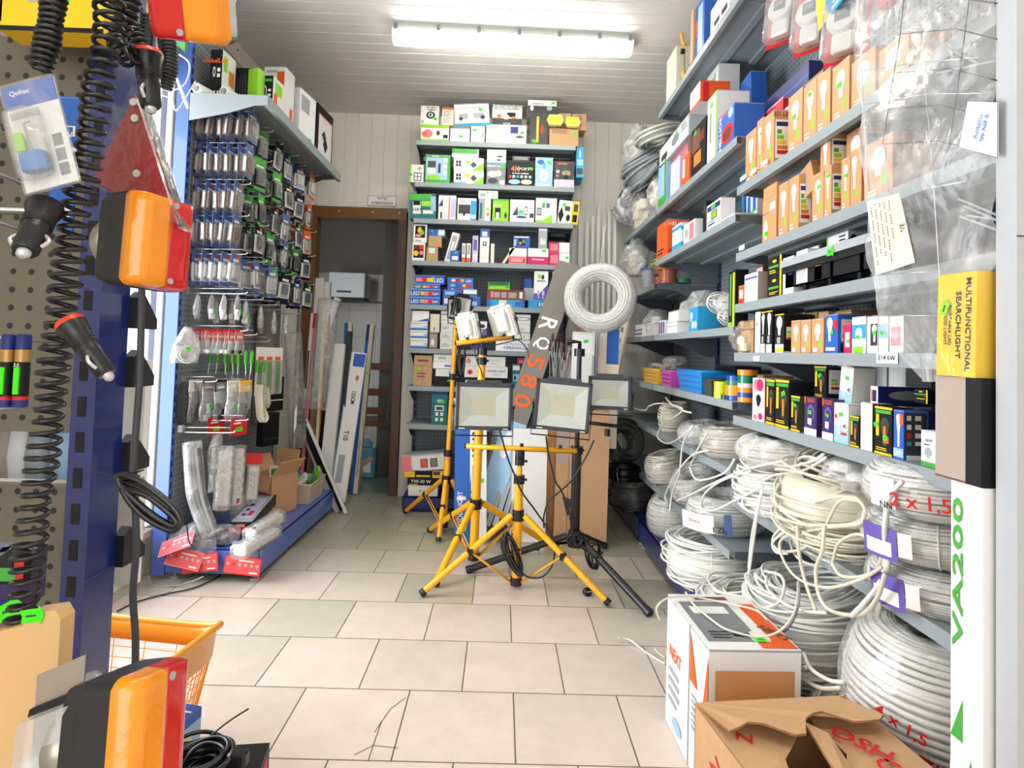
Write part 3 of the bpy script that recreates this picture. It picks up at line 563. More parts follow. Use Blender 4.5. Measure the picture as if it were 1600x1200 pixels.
back_row(BZ[5], ' on the sixth back shelf', [
 (640.6, 528, 668, 541.5, 'w', WV, 'bottom white box with blue waves'), (640.6, 515.6, 668, 527.6, 'w', WV, 'second white box with blue waves from below'), (640.6, 501.6, 668, 515, 'w', WV, 'third white box with blue waves from below'),
 (643.5, 485.5, 670.5, 501, 'W', 'f,30,0,100,30,b,t f,0,96,100,100,s', 'topmost white box with blue corner'),
 (669.5, 520, 684, 541.5, 'n', 'f,8,8,92,92,u f,20,20,60,60,w,o', 'small box with a brown photo picture', {'d': .06}), (671, 490.5, 686.8, 519.6, 'i', 'f,40,10,50,30,k f,0,0,100,6,u', 'cream upright box', {'d': .07}),
 (686.8, 531.7, 713, 543.5, 'w', LD, 'bottom white LED box'), (687, 519, 713, 531.2, 'w', LD, 'second white LED box from below'), (688.5, 505.6, 713, 518.6, 'w', 'f,T,30,50,30,LED,g f,S,80,40', 'third white LED box from below'), (688.5, 495, 708, 505, 'w', 'f,0,45,100,55,s', 'fourth white box of the LED pile'), (688.5, 486, 708, 494.7, 'w', 'f,0,20,100,60,s', 'topmost white box of the LED pile'),
 (735.5, 524, 753, 543.5, 'p', 'f,8,8,45,45,P f,55,8,92,45,P f,10,55,90,90,v', 'purple box behind the yellow crossbar'), (745.8, 502, 760.8, 523.6, 'W', 'f,0,0,100,55,p,t f,20,50,80,80,A,o f,20,35,80,42,k', 'small white and purple box'),
 (774, 531.7, 830, 544, 'W', 'f,T,60,65,22,LED_FLOODLIGHT,h f,T,60,30,28,OPRAWA_LED,b f,S,95,60', 'long white floodlight box at the bottom'),
 (803.5, 520.5, 828.5, 531.3, 'w', 'f,S,60,50 f,0,0,100,15,s', 'white box second from the bottom at the right'), (803.5, 505.7, 828.5, 520, 'w', 'f,T,45,40,30,LED,h f,0,0,100,12,s', 'white box third from the bottom at the right'), (804, 491.5, 829, 505.2, 'w', 'f,0,30,100,70,s f,0,42,80,58,W', 'topmost white box of the right pile'),
 (771.5, 491, 802, 531.3, 'w', 'f,10,10,60,40,s', 'large white box behind the upper lamp head', {'in': .05})])
back_row(BZ[6], ' on the seventh back shelf', [
 (644.8, 571.7, 675, 596.5, 't', 'f,49,0,51,100,n f,L,20,40,80,70,n,2 f,S,18,88', 'lower brown carton'), (646.5, 555.3, 675.5, 571, 't', 'f,20,40,80,60,n', 'upper brown carton'),
 (680, 576.5, 707, 588, 'w', 'f,75,20,92,80,h', 'lowest white box of the left pile', {'d': .2}), (675.8, 564.8, 707, 576, 'W', 'f,60,30,95,55,p f,0,0,100,8,s', 'middle white box of the left pile'), (677, 553.8, 707.5, 564.3, 'w', 'f,25,30,65,60,s', 'top white box of the left pile'),
 (678, 589, 760, 597.8, 'k', 'f,T,76,45,60,800...,w f,S,28,60', 'long black box at the bottom', {'d': .2}),
 (725, 572.3, 793.5, 588.5, 'w', 'f,6,20,20,70,z,o f,9,30,17,60,r,o f,S,32,55 f,T,74,60,18,FLOOD_LIGHT,k f,T,76,30,14,Reflektor,s', 'lower long white floodlight carton', {'d': .2}),
 (725, 557, 790, 571.8, 'w', 'f,4,20,16,80,z,o f,S,30,60 f,T,72,60,16,FLOOD_LIGHT,s f,T,72,30,14,Reflektor,s', 'upper long white floodlight carton', {'d': .2}),
 (799, 569, 813, 597, 'e', 'f,8,75,92,94,w f,15,30,85,60,h f,25,34,50,54,k,o', 'small teal box', {'d': .08}), (808, 559.5, 819.5, 568.7, 'm', 'f,20,20,80,70,z', 'small magenta box above the teal box', {'d': .08, 'in': .02})])
back_row(BZ[7], ' on the eighth back shelf', [
 (672, 610, 699, 664.5, 'e', 'f,0,88,100,100,B f,35,64,70,74,h f,22,40,78,56,w f,30,43,72,52,A f,26,26,44,36,w f,58,26,76,36,w f,26,10,44,20,w f,58,10,76,20,w f,S,68,68', 'dark teal time switch box', {'d': .06}),
 (700, 622, 712, 664.5, 'w', 'f,0,40,60,60,g f,20,0,100,20,s', 'white and green box beside the teal box', {'d': .06})])
# the pile on the foot of the back unit, left
back_row(.1, ' on the foot of the back unit', [
 (628, 775, 683, 798, 'B', 'f,10,20,80,80,b', 'dark blue plastic case lowest', {'d': .2}), (637, 758.5, 684, 774.6, 'w', 'f,S,40,50', 'white box between black and blue cases', {'d': .2}),
 (636, 746.5, 692, 758, 'k', 'f,T,38,50,45,YW-30_W,w f,4,5,30,15,y', 'black box with white lettering', {'d': .2}), (631, 735.5, 695, 746, 'y', 'f,26,0,70,100,k f,30,10,64,35,y f,72,40,88,90,A', 'yellow and black lamp case', {'d': .2}),
 (628, 711, 699, 733, 'w', 'f,0,0,22,100,z f,42,20,58,75,A f,44,25,56,70,o f,64,20,80,75,A f,66,25,78,70,a', 'white and pink box tilted on the pile', {'ry': -6, 'd': .2})])
# blue box hanging over the right end of the top shelf, tall book of film
p = onY(906, 252, YBF-.0)
carton('upright blue carton pushed between back shelf end and wall', .05, .2, .21, 'c', 'f,10,40,90,60,h f,10,10,90,30,A f,40,65,60,90,i', (.497, YBF+.13, 2.31))
# two yellow light modules on the top shelf
for i, (x0, y0, x1, y1, w_) in enumerate(((854, 180, 881, 197, 'left'), (882.5, 184, 907, 199.5, 'right'))):
    a = onY(x0, y1, YBF); c = onY(x1, y0, YBF); W_ = c.x-a.x; Hh = c.z-a.z
    t = thing('light_module', f'{w_} one of two yellow hexagonal light modules lying on the brown cartons', 'lamp', (a.x+W_/2, YBF, a.z), (RAD(-14), 0, 0), group=None)
    def hexa(k): return [(-W_/2*k, 0), (-W_*.36*k, -Hh/2*k), (W_*.36*k, -Hh/2*k), (W_/2*k, 0), (W_*.36*k, Hh/2*k), (-W_*.36*k, Hh/2*k)]
    Mh = frame((0, 0, Hh/2), (1, 0, 0), (0, 0, 1), (0, -1, 0))
    MB().prism(hexa(1), 0, .02, mat('module_cream', (240, 226, 150), .4), Mh).build('casing', t); MB().prism(hexa(.72), .02, .024, mat('module_yellow', (252, 226, 70), .4), Mh).build('led_panel', t)
# ============================================================ BOXES ON THE RIGHT SHELVES  (far column, near column, top row at the near edge)
def right_row(z, where, rows, X=XRF+.008):
    placed = []
    for r in rows:
        c0, c1, yt, base, spec, desc = r[:6]; op = r[6] if len(r) > 6 else {}
        x = X+op.get('in', 0.); zb = z
        if 'zb' in op: zb = op['zb']
        ya, yb = y_at(c0, x, zb+.03), y_at(c1, x, zb+.03)
        if op.get('on'):
            cand = [t for (u0, u1, t) in placed if min(u1, ya)-max(u0, yb) > .004]
            if cand: zb = max(cand)+.0008
        if 'yb' in op: zb = onX(c1, op['yb'], x).z
        top = onX(c1, yt, x).z; h = max(.012, top-zb); wd = ya-yb-.0015; D = op.get('d', min(.26, max(.05, wd)))
        carton(desc+where, wd, D, h, base, spec, (x+D/2, (ya+yb)/2, zb+.0004), -pi/2+RAD(op.get('rz', 0)), (0, RAD(op.get('ry', 0))), name=op.get('name', 'carton'), cat=op.get('cat', 'box'))
        placed.append((yb, ya, zb+h))
BUL = 'f,24,36,76,86,w,b f,60,16,82,36,l,o f,L,14,3,60,16,w,2'
EN = ' r,4,12,60,82,W r,8,70,50,78,B r,10,56,26,64,g r,10,46,34,54,l r,10,37,40,44,y r,10,28,46,35,O r,10,19,52,26,r'
right_row(S['S1'], ' on the tall brown box shelf', [
 (1164.5, 1181, 199, 'q', BUL, 'leftmost brown globe bulb box'), (1182, 1192, 183, 'q', BUL+' f,S,60,72', 'second brown bulb box from the left'), (1192.3, 1209, 172, 'q', BUL+EN+' r,T,30,92,8,3D_LED,n', 'third brown bulb box with energy label on its side', {'d': .1}),
 (1231, 1253.5, 136, 'q', BUL+' f,S,45,58', 'wide brown bulb box with sticker right of the gap', {'d': .08}), (1255, 1275.5, 122, 'q', BUL+' f,S,50,80,F', 'brown bulb box, left one of the middle pair'), (1276, 1297, 104, 'q', BUL+' f,50,60,54,64,g', 'brown bulb box, right one of the middle pair'),
 (1300, 1327, 86, 'q', BUL+' f,S,45,60', 'tallest brown globe bulb box beside the hanging bag', {'d': .09}), (1330, 1368, 70, 'q', BUL, 'brown bulb box half hidden behind the clear bag', {'d': .09}),
 (1373, 1420, 45, 'q', BUL, 'brown bulb box wholly behind the clear bag', {'d': .09}),
 (1247, 1285, 108, 't', 'f,L,20,70,80,90,n', 'brown flap box standing behind the front row', {'in': .12}), (1290, 1306, 92, 't', '', 'small brown flap box at the back', {'in': .12}),
 (1180, 1222, 152, 'r', 'f,T,50,75,17,LED_LIGHT,W f,L,20,45,80,60,z,2 r,10,10,90,90,R', 'red LED light box', {'in': .13}), (1186, 1262, 96, 'B', 'f,0,88,100,90,b f,8,50,20,72,h,b f,28,50,40,72,h,b f,48,50,60,72,h,b f,68,50,80,72,h,b f,8,18,20,40,h,b f,28,18,40,40,h,b f,48,18,60,40,h,b f,68,18,80,40,h,b', 'big navy box with rows of bulb icons', {'in': .22, 'd': .12}),
 (1160, 1180, 104, 'b', 'f,30,35,90,85,w,o f,45,40,70,75,i f,0,0,20,90,c f,S,20,30', 'blue and white box turned at the back', {'in': .2, 'd': .07, 'ry': -6})])
right_row(S['S2'], ' on the second brown box shelf', [
 (1191, 1213, 327, 'q', 'f,10,10,40,80,i,o f,S,30,30', 'bottom small box of the leftmost pile'), (1191, 1213, 303, 'q', 'f,0,0,50,4,n f,54,10,90,60,i', 'middle small box of the leftmost pile', {'on': 1}), (1192, 1213, 284, 'q', 'f,0,90,100,100,t', 'top small box of the leftmost pile', {'on': 1, 'd': .07}),
 (1216, 1231.5, 282, 'q', BUL, 'second brown bulb box'), (1232, 1248, 272, 'q', BUL+EN, 'third brown bulb box with energy label'), (1268.5, 1287, 266, 'q', BUL+' f,S,60,70', 'fourth brown bulb box below the tipped box'), (1287.5, 1299, 257, 'q', BUL+EN+' f,S,55,80', 'fifth narrow brown box with energy label', {'d': .07}), (1314, 1328, 243, 'q', BUL+' f,S,55,65', 'candle bulb box near the bag'), (1328.5, 1346, 228, 'q', 'f,12,30,60,88,W,b f,50,12,72,30,l,o', 'wide brown box touching the bag'),
 (1350, 1395, 205, 'q', BUL, 'brown box hidden behind the clear bag'),
 (1281.5, 1297.5, 202, 'q', BUL+EN+' f,S,45,85', 'upper layer box with green sticker', {'zb': S['S2']+.108, 'd': .09, 'in': .02}), (1322, 1352, 193, 'q', BUL+EN, 'upper layer box under the shelf', {'zb': S['S2']+.12, 'in': .06}), (1250, 1275, 250, 'q', 'f,10,10,70,80,u r,20,20,80,80,w r,30,70,50,78,k r,60,25,74,35,g', 'tipped brown box lying over the gap', {'zb': S['S2']+.1, 'd': .1, 'ry': -18, 'in': .02}),
 (1200, 1216, 270, 't', '', 'plain brown carton at the back', {'in': .1}), (1255, 1300, 262, 't', 'f,10,80,50,90,n', 'brown carton behind the tipped box', {'in': .12})])
TOL = 'f,0,95,100,100,y f,0,0,100,5,y f,5,86,95,93,g f,8,38,26,84,y f,35,20,85,78,x,b f,42,35,78,72,A,b f,52,25,66,60,O f,L,10,8,90,16,y,2'
right_row(S['S3'], ' on the shelf with black bins', [
 (1154, 1162.5, 445, 'o', 'f,15,30,80,75,w f,10,5,90,20,r', 'narrow orange red box'), (1163, 1184, 424, 'w', 'f,4,4,96,96,v f,10,8,90,78,W f,4,80,96,86,p r,0,0,100,100,u', 'white box with lilac frame', {'d': .08}), (1199, 1221, 397, 'k', 'f,88,0,100,100,y f,8,72,80,78,g f,8,20,80,26,g f,35,84,65,92,y,o f,35,36,65,44,y,o f,L,15,58,80,68,y,2 f,L,15,6,80,14,y,2', 'black box with green bands and yellow hazard edge', {'d': .07}),
 (1223, 1240, 399, 'w', 'f,50,50,90,60,B f,S,40,80', 'white bulb box beside the bins', {'d': .1}), (1180, 1192, 402, 'n', 'f,10,40,90,80,w', 'small dark box behind the hazard edge box', {'in': .1})])
right_row(S['M4'], ' at the near end of the middle shelf', [(1138, 1143.5, 424, 'k', 'f,30,20,80,95,g f,0,0,100,8,l', 'slim black and green tube lamp box, left', {'d': .05}), (1144, 1148.5, 421, 'k', 'f,0,0,60,95,y f,65,0,90,95,g', 'slim black and yellow hazard tube box', {'d': .05})])
right_row(S['S4'], ' on the E14 shelf', [
 (1153, 1177, 500, 't', 'f,0,70,100,74,n', 'brown carton at the left end', {'d': .09, 'in': .02}), (1179.5, 1187.5, 487, 'w', 'f,S,40,70 f,10,10,80,30,i', 'narrow white box with green sticker'), (1188, 1196, 487, 'k', 'f,6,0,94,22,w f,22,45,80,95,W,b f,25,24,60,40,s f,0,97,100,100,y', 'first black candle bulb box'), (1196.4, 1206.6, 485, 'k', 'f,6,0,94,20,w f,22,42,80,95,W,b f,25,24,60,40,s f,0,97,100,100,y', 'second black candle bulb box'),
 (1210.5, 1225, 490, 'k', 'f,4,0,96,22,w f,6,2,94,12,y f,18,45,80,95,W,b f,25,24,60,40,s f,0,97,100,100,y r,8,35,40,66,W r,10,50,30,56,l r,10,42,34,48,y r,10,34,38,40,r r,0,0,100,4,w', 'black bulb box with wide ivory side', {'d': .09}),
 (1236, 1250.5, 500, 'q', BUL+' f,14,4,50,16,w', 'first of three light brown bulb boxes'), (1251, 1267, 499, 'q', BUL+' f,14,4,50,16,w', 'second of three light brown bulb boxes'), (1268, 1287, 497, 'q', BUL+' f,14,4,50,16,w', 'third of three light brown bulb boxes'),
 (1289, 1309, 490, 'b', 'f,14,30,60,92,w,b f,66,60,94,84,r f,8,6,80,14,W f,S,55,52 r,10,30,50,86,w r,14,60,40,68,l r,14,50,40,58,y r,14,38,44,48,r r,8,4,80,24,k', 'blue and white bulb box', {'d': .09}), (1331, 1353, 494, 'w', 'f,0,40,100,78,c f,25,20,75,70,W,b f,10,0,80,18,l f,S,45,44', 'white and blue bulb box with green sticker', {'d': .07}), (1355, 1372, 494, 'w', 'f,30,20,96,80,A f,45,30,90,78,W,b f,S,70,55', 'white box with dark bulb panel', {'d': .07}),
 (1373, 1388, 493, 'w', 'f,0,40,100,78,h f,S,30,55', 'white bulb box seen through the bag', {'d': .07}), (1390, 1412, 492, 'w', 'f,10,20,80,70,z', 'second white bulb box seen through the bag', {'d': .07}), (1318, 1330, 505, 'm', 'f,20,20,80,70,W f,S,60,40', 'small pink box', {'d': .05, 'in': .01}),
 (1240, 1258, 488, 't', 'f,30,86,70,92,n', 'brown box behind the light brown trio, left', {'in': .1}), (1260, 1276, 487, 't', 'f,30,86,70,92,n', 'brown box behind the light brown trio, middle', {'in': .1}), (1278, 1294, 486, 't', '', 'brown box behind the light brown trio, right', {'in': .1}), (1300, 1330, 484, 't', '', 'brown box behind the blue bulb box', {'in': .12})])
right_row(S['S5'], ' on the lowest box shelf', [
 (1175.5, 1194.5, 592, 'w', 'f,5,70,80,98,z,o f,35,70,90,98,m,o f,30,40,72,62,k,o f,35,32,66,48,k,d f,10,2,40,14,z,o f,50,4,86,20,m,o r,0,0,100,100,m', 'pink and white box with black heart'), (1196.5, 1210, 594, 'k', TOL, 'first black filament bulb box'), (1211, 1232.5, 595, 'k', TOL+' f,S,62,72', 'second, larger black filament bulb box', {'d': .08}),
 (1235.5, 1250, 620, 'k', TOL+' f,S,50,74 r,0,0,100,100,x', 'short black filament box with sticker', {'d': .07}), (1256.5, 1276, 622, 'P', 'f,0,0,100,18,w f,T,55,92,10,OLEO,o f,0,82,12,100,o f,22,24,85,80,p,b f,30,30,75,72,P,b f,30,28,60,44,W f,S,50,60 r,30,0,50,100,k', 'purple bulb box, left of a pair', {'d': .06}), (1284.5, 1302, 625, 'P', 'f,0,0,100,18,w f,T,55,92,10,OLEO,o f,0,82,12,100,o f,22,24,85,80,p,b f,30,30,75,72,P,b f,30,28,60,44,W f,S,50,60', 'purple bulb box, right of a pair', {'d': .06}),
 (1303, 1325.5, 632, 'w', 'f,0,0,100,45,h f,14,20,48,75,W,b f,58,32,96,56,W,o f,T,77,44,12,40,k f,50,22,90,28,r f,6,60,24,72,r,o f,S,50,72', 'white bulb box with blue foot and number 40'), (1328.5, 1342.5, 652, 'k', TOL, 'small black filament box behind the grey side box', {'in': .004}),
 (1344.5, 1363, 631, 'w', 'f,30,20,80,70,i r,0,0,100,100,x', 'plain white box with yellow and black side', {'d': .05}), (1366.5, 1394, 638, 'k', TOL+' f,S,12,62 f,55,25,85,40,o f,S,66,36', 'large black box with pointed bulb and two stickers', {'d': .05}),
 (1396, 1412, 642, 'b', 'f,25,25,75,92,W,b f,60,70,95,92,o f,0,4,100,22,h f,T,40,12,8,LED,W r,4,12,92,94,A r,12,80,30,90,w r,45,80,70,90,w r,12,62,30,72,w r,45,62,70,72,w r,12,45,30,55,r r,45,45,70,55,w r,12,30,30,38,c r,45,30,70,38,w r,10,0,90,10,w', 'blue bulb box with icon covered side', {'d': .055}),
 (1439, 1464, 676, 'W', 'f,0,0,100,14,g f,22,25,70,55,s,b f,T,50,74,8,GU10,k f,20,60,55,63,k', 'short white and green box', {'d': .05}), (1414, 1437, 643, 'B', 'f,10,80,30,90,w f,45,80,65,90,w f,10,60,30,70,o f,45,60,65,70,w', 'navy bulb box behind the icon box', {'in': .06, 'd': .07}), (1472, 1500, 731, 'h', '', 'low pale blue box at the near end', {'d': .05}),
 (1200, 1228, 600, 'k', '', 'plain black box at the back', {'in': .12}),
 (1272, 1291, 573, 'k', TOL+' f,S,50,72 r,10,20,80,90,W r,20,55,44,62,l r,20,45,50,52,y r,20,32,56,40,r', 'black filament box of the upper layer', {'zb': S['S5']+.1, 'in': .05, 'd': .07}), (1310, 1330, 572, 'w', 'f,0,0,100,35,h f,16,20,50,66,W,b f,56,30,96,52,W,o f,T,77,41,12,40,k f,S,55,70', 'tilted white bulb box of the upper layer', {'zb': S['S5']+.097, 'in': .03, 'ry': 7}),
 (1360, 1372, 604, 'w', 'f,10,20,50,80,o f,30,20,80,80,B r,0,0,100,100,B r,20,30,90,80,s,o', 'navy box with candle bulb on its long side', {'zb': S['S5']+.108, 'd': .13, 'in': .03}), (1428, 1450, 610, 'k', 'f,0,60,100,70,g f,35,80,65,90,y,o f,90,0,100,100,y f,20,30,80,36,y', 'black and green box of the upper layer', {'zb': S['S5']+.125, 'in': .05}),
 (1335, 1360, 573, 'w', 'f,0,60,100,72,B f,0,0,100,10,B', 'white and navy banded box, back row left', {'in': .2}), (1362, 1385, 573, 'w', 'f,0,60,100,72,B f,0,0,100,10,B', 'white and navy banded box, back row middle', {'in': .2}), (1388, 1415, 573, 'w', 'f,0,60,100,72,B f,0,0,100,10,B', 'white and navy banded box, back row right', {'in': .2})])
right_row(S['U1'], ' on the middle bay upper shelf', [
 (1028, 1040, 247, 'h', 'f,0,0,100,22,g f,80,0,100,100,g', 'pale blue and green upright box'), (1047, 1062, 242, 'v', 'f,10,10,90,90,w', 'white shrink wrapped packet'), (1065, 1077, 236, 'o', 'f,10,30,40,90,w', 'narrow orange box'),
 (1079.5, 1102, 182, 'k', 'f,5,50,60,90,n f,20,20,70,45,O f,60,60,90,80,R f,S,30,88', 'tall dark box with brown lamp picture', {'d': .16}), (1029, 1044, 215, 'k', 'f,20,30,80,80,i f,40,30,60,60,O', 'small black box with white pattern', {'zb': S['U1']+.16, 'in': .03}), (1050, 1075, 213, 'u', 'f,5,10,95,92,z', 'dull pink box with dark rim', {'zb': S['U1']+.17, 'in': .03}),
 (1030, 1077, 176, 's', 'f,4,8,96,92,w f,8,20,30,50,A f,45,30,70,80,a,o f,L,76,50,94,90,A,3 f,S,62,80', 'white box with grey camera drawings', {'zb': S['U1']+.24, 'in': .0}),
 (1104.5, 1119, 142, 'w', 'f,88,0,100,100,l f,30,30,40,75,A f,S,45,85', 'thin white box with lime edge', {'d': .14}), (1122, 1147, 160, 'b', 'f,10,92,60,99,o f,T,14,50,16,HELLIOS,w,90 f,20,10,96,62,r,o f,30,20,86,50,R,o f,62,70,94,96,h,o', 'blue and red spotlight bulb box', {'d': .12}),
 (1078, 1094, 126, 'w', 'f,0,0,100,14,o r,0,0,100,100,o r,10,0,30,95,r', 'large white and orange bulb box, upper', {'zb': S['U1']+.34, 'd': .14}), (1104, 1122, 100, 'w', 'f,35,30,60,85,s f,65,40,72,90,g', 'tall white box with green bar', {'in': .1, 'd': .1, 'zb': S['U1']+.29})])
right_row(S['U2'], ' on the middle bay second shelf', [
 (1026, 1043, 343, 'o', 'f,0,0,100,100,o f,L,10,10,80,30,k,2 r,20,10,85,75,k,b r,T,50,88,11,HELLIOS,W r,5,5,90,18,r', 'orange reflector bulb box', {'d': .12}), (1050, 1064, 347, 'w', 'f,0,78,100,92,c f,0,0,100,22,c r,0,70,100,85,c r,0,0,100,22,c r,70,30,90,50,y,o', 'white and cyan box', {'d': .1}), (1068, 1086, 341, 'w', 'f,50,10,90,90,z f,10,30,40,70,s', 'white and pink bulb box', {'d': .08}),
 (1104, 1126, 308, 'w', 'f,4,72,96,92,B f,T,48,82,13,Qoltec,W f,34,36,74,68,x f,40,40,68,64,l f,10,16,60,22,B f,10,28,60,32,b f,S,55,85', 'white multimeter box with navy band', {'d': .06}), (1098, 1103.5, 314, 'k', 'f,20,60,80,90,A', 'black handheld meter', {'d': .04, 'name': 'handheld_meter', 'cat': 'meter'}),
 (1128, 1148, 332, 'w', 'f,10,10,60,70,s', 'flat white blister box lying down', {'d': .14}), (1166, 1183, 296, 'w', 'f,10,10,40,90,b f,60,30,90,90,b f,S,60,30', 'white and blue box at the near end', {'in': .1, 'd': .06, 'zb': S['U2']})])
right_row(S['M4'], ' on the middle bay fourth shelf', [
 (992, 1004, 506, 'w', 'f,10,20,90,30,A f,10,50,90,60,A', 'small white box with dark dotted rows', {'d': .06}), (1011, 1022, 506, 'w', 'f,S,50,50', 'small white box with green sticker', {'d': .06}), (1029, 1039, 500, 'w', 'f,5,5,28,90,r f,35,5,60,90,b f,68,5,92,90,p', 'white box with red and blue stripes', {'d': .05}),
 (1042, 1058, 502, 'w', 'f,0,60,100,66,s', 'white box at the foot of the pair', {'d': .1}), (1044, 1060, 483, 'w', 'f,0,90,100,100,n', 'open white box on top of the pair', {'on': 1, 'd': .12}), (1077, 1090, 478, 'c', 'f,10,40,40,80,W,b f,30,10,60,40,W,o f,66,10,90,40,W,o r,0,0,100,100,c', 'cyan box with white bulb pictures', {'d': .1})])
# ============================================================ CABLES
def coil_mb(R, a, b, rw, mt, mess=.15, seed=1, seg=34, sides=5, core=True, turns=None):
    r_ = random.Random(seed); m = MB()
    per = pi*(3*(a+b)-math.sqrt((3*a+b)*(a+3*b))); n = turns or max(6, int(per/(2*rw)*1.02)); pts = []
    ph = [r_.uniform(0, 6.28) for _ in range(8)]; off = [r_.uniform(-1, 1) for _ in range(n+2)]; off2 = [r_.uniform(-1, 1) for _ in range(n+2)]
    for i in range(n*seg+1):
        t = i/seg; k = int(t); fr = t-k; fr = fr*fr*(3-2*fr); o1 = off[k]*(1-fr)+off[k+1]*fr; o2 = off2[k]*(1-fr)+off2[k+1]*fr
        th = 2*pi*t; phi = 2*pi*(t/n)*1.0+o1*mess*1.5
        s = 1+mess*.35*o2+mess*.25*sin(2*th+ph[k % 8])
        rr = R+a*cos(phi)*s+R*mess*.08*sin(3*th+ph[(k+3) % 8]); zz = b*sin(phi)*s+b*mess*.35*sin(th+ph[(k+5) % 8])
        pts.append((rr*cos(th), rr*sin(th), zz))
    m.tube(pts, rw, mt, sides)
    if core:
        V = []; Fs = []; N1, N2 = 36, 8
        for i in range(N1):
            for j in range(N2):
                q = 2*pi*j/N2; rr = R+(a-rw*.6)*.86*cos(q); V.append((rr*cos(2*pi*i/N1), rr*sin(2*pi*i/N1), (b-rw*.6)*.86*sin(q)))
                Fs.append((i*N2+j, ((i+1) % N1)*N2+j, ((i+1) % N1)*N2+(j+1) % N2, i*N2+(j+1) % N2))
        m.add(V, Fs, mt, None, True)
    return m
def wrap_mb(R, a, b, seed, mt=FILM, amp=.12, part=1.):
    r_ = random.Random(seed); m = MB(); V = []; Fs = []; N1, N2 = 56, 18; ph = [r_.uniform(0, 6.28) for _ in range(12)]
    for i in range(N1+1):
        for j in range(N2):
            th = 2*pi*i/N1*part; q = 2*pi*j/N2
            s = 1.06+amp*(.35*sin(5*th+ph[0]+2*sin(q+ph[1]))+.3*sin(9*th+3*q+ph[2])+.2*sin(17*th-2*q+ph[3])+.2*abs(sin(11*th+ph[4])))
            rr = R+a*cos(q)*s; V.append((rr*cos(th), rr*sin(th), b*sin(q)*s))
    for i in range(N1):
        for j in range(N2): Fs.append((i*N2+j, (i+1)*N2+j, (i+1)*N2+(j+1) % N2, i*N2+(j+1) % N2))
    m.add(V, Fs, mt, None, True); return m
def coil(label, x, y, z0, R, a, b, rw, mt, tilt=(0, 0), wrap=None, mess=.15, seed=1, name='cable_coil', cat='cable coil', group=None, tag_txt=None, rz=0, tie=True, amp=.12, turns=None):
    t = thing(name, label, cat, (x, y, z0+b), (RAD(tilt[0]), RAD(tilt[1]), RAD(rz)), group)
    coil_mb(R, a, b, rw, mt, mess, seed, turns=turns).build('cable', t)
    if tie:
        m = MB()
        for q in (.6, 2.5, 4.4):
            pts = [((R+(a+rw*1.1)*cos(u))*cos(q+seed), (R+(a+rw*1.1)*cos(u))*sin(q+seed), (b+rw*1.1)*sin(u)) for u in [2*pi*k/16 for k in range(16)]]
            if q < 1: m.tube(pts, .0018, P('W'), 4, True); m.build('tie', t)
    if wrap: wrap_mb(R, a+rw, b+rw, seed, wrap, amp).build('plastic_wrap', t)
    return t
def side_sheet(t, R, a, b, th0, th1, z0, z1, mt, name='paper_label', k=1.16, dz=0):
    """a strip that follows the outer side of a coil"""
    m = MB(); n = 10; V = []; rr = R+a*k
    for i in range(n+1):
        th = th0+(th1-th0)*i/n; V += [(rr*cos(th), rr*sin(th), z0), (rr*cos(th), rr*sin(th), z1)]
    m.add(V, [(2*i, 2*i+2, 2*i+3, 2*i+1) for i in range(n)], mt, None, True); return m.build(name, t)
def hand_text(t, txt, col, th, R, z, ht, rot=0):
    M = frame((R*cos(th), R*sin(th), z), (-sin(th), cos(th), 0), (0, 0, 1), (cos(th), sin(th), 0))
    lettering(txt, P(col), M @ Matrix.Rotation(RAD(rot), 4, 'Z'), t, ht=ht)
z = S['M6']
coil('tall white cable coil at the far end of the upper cable shelf', .985, 3.36, z, .06, .03, .078, .0035, CABI, (6, 0), None, .12, 3)
coil('milky wrapped small coil beside the tall white coil on the upper cable shelf', .985, 2.92, z, .06, .045, .05, .004, CABW, (0, -10), FILMH, .2, 4)
coil('wide film wrapped ivory coil at the near end of the upper cable shelf', 1.02, 2.56, z, .10, .05, .066, .0036, CABI, (0, -6), FILM, .08, 5)
z = S['M7']
coil('beige coil in clear film at the far end of the lower cable shelf', .98, 3.42, z, .085, .05, .085, .0038, CABI, (0, -14), FILM, .12, 6)
t = coil('white coil with open centre tilted to the aisle on the lower cable shelf', .99, 2.97, z+.03, .085, .05, .07, .0032, CABW, (12, -32), FILM, .08, 7)
t = coil('white coil with handwritten film label in front of the tilted open coil', .985, 2.56, z, .115, .05, .07, .0036, CABW, (0, -4), FILM, .06, 8)
side_sheet(t, .135, .062, .07, RAD(190), RAD(235), -.04, .03, P('w')); side_sheet(t, .135, .063, .07, RAD(246), RAD(254), -.045, .04, P('j'))
hand_text(t, '1 ZŁ', 'k', RAD(241), .212, -.022, .02); hand_text(t, 'ŻO 3x1,5', 'R', RAD(212), .212, 0, .016)
z = .15
coil('white coil in film low in the far right corner on the blue base', .97, 3.2, z, .11, .05, .095, .0038, CABW, (0, -6), FILM, .08, 9)
coil('loose white cable coil directly behind the white and orange box', (.95), 2.60, z, .155, .065, .08, .0046, CABW, (0, -4), None, .5, 10)
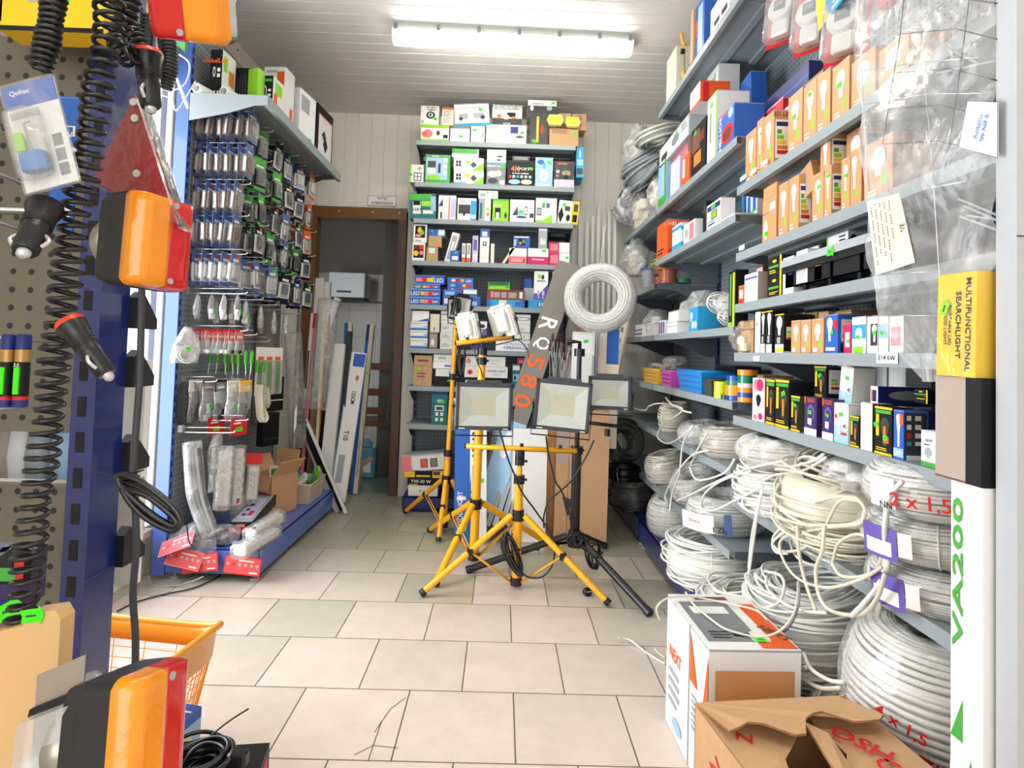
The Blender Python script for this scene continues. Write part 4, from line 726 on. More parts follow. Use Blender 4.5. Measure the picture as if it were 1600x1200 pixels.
# near bay
z = S['N6']
coil('thick white cable coil under the darker wrapped coil, near bay', 1.0, 2.05, z, .125, .055, .085, .0048, CABW, (0, -3), None, .38, 11)
coil('grey white coil with milky film lying on top of the thick white coil', 1.0, 2.0, z+.18, .13, .055, .04, .004, CABI, (0, -5), FILMH, .2, 12, amp=.2)
coil('tangled ivory cable coil in the middle of the near cable shelf', .985, 1.68, z, .125, .06, .115, .0042, CABI, (4, -8), None, .65, 13)
t = coil('film wrapped white coil marked 2x in red, topmost of its stack', 1.0, 1.315, z+.2, .11, .055, .052, .0042, CABW, (0, -5), FILM, .05, 14)
hand_text(t, '2 x 1,5', 'r', RAD(217), .185, -.005, .034, 0); side_sheet(t, .11, .056, .05, RAD(178), RAD(200), -.03, .035, P('w')); hand_text(t, 'NN', 'k', RAD(196), .186, -.02, .014)
for k, w_ in ((0, 'lower'), (1, 'upper')):
    t = coil(f'white coil in purple printed film, {w_} of the two on the near cable shelf', 1.0-.01*k, 1.315+.01*k, z+k*.1, .105, .05, .044, .0034, CABW, (0, -4), FILM, .08, 15+k, amp=.16)
    side_sheet(t, .105, .055, .044, RAD(176), RAD(206), -.034, .034, P('p')); side_sheet(t, .105, .0556, .044, RAD(180), RAD(202), -.026, .004, P('W')); side_sheet(t, .105, .056, .044, RAD(207), RAD(216), -.02, .03, P('w'))
z = .15
coil('large coil of white printed cables behind the cardboard boxes', (.985), 1.84, z, .145, .07, .135, .0044, CABW, (0, -6), None, .35, 18)
coil('loose white cable coil between the boxes and the printed coil', .93, 2.22, .15, .12, .05, .05, .0042, CABW, (0, -6), None, .6, 21)
t = coil('huge coil of flat white cable in film with red handwriting', 1.005, 1.325, z, .115, .085, .185, .0062, CABW, (3, -4), FILM, .04, 19, amp=.08)
hand_text(t, '4 x 1,5', 'r', RAD(212), .216, .055, .03, -12); hand_text(t, '10 ZŁ', 'r', RAD(220), .216, -.0, .03, -10)
t = coil('flat grey white coil leaning between the brown box and the huge coil', .93, 1.56, z, .07, .03, .035, .005, CABI, (0, -20), FILM, .4, 20)
# loose ends and loops along the shelf fronts (traced, then hung just before the shelf edge)
def loose(label, pts, s, ox, oy, r=.0042, X=.845, mt=CABW, dx=.012, seed=0, name='loose_cable', group=None):
    r_ = random.Random(len(pts)*7+seed); P3 = []
    for i, (u, v) in enumerate(pts):
        P3.append(onX(ox+u/s, oy+v/s, X+r_.uniform(-dx, dx)))
    c = P3[0].copy(); t = thing(name, label, 'cable', c)
    b = MB(); b.tube([p-c for p in smooth_path(P3, 8)], r, mt, 7); b.build('cable', t); return t
A_ = (4, 930, 600)
loose('white cable end curling up at the far end of the upper cable shelf', [(230, 150), (310, 165), (335, 140), (390, 122), (480, 130), (545, 165), (600, 180)], *A_, X=.862)
loose('white cable loop hanging in front of the tall far coil', [(440, 85), (480, 130), (545, 165), (420, 260), (390, 330), (450, 372), (530, 335), (600, 270)], *A_, X=.848)
loose('white cable arching down past the open tilted coil', [(450, 745), (440, 690), (500, 570), (600, 450), (710, 415)], *A_, X=.835)
loose('white cable running from the lower coils up to the thick coil', [(510, 730), (600, 690), (760, 610), (940, 535), (1200, 475)], *A_, X=.83)
loose('white cable dropping from the wrapped coil to the low corner coil', [(610, 260), (548, 380), (525, 560), (480, 690), (465, 800)], *A_, X=.838)
loose('short white cable bend beside the wide wrapped coil', [(700, 310), (640, 410), (595, 510)], *A_, X=.86)
loose('white cable loop across the handwritten film coil', [(970, 545), (800, 600), (690, 680), (665, 770), (740, 790), (870, 730), (1050, 640)], *A_, X=.84)
loose('white cable hanging from the thick coil to the loose coil below', [(1040, 660), (1010, 800), (980, 950), (960, 1150)], *A_, X=.832)
loose('thick white cable looping low beside the handwritten coil', [(1200, 1060), (1130, 1050), (1110, 990), (1180, 930), (1240, 900)], *A_, X=.825)
B_ = (4, 1150, 660)
loose('white cable bow over the grey white wrapped coil', [(165, 145), (145, 210), (160, 260), (60, 285), (0, 330)], *B_, X=.85)
loose('white cable end sticking out under the lowest box shelf', [(545, 200), (480, 240), (330, 275), (180, 240), (165, 165)], *B_, X=.848)
loose('bundle cable falling from the box shelf to the low coils', [(1040, 370), (960, 470), (930, 650), (935, 850), (900, 1000), (800, 1130), (720, 1210)], *B_, r=.0055, X=.835)
loose('second bundle cable falling close beside the first', [(1030, 375), (945, 480), (945, 700), (950, 880), (920, 1050), (880, 1200)], *B_, r=.0055, X=.845)
loose('wide ivory cable loop at the left of the tangled coil', [(800, 560), (770, 635), (560, 660), (300, 720), (285, 830), (380, 970), (560, 1032), (760, 990), (910, 905)], *B_, X=.83, mt=CABI)
loose('small ivory cable loop above the tangled coil', [(745, 470), (600, 470), (450, 520), (412, 585), (470, 640), (690, 640), (795, 600), (800, 530), (745, 470)], *B_, X=.84, mt=CABI)
loose('ivory cable loop left of the tangled coil, middle height', [(470, 600), (300, 650), (230, 730), (270, 800), (400, 795), (530, 700), (640, 500), (760, 490)], *B_, X=.836, mt=CABI)
loose('ivory cable hanging straight down before the tangled coil', [(385, 560), (390, 780), (430, 980), (500, 1180)], *B_, r=.005, X=.826, mt=CABI)
loose('ivory cable sagging from the tangled coil to the floor coils', [(550, 640), (540, 800), (500, 920), (520, 1080), (600, 1180), (780, 1200), (880, 1100), (930, 950)], *B_, r=.005, X=.82, mt=CABI)
loose('white cable hanging at the left of the handwritten coil end', [(165, 420), (130, 600), (90, 880), (55, 1070)], *B_, X=.822)
loose('white cable crossing the thick coil diagonally', [(0, 385), (160, 365), (240, 330), (420, 300), (560, 220)], *B_, X=.86)
C_ = (4, 1200, 900)
loose('white cable ring lying over the large printed coil', [(190, 30), (190, 180), (120, 330), (0, 380)], *C_, r=.0035, X=.80, mt=CABG)
loose('ivory cables bent low beside the cardboard boxes, upper', [(450, 700), (330, 700), (220, 640), (190, 590), (240, 570)], *C_, r=.005, X=.79, mt=CABI)
loose('ivory cables bent low beside the cardboard boxes, lower', [(560, 950), (420, 900), (300, 840), (330, 800), (420, 780)], *C_, r=.005, X=.79, mt=CABI)
loose('thick ivory cable along the huge film wrapped coil', [(540, 1060), (440, 1010), (400, 1000)], *C_, r=.005, X=.80, mt=CABI)
loose('white cable end dropping from the printed coil', [(220, 480), (270, 580), (380, 650), (470, 665)], *C_, r=.005, X=.80)
loose('second ivory loop crossing the tangled coil low', [(600, 900), (640, 760), (760, 700), (880, 760), (900, 880), (800, 960), (660, 960), (600, 880)], *B_, X=.832, mt=CABI)
loose('white loop across the front of the thick coil', [(60, 420), (40, 500), (90, 560), (230, 570), (330, 520), (360, 440)], *B_, X=.846)
loose('white loops spreading left of the printed coil, upper', [(190, 960), (200, 1040), (300, 1130), (430, 1180), (560, 1190)], *B_, X=.80)
loose('white loops spreading left of the printed coil, lower', [(180, 930), (280, 960), (300, 1050), (250, 1140), (140, 1160)], *B_, X=.80)
loose('white cable hanging between wrapped coils near the thick coil', [(590, 520), (640, 600), (800, 560), (870, 470)], *A_, X=.846)
bag('crumpled milky bag wedged above the tangled coil', (.93, 1.60, S['N6']+.215), (.08, .10, .05), 41, FILMH, (P('w'), 3), neck=False) if False else None
# black coils in the far right corner
coil('black cable coil lying lowest on the blue base in the far right corner', .845, 3.74, .152, .10, .05, .08, .0042, CABB, (0, -4), FILMT, .3, 30, rz=20)
coil('second black cable coil stacked on the lowest one in the corner', .79, 3.78, .315, .07, .04, .045, .0042, CABB, (0, -5), None, .35, 35)
coil('black cable coil in film standing upright on the stacked black coils', .785, 3.80, .50, .10, .04, .05, .004, CABB, (72, -10), FILMT, .35, 31, rz=25)
coil('small black coil lying on the base under the lowest cable shelf, far end', 1.10, 3.95, .152, .07, .04, .06, .0042, CABB, (0, -6), None, .3, 36)
loose('thin black cable bow standing in front of the corner coils', [(300, 290), (220, 340), (200, 420), (230, 520)], 4, 930, 600, r=.003, X=.86, mt=CABB)
# upper far corner: hose, bags
coil('coil of thick grey conduit bulging off the highest far shelf', .93, 4.02, S['T2'], .12, .05, .11, .0125, CABG, (0, -28), None, .3, 32, turns=11, name='conduit_coil', cat='conduit coil', seed=3) if False else coil('coil of thick grey conduit bulging off the highest far shelf', .95, 4.0, S['T2'], .12, .05, .10, .0125, CABG, (0, -30), None, .3, 32, turns=11, name='conduit_coil', cat='conduit coil')
coil('pale conduit coil on top of the grey one near the ceiling', .98, 3.85, S['T2']+.24, .11, .04, .045, .010, mat('conduit_pale', (206, 210, 200), .4), (0, -14), None, .35, 33, turns=7, name='conduit_coil', cat='conduit coil')
coil('black coil wrapped in silvery film sticking out beside the back wall', .90, 4.17, S['U1']+.12, .10, .05, .10, .006, CABB, (0, -55), FILMH, .2, 34)
def bag(label, c, r, seed, mt=FILMH, inner=None, cat='plastic bag', name='plastic_bag', amp=.22, neck=True):
    t = thing(name, label, cat, (c[0], c[1], c[2]-r[2])); r_ = random.Random(seed); ph = [r_.uniform(0, 6.28) for _ in range(9)]
    m = MB(); V = []; Fs = []; A, B = 18, 28
    for i in range(A+1):
        u = pi*i/A
        for j in range(B):
            v = 2*pi*j/B; s = 1+amp*(.5*sin(3*v+ph[0]+2*u)+.35*sin(5*v-ph[1]+4*u)+.3*sin(7*u+ph[2]+2*v)+.2*sin(11*v+ph[3]))
            q = sin(u)**.7
            V.append((r[0]*q*cos(v)*s, r[1]*q*sin(v)*s, r[2]*(1+cos(u)*(1+(.35 if neck and i < 3 else 0)))*1.0))
    for i in range(A):
        for j in range(B): Fs.append((i*B+j, (i+1)*B+j, (i+1)*B+(j+1) % B, i*B+(j+1) % B))
    m.add(V, Fs, mt, None, True); m.build('film', t)
    if inner:
        for k in range(inner[1]):
            b = MB(); b.bbox((-r[0]*.35, -r[1]*.35, 0), (r[0]*.35, r[1]*.35, r[2]*.6), r[2]*.12, inner[0]); o = b.build('content', t); o.location = (r_.uniform(-.35, .35)*r[0], r_.uniform(-.35, .35)*r[1], r[2]*(.06+.5*(k % 3))); o.rotation_euler = (0, 0, r_.uniform(0, 3))
    return t
bag('white crumpled film hanging over the conduit coils near the ceiling', (.90, 4.08, 2.50), (.10, .12, .15), 1, FILMH, (P('w'), 3))
bag('beige bag of fittings on the far upper shelf, nearer one', (.97, 3.66, S['U1']+.135), (.10, .12, .13), 2, FILMH, (P('i'), 6))
bag('clear bag with orange marks at the far end of the upper shelf', (.95, 4.02, S['U1']+.12), (.10, .13, .12), 3, FILM, (P('i'), 6))
bag('milky bag hanging below the far upper shelf edge', (.93, 4.20, S['U3']+.25), (.09, .1, .12), 4, FILMH, (P('i'), 4))
# fittings shelf M4: bags and holders
bag('clear bag of white plugs at the far end of the fourth shelf', (.96, 3.72, S['M4']+.075), (.07, .1, .075), 5, FILM, (P('w'), 5))
bag('large milky bag bulging between white boxes on the fourth shelf', (1.06, 3.15, S['M4']+.10), (.12, .16, .10), 6, FILMH, (P('w'), 5))
bag('crumpled clear bag hanging beside the brown carton of bulbs', (.90, 2.20, S['S4']+.052), (.045, .05, .05), 7, FILM, (P('i'), 2))
bag('milky bag beside the copper spools in the corner', (1.02, 3.9, S['M4']+.08), (.09, .11, .08), 8, FILMH, (P('i'), 3))
# glass lamp shades on the fourth shelf
for i, (yy, rr, zz, w_) in enumerate(((2.55, .052, .06, 'larger, rear one'), (2.42, .038, .0, 'smaller, front one'))):
    t = thing('bulkhead_lamp', f'round lamp with ribbed glass and wire guard, {w_}', 'lamp', (.945, yy, S['M4']+zz+rr), (0, RAD(-78), 0))
    m = MB(); m.lathe([(rr, -.03), (rr, 0), (rr*.93, .012)], WHITEP, None, 24); m.build('housing', t)
    m = MB(); m.lathe([(rr*.9, .008), (rr*.86, .03), (rr*.6, .05), (.002, .056)], BLIS, None, 24); m.build('glass', t)
    m = MB()
    for k in range(4):
        an = pi*k/4; m.tube([(rr*.98*cos(an)*q, rr*.98*sin(an)*q, .062*math.sqrt(max(0, 1-q*q))+.006) for q in [-1+j/7 for j in range(15)]], .0022, WHITEP, 5)
    m.build('guard', t)
# spools
def spool(label, x, y, z, r, h, wire, flange=None, tilt=0):
    t = thing('wire_spool', label, 'spool', (x, y, z), (0, RAD(tilt), 0)); m = MB(); n = 9; pr = [(r*.82, .006)]
    for i in range(n): pr += [(r*.94, .006+(h-.012)*(i+.25)/n), (r*.94, .006+(h-.012)*(i+.7)/n), (r*.90, .006+(h-.012)*(i+1)/n)]
    m.lathe(pr, wire, None, 24); m.build('wire', t)
    if flange:
        m = MB(); m.lathe([(r*1.12, 0), (r*1.12, .005)], flange, None, 28); m.build('flange', t); m = MB(); m.lathe([(r*1.12, h-.005), (r*1.12, h)], flange, None, 28); m.build('flange', t)
    return t
z = S['U3']
spool('copper red spool in the corner, lower of the stacked pair', .955, 3.62, z, .05, .06, COPPER); spool('copper red spool in the corner, upper of the stacked pair', .955, 3.60, z+.062, .048, .058, COPPER)
spool('widest copper spool with flange, right of the stacked pair', .955, 3.36-.0, z, .058, .085, COPPER, COPPER) if False else spool('widest copper spool with flange, right of the stacked pair', .96, 3.475, z, .055, .085, COPPER, COPPER)
spool('green spool at the near end of the corner shelf', 1.05, 3.47, z, .05, .035, mat('spool_green', (24, 130, 92), .4))
spool('white wire spool with blue flanges in the corner', .945, 3.85, z, .05, .14, CABG, P('b'))
t = thing('wire_bundle', 'bundle of yellow green earth wires tied across the copper spools', 'wire', (.945, 3.60, z+.122+.03), (0, 0, RAD(6)))
YG = mat('yellow_green_wire', (186, 206, 22), .4); m = MB(); r_ = random.Random(4)
for k in range(26):
    a, q = r_.uniform(0, 6.28), r_.uniform(0, .026); m.tube(smooth_path([(a_*.02*cos(a), yy, q*sin(a)*(1+.5*abs(a_))+.01*a_*0) if False else (q*cos(a)*(1+.6*abs(a_)), yy, q*sin(a)*(1+.3*abs(a_))) for a_, yy in ((-1, -.13), (-.4, -.05), (0, 0), (.4, .05), (1, .12))], 3), .0032, YG, 5)
m.build('wires', t)
# tubs on the fifth shelf
bag('crumpled milky bag wedged between tangled coil and the red marked coil', (.93, 1.56, S['N6']+.225), (.07, .085, .045), 41, FILMH, (P('w'), 3), neck=False)
def tub(label, x, y, z, wx, wy, h, col, slots=True, fill=None, name='plastic_basket', cat='basket'):
    t = thing(name, label, cat, (x, y, z)); m = MB(); mt = mat('tub_'+label.split()[0]+label.split()[1], col, .35); k = .84; th = .003
    def ring(s, zz, off=0): return [(-wx/2*s+off, -wy/2*s+off, zz), (wx/2*s-off, -wy/2*s+off, zz), (wx/2*s-off, wy/2*s-off, zz), (-wx/2*s+off, wy/2*s-off, zz)]
    V = ring(k, 0)+ring(1, h)+ring(1, h, th)+ring(k, th, th); m.add(V, [(3, 2, 1, 0)]+[(i, (i+1) % 4, 4+(i+1) % 4, 4+i) for i in range(4)]+[(4+i, 4+(i+1) % 4, 8+(i+1) % 4, 8+i) for i in range(4)]+[(8+i, 8+(i+1) % 4, 12+(i+1) % 4, 12+i) for i in range(4)]+[(12, 13, 14, 15)], mt)
    m.build('body', t); m = MB()
    m.tube(ring(1.0, h), .004, mt, 6, True); m.build('rim', t)
    if slots:
        m = MB(); n = max(3, int(wy/.022))
        for i in range(n):
            for j in range(3):
                yy = -wy/2*.86+wy*.86*(i+.25)/n; z0 = h*(.15+.26*j); s0 = k+(1-k)*z0/h; s1 = k+(1-k)*(z0+h*.14)/h
                m.add([(-wx/2*s0-.0006, yy, z0), (-wx/2*s0-.0006, yy+wy*.4/n, z0), (-wx/2*s1-.0006, yy+wy*.4/n+.002, z0+h*.14), (-wx/2*s1-.0006, yy+.002, z0+h*.14)], [(0, 3, 2, 1)], P(slots if isinstance(slots, str) else 'A'))
        m.build('lattice', t)
    return t
z = S['M5']
tub('yellow plastic basket of small parts in the corner', .965, 3.62, z, .13, .40, .085, (246, 200, 70), 'O'); tub('magenta plastic basket beside the yellow basket', .965, 3.26, z, .13, .2, .085, (214, 84, 190), 'P')
tub('bright blue plastic basket with white fittings', .965, 2.83, z, .15, .38, .10, (20, 140, 222), 'b')
tub('dark clear plastic box next to the blue basket', .93, 2.55, z, .09, .10, .07, (60, 62, 62), False, name='plastic_box', cat='box')
bag('crumpled clear bag lying on the magenta basket', (.965, 3.3, z+.125), (.06, .12, .045), 9, FILM, (P('A'), 3), neck=False)
bag('clear bag of parts in the yellow basket', (.965, 3.62, z+.10), (.05, .15, .03), 10, FILM, (P('u'), 4), neck=False)
carton('brown cardboard box behind the tape rolls on the fifth shelf', .2, .12, .10, 't', 'f,10,20,60,60,n', (1.10, 2.45, z), -pi/2); carton('black box behind the blue basket on the fifth shelf', .22, .12, .13, 'k', 'f,S,20,40', (1.14, 2.85, z), -pi/2)
carton('small brown box between basket and tape rolls', .06, .07, .07, 't', '', (.98, 2.50, z), -pi/2)
def rolls(x, y, z, lst, where):
    for i, (r, h, c) in enumerate(lst):
        t = tag(MB().build('x'), 'x') if False else None
        m = MB(); mt = mat('tape_'+c, dict(o=(248, 150, 20), g=(0, 128, 96), b=(30, 66, 178), l=(190, 220, 20), k=(24, 24, 26), w=(235, 235, 235))[c], .25, coat=.3)
        m.lathe([(r*.62, 0), (r, 0), (r, h), (r*.62, h), (r*.62, 0)], mt, None, 26, cap=False, sm=False); o = m.build('tape_roll'); o.location = (x, y, z)
        nm = dict(o='orange', g='green', b='blue', l='lime', k='black', w='white')[c]
        tag(o, f'{nm} insulating tape roll, {["bottom", "second", "third", "fourth", "fifth", "sixth"][i]} of the {where}', 'tape', 'tape rolls stacked on the fifth shelf'); z += h+.0003
rolls(.925, 2.335, z, [(.036, .019, 'b'), (.042, .02, 'o'), (.042, .019, 'o'), (.036, .018, 'g'), (.036, .018, 'b')], 'tall stack left of the pink box')
rolls(.935, 2.255, z, [(.034, .018, 'o'), (.034, .018, 'b'), (.034, .018, 'o'), (.034, .016, 'w'), (.034, .03, 'g'), (.036, .02, 'o')], 'highest stack right behind the pink box') 
rolls(.905, 2.43, z, [(.032, .011, 'l'), (.032, .011, 'l'), (.032, .011, 'l'), (.032, .011, 'l'), (.032, .011, 'l'), (.032, .011, 'l')], 'thin lime pile beside the dark clear box')
rolls(.90, 2.37, z, [(.02, .018, 'k')], 'lone little pile')
# stack of black discs on the lowest box shelf
for k in range(6):
    m = MB(); m.lathe([(.05, 0), (.056, .003), (.056, .013), (.05, .016)], BLACKP, None, 26); o = m.build('black_disc'); o.location = (.985, 1.885, S['S5']+k*.0165); tag(o, f'round black disc, {["lowest", "second from the bottom", "third from the bottom", "third from the top", "second from the top", "topmost"][k]} of the stack behind filament boxes', 'disc', 'black discs stacked behind the filament bulb boxes')
# black picking bins on shelf S3
za = S['S3']
r0 = thing('bin_rail', 'black rail with a price strip carrying the picking bins', 'rail', (XRF-.005, 1.60, za+.085)); MB().box((0, -.27, 0), (.004, .27, .022), P('s')).build('price_strip', r0); MB().box((.0041, -.27, -.02), (.01, .27, .018), BLACKP).build('rail', r0)
sticker(frame((-.001, -.02, .004), (0, -1, 0), (0, 0, 1), (-1, 0, 0)), r0, .035)
for k in range(4):
    yy = 1.80-k*.135; t = thing('storage_bin', ['black picking bin at the far end of the rail', 'black picking bin, second on the rail, holding small cartons', 'black picking bin, third on the rail, holding a tall box', 'black picking bin at the near end holding a lilac pack'][k], 'storage bin', (XRF+.008, yy, za))
    m = MB(); w2 = .062; th = .003; pr = [(0, .02), (0, .075), (.03, .085), (.16, .14), (.16, .02)]
    for s in (-w2, w2-th): m.prism(pr, s, s+th, BLACKP, frame((0, 0, 0), (1, 0, 0), (0, 0, 1), (0, -1, 0)) @ Matrix.Identity(4) if False else frame((0, 0, 0), (1, 0, 0), (0, 0, 1), (0, 1, 0)))
    m.box((0, -w2, .02), (.16, w2, .024), BLACKP); m.box((0, -w2, .02), (.003, w2, .07), BLACKP); m.box((.157, -w2, .02), (.16, w2, .14), BLACKP); m.build('body', t)
    m = MB(); m.box((0, -w2-.001, .0), (.012, -w2+.012, .02), BLACKP); m.box((.10, -w2+.02, .0), (.14, w2-.02, .02), BLACKP); m.build('foot', t)
    m = MB(); m.prism([(.0, .072), (.014, .072), (.07, .14), (.062, .145)], -w2-.002, -w2+.02, BLACKP, frame((0, 0, 0), (1, 0, 0), (0, 0, 1), (0, 1, 0))); m.build('handle', t)
right_row(za+.025, ' in the black bins', [(1244, 1262, 388, 'w', 'f,60,50,95,60,p f,10,60,40,80,i r,20,40,60,60,B', 'white bulb carton'), (1262, 1279, 383, 'w', 'f,10,70,80,85,s f,40,80,60,88,k', 'white carton with hanging hole', {'in': .06, 'd': .04}), (1256, 1263, 410, 't', '', 'small tan carton', {'in': .02, 'd': .03}), (1272, 1284, 400, 'i', 'f,10,60,90,90,y', 'ivory carton with yellow top', {'in': .0, 'd': .05}),
 (1291, 1325, 360, 'w', 'f,0,0,8,100,l f,20,20,30,70,B f,55,50,60,80,B f,S,90,20 f,L,60,80,90,96,A,2', 'tall white and lime box', {'in': .05, 'd': .05}), (1320, 1352, 372, 'w', 'f,0,0,100,100,v f,4,60,96,90,p f,40,88,70,96,k f,40,30,80,70,w,d', 'lilac hang pack', {'in': .012, 'd': .03})])
# ============================================================ LEFT GONDOLA
PX = -1.513                       # face of its perforated panels
ORD = ['first', 'second', 'third', 'fourth', 'fifth', 'sixth', 'seventh', 'eighth', 'ninth', 'tenth']
ZR = [2.215, 2.035, 1.855, 1.70, 1.515]
def hook(y, z, L=.27, dbl=True):
    b = MB()
    b.tube(smooth_path([(PX, y, z), (PX+L*.9, y, z+.004), (PX+L, y, z+.016)], 4), .0028, HOOK, 6)
    if dbl: b.tube(smooth_path([(PX, y, z+.022), (PX+L*.85, y, z+.028), (PX+L*.9, y, z+.026)], 3), .0018, HOOK, 5)
    b.box((PX-.002, y-.012, z-.01), (PX+.004, y+.012, z+.03), HOOK)
    b.build('hook', LU, world=True)
def card_src(name, hd, body, dev, W_=.085, H_=.165, bul=.022, devs=(.05, .07), blob=None):
    t = thing(name, 'x', 'blister pack')
    m = MB(); m.box((-.0006, -W_/2, -.045), (.0006, W_/2, .012), P(hd)); m.box((-.0006, -W_/2, -H_+.012), (.0006, W_/2, -.045), P(body)); m.box((-.0007, -W_/2, -H_+.012), (.0007, W_/2, -H_+.03), P(hd))
    m.box((.0006, -W_*.3, -.035), (.0009, W_*.3, -.022), P('w')); kid(m.build('card', t))
    m = MB(); m.bbox((-bul, -devs[0]/2, -H_*.5-devs[1]/2), (-.001, devs[0]/2, -H_*.5+devs[1]/2), .006, P(dev)); kid(m.build('device', t))
    if blob:
        m = MB(); m.bbox((.0008, -devs[0]*.45, -H_*.5-devs[1]*.42), (.012, devs[0]*.45, -H_*.5+devs[1]*.42), .004, P(blob)); kid(m.build('switch_plate', t))
    m = MB(); g = devs[0]/2+.008; h = devs[1]/2+.01
    m.bbox((-bul-.004, -g, -H_*.5-h), (-.0012, g, -H_*.5+h), .008, BLIS); m.bbox((.0012, -g, -H_*.5-h), (.016, g, -H_*.5+h), .006, BLIS); kid(m.build('blister', t)); return t
SRC = dict(
    brown=card_src('blister_pack', 'j', 'u', 'w', blob='n'), white=card_src('blister_pack', 'j', 'w', 'w', blob='w'),
    green=card_src('blister_pack', 'g', 'k', 'w', W_=.08, blob='k'), black=card_src('blister_pack', 'k', 'w', 'k', W_=.085, blob='A'), navy=card_src('blister_pack', 'B', 'w', 'k', blob='w'), orange=card_src('blister_pack', 'o', 'w', 'w', blob='i'))
WORD = dict(brown='blue headed blister pack with a brown switch', white='blue headed blister pack with a white switch', green='green and black blister pack', black='black headed blister pack', navy='navy headed blister pack', orange='orange headed blister pack')
USED = set()
def put_card(kind, x, y, z, label, group, rz=0, st=None):
    s = SRC[kind]
    if kind in USED: t = s.copy(); COL.objects.link(t); [setattr(c, 'parent', t) for c in [cc for cc in (dup_child(k) for k in KIDS[s.name])]]
    else: t = s; USED.add(kind)
    t.location = (x, y, z); t.rotation_euler = (RAD(random.uniform(-4, 4)), RAD(random.uniform(-3, 5)), RAD(rz)); tag(t, label, 'blister pack', group)
    if st: sticker(frame((.0012, .012, -.012), (0, 1, 0), (0, 0, 1), (1, 0, 0)), t, .026, st)
    return t
def dup_child(k):
    c = k.copy(); COL.objects.link(c); return c
ROWN = ['top', 'second', 'third', 'fourth', 'fifth']; COLN = ['nearest', 'second', 'third', 'fourth', 'fifth', 'farthest']
YC = [2.87, 3.06, 3.25, 3.44, 3.63, 3.83]
r_ = random.Random(5)
for ri, z in enumerate(ZR):
    for ci, y in enumerate(YC):
        zz = z-.02*ci*(.4 if ri else 0)-(.03 if ci and not ri else 0); hook(y, zz, .27+(.02 if ci % 2 else 0))
        if ci == 0:
            n = [6, 6, 5, 5, 5][ri]; kind = 'brown' if ri < 4 else 'white'
            for k in range(n):
                put_card(kind, PX+.03+k*.047, y+r_.uniform(-.008, .008), zz+.002, f'{WORD[kind]}, {ORD[k]} from panel, nearest hook, {ROWN[ri]} row', f'{kind} switch packs on the nearest hooks', -4+r_.uniform(-6, 6), 'o' if (ri == 4 or (ri < 3 and k in (1, 4, 5) and ri != 1)) else None)
        else:
            kinds = [['green', 'black', 'navy', 'navy', 'orange'], ['green', 'green', 'black', 'black', 'orange'], ['green', 'black', 'white', 'black', 'orange'], ['black', 'green', 'white', 'green', 'black'], ['white', 'white', 'black', 'navy', 'black']][ri]
            for k in range(4):
                kd = kinds[(ci-1+(k == 0)) % 5]
                put_card(kd, PX+.07+k*.058+r_.uniform(-.01, .01), y+r_.uniform(-.015, .015), zz+.002, f'{WORD[kd]}, {ORD[k]} from panel, {COLN[ci]} hook, {ROWN[ri]} row', 'mixed packs on the farther hooks', -10+r_.uniform(-16, 16), 'F' if (k+ci+ri) % 3 == 0 else ('o' if (k+ci+ri) % 7 == 0 else None))
for k in list(SRC):
    if k not in USED:
        for c in KIDS[SRC[k].name]: bpy.data.objects.remove(c)
        bpy.data.objects.remove(SRC[k])
# small clear bags of white fittings (sixth row)
def hbag(label, x, y, z, w_, h_, content, n=3, seed=0, mt=FILM, st=None, rz=0, group=None, header=None, name='hanging_bag'):
    t = thing(name, label, 'plastic bag', (x, y, z), (0, 0, RAD(rz)), group); r2 = random.Random(seed); m = MB(); V = []; Fs = []; A, B = 10, 14; ph = r2.uniform(0, 6)
    for i in range(A+1):
        u = i/A; wv = w_*(.25+.75*min(1, u*2.2)) if not header else w_; dv = w_*.34*sin(pi*min(1, u*.98+.02))**.6
        for j in range(B):
            v = 2*pi*j/B; s = 1+.14*sin(3*v+ph+5*u)+.1*sin(5*v-7*u+ph)
            V.append((dv*.5*cos(v)*s, wv*.5*sin(v)*s, -h_*u))
    for i in range(A):
        for j in range(B): Fs.append((i*B+j, i*B+(j+1) % B, (i+1)*B+(j+1) % B, (i+1)*B+j))
    m.add(V, Fs, mt, None, True); m.build('film', t)
    if header: m = MB(); m.box((-.001, -w_*.52, -.045), (.001, w_*.52, .01), P(header)); m.box((.001, -w_*.3, -.03), (.0013, w_*.3, -.02), P('w')); m.build('header_card', t)
    for k in range(n):
        m = MB(); s = w_*.3; m.bbox((-s*.45, -s*.6, 0), (s*.45, s*.6, s*1.1), s*.2, P(content)); o = m.build('content', t); o.location = (0, r2.uniform(-.2, .2)*w_, -h_+.006+k*s*1.05); o.rotation_euler = (r2.uniform(-.2, .2), 0, r2.uniform(-.6, .6))
    if st: sticker(frame((w_*.2, 0, -h_*.6), (0, 1, 0), (0, 0, 1), (1, 0, 0)), t, .026, st)
    return t
zr = 1.325
for ci, y in enumerate(YC[:5]):
    hook(y, zr-.012*ci, .28)
    for k in range(3 if ci else 4):
        hbag(f'clear bag of white plugs, {ORD[k]} from panel, {COLN[ci]} hook of bag row', PX+.045+k*(.062 if not ci else .075), y+(k % 2)*.012, zr-.002-.012*ci, .075, .125, 'w' if (ci+k) % 4 else 's', 2, ci*5+k, FILM if k % 2 else FILMH, 'F' if (k+ci) % 2 else None, 10, 'bags of white plugs')
hook(YC[0], 1.145, .29); hook(YC[1]-.03, 1.13, .27); hook(YC[2], 1.10, .25)
for k in range(8):
    hbag(f'small pack with red header, {ORD[k]} from the panel on the red row', PX+.065+k*.027, 2.86+(k % 2)*.01, 1.145, .05, .11, 'k' if k > 5 else ('w' if k % 3 else 's'), 1, 60+k, FILM, None, -25, 'red headed packs', 'r')
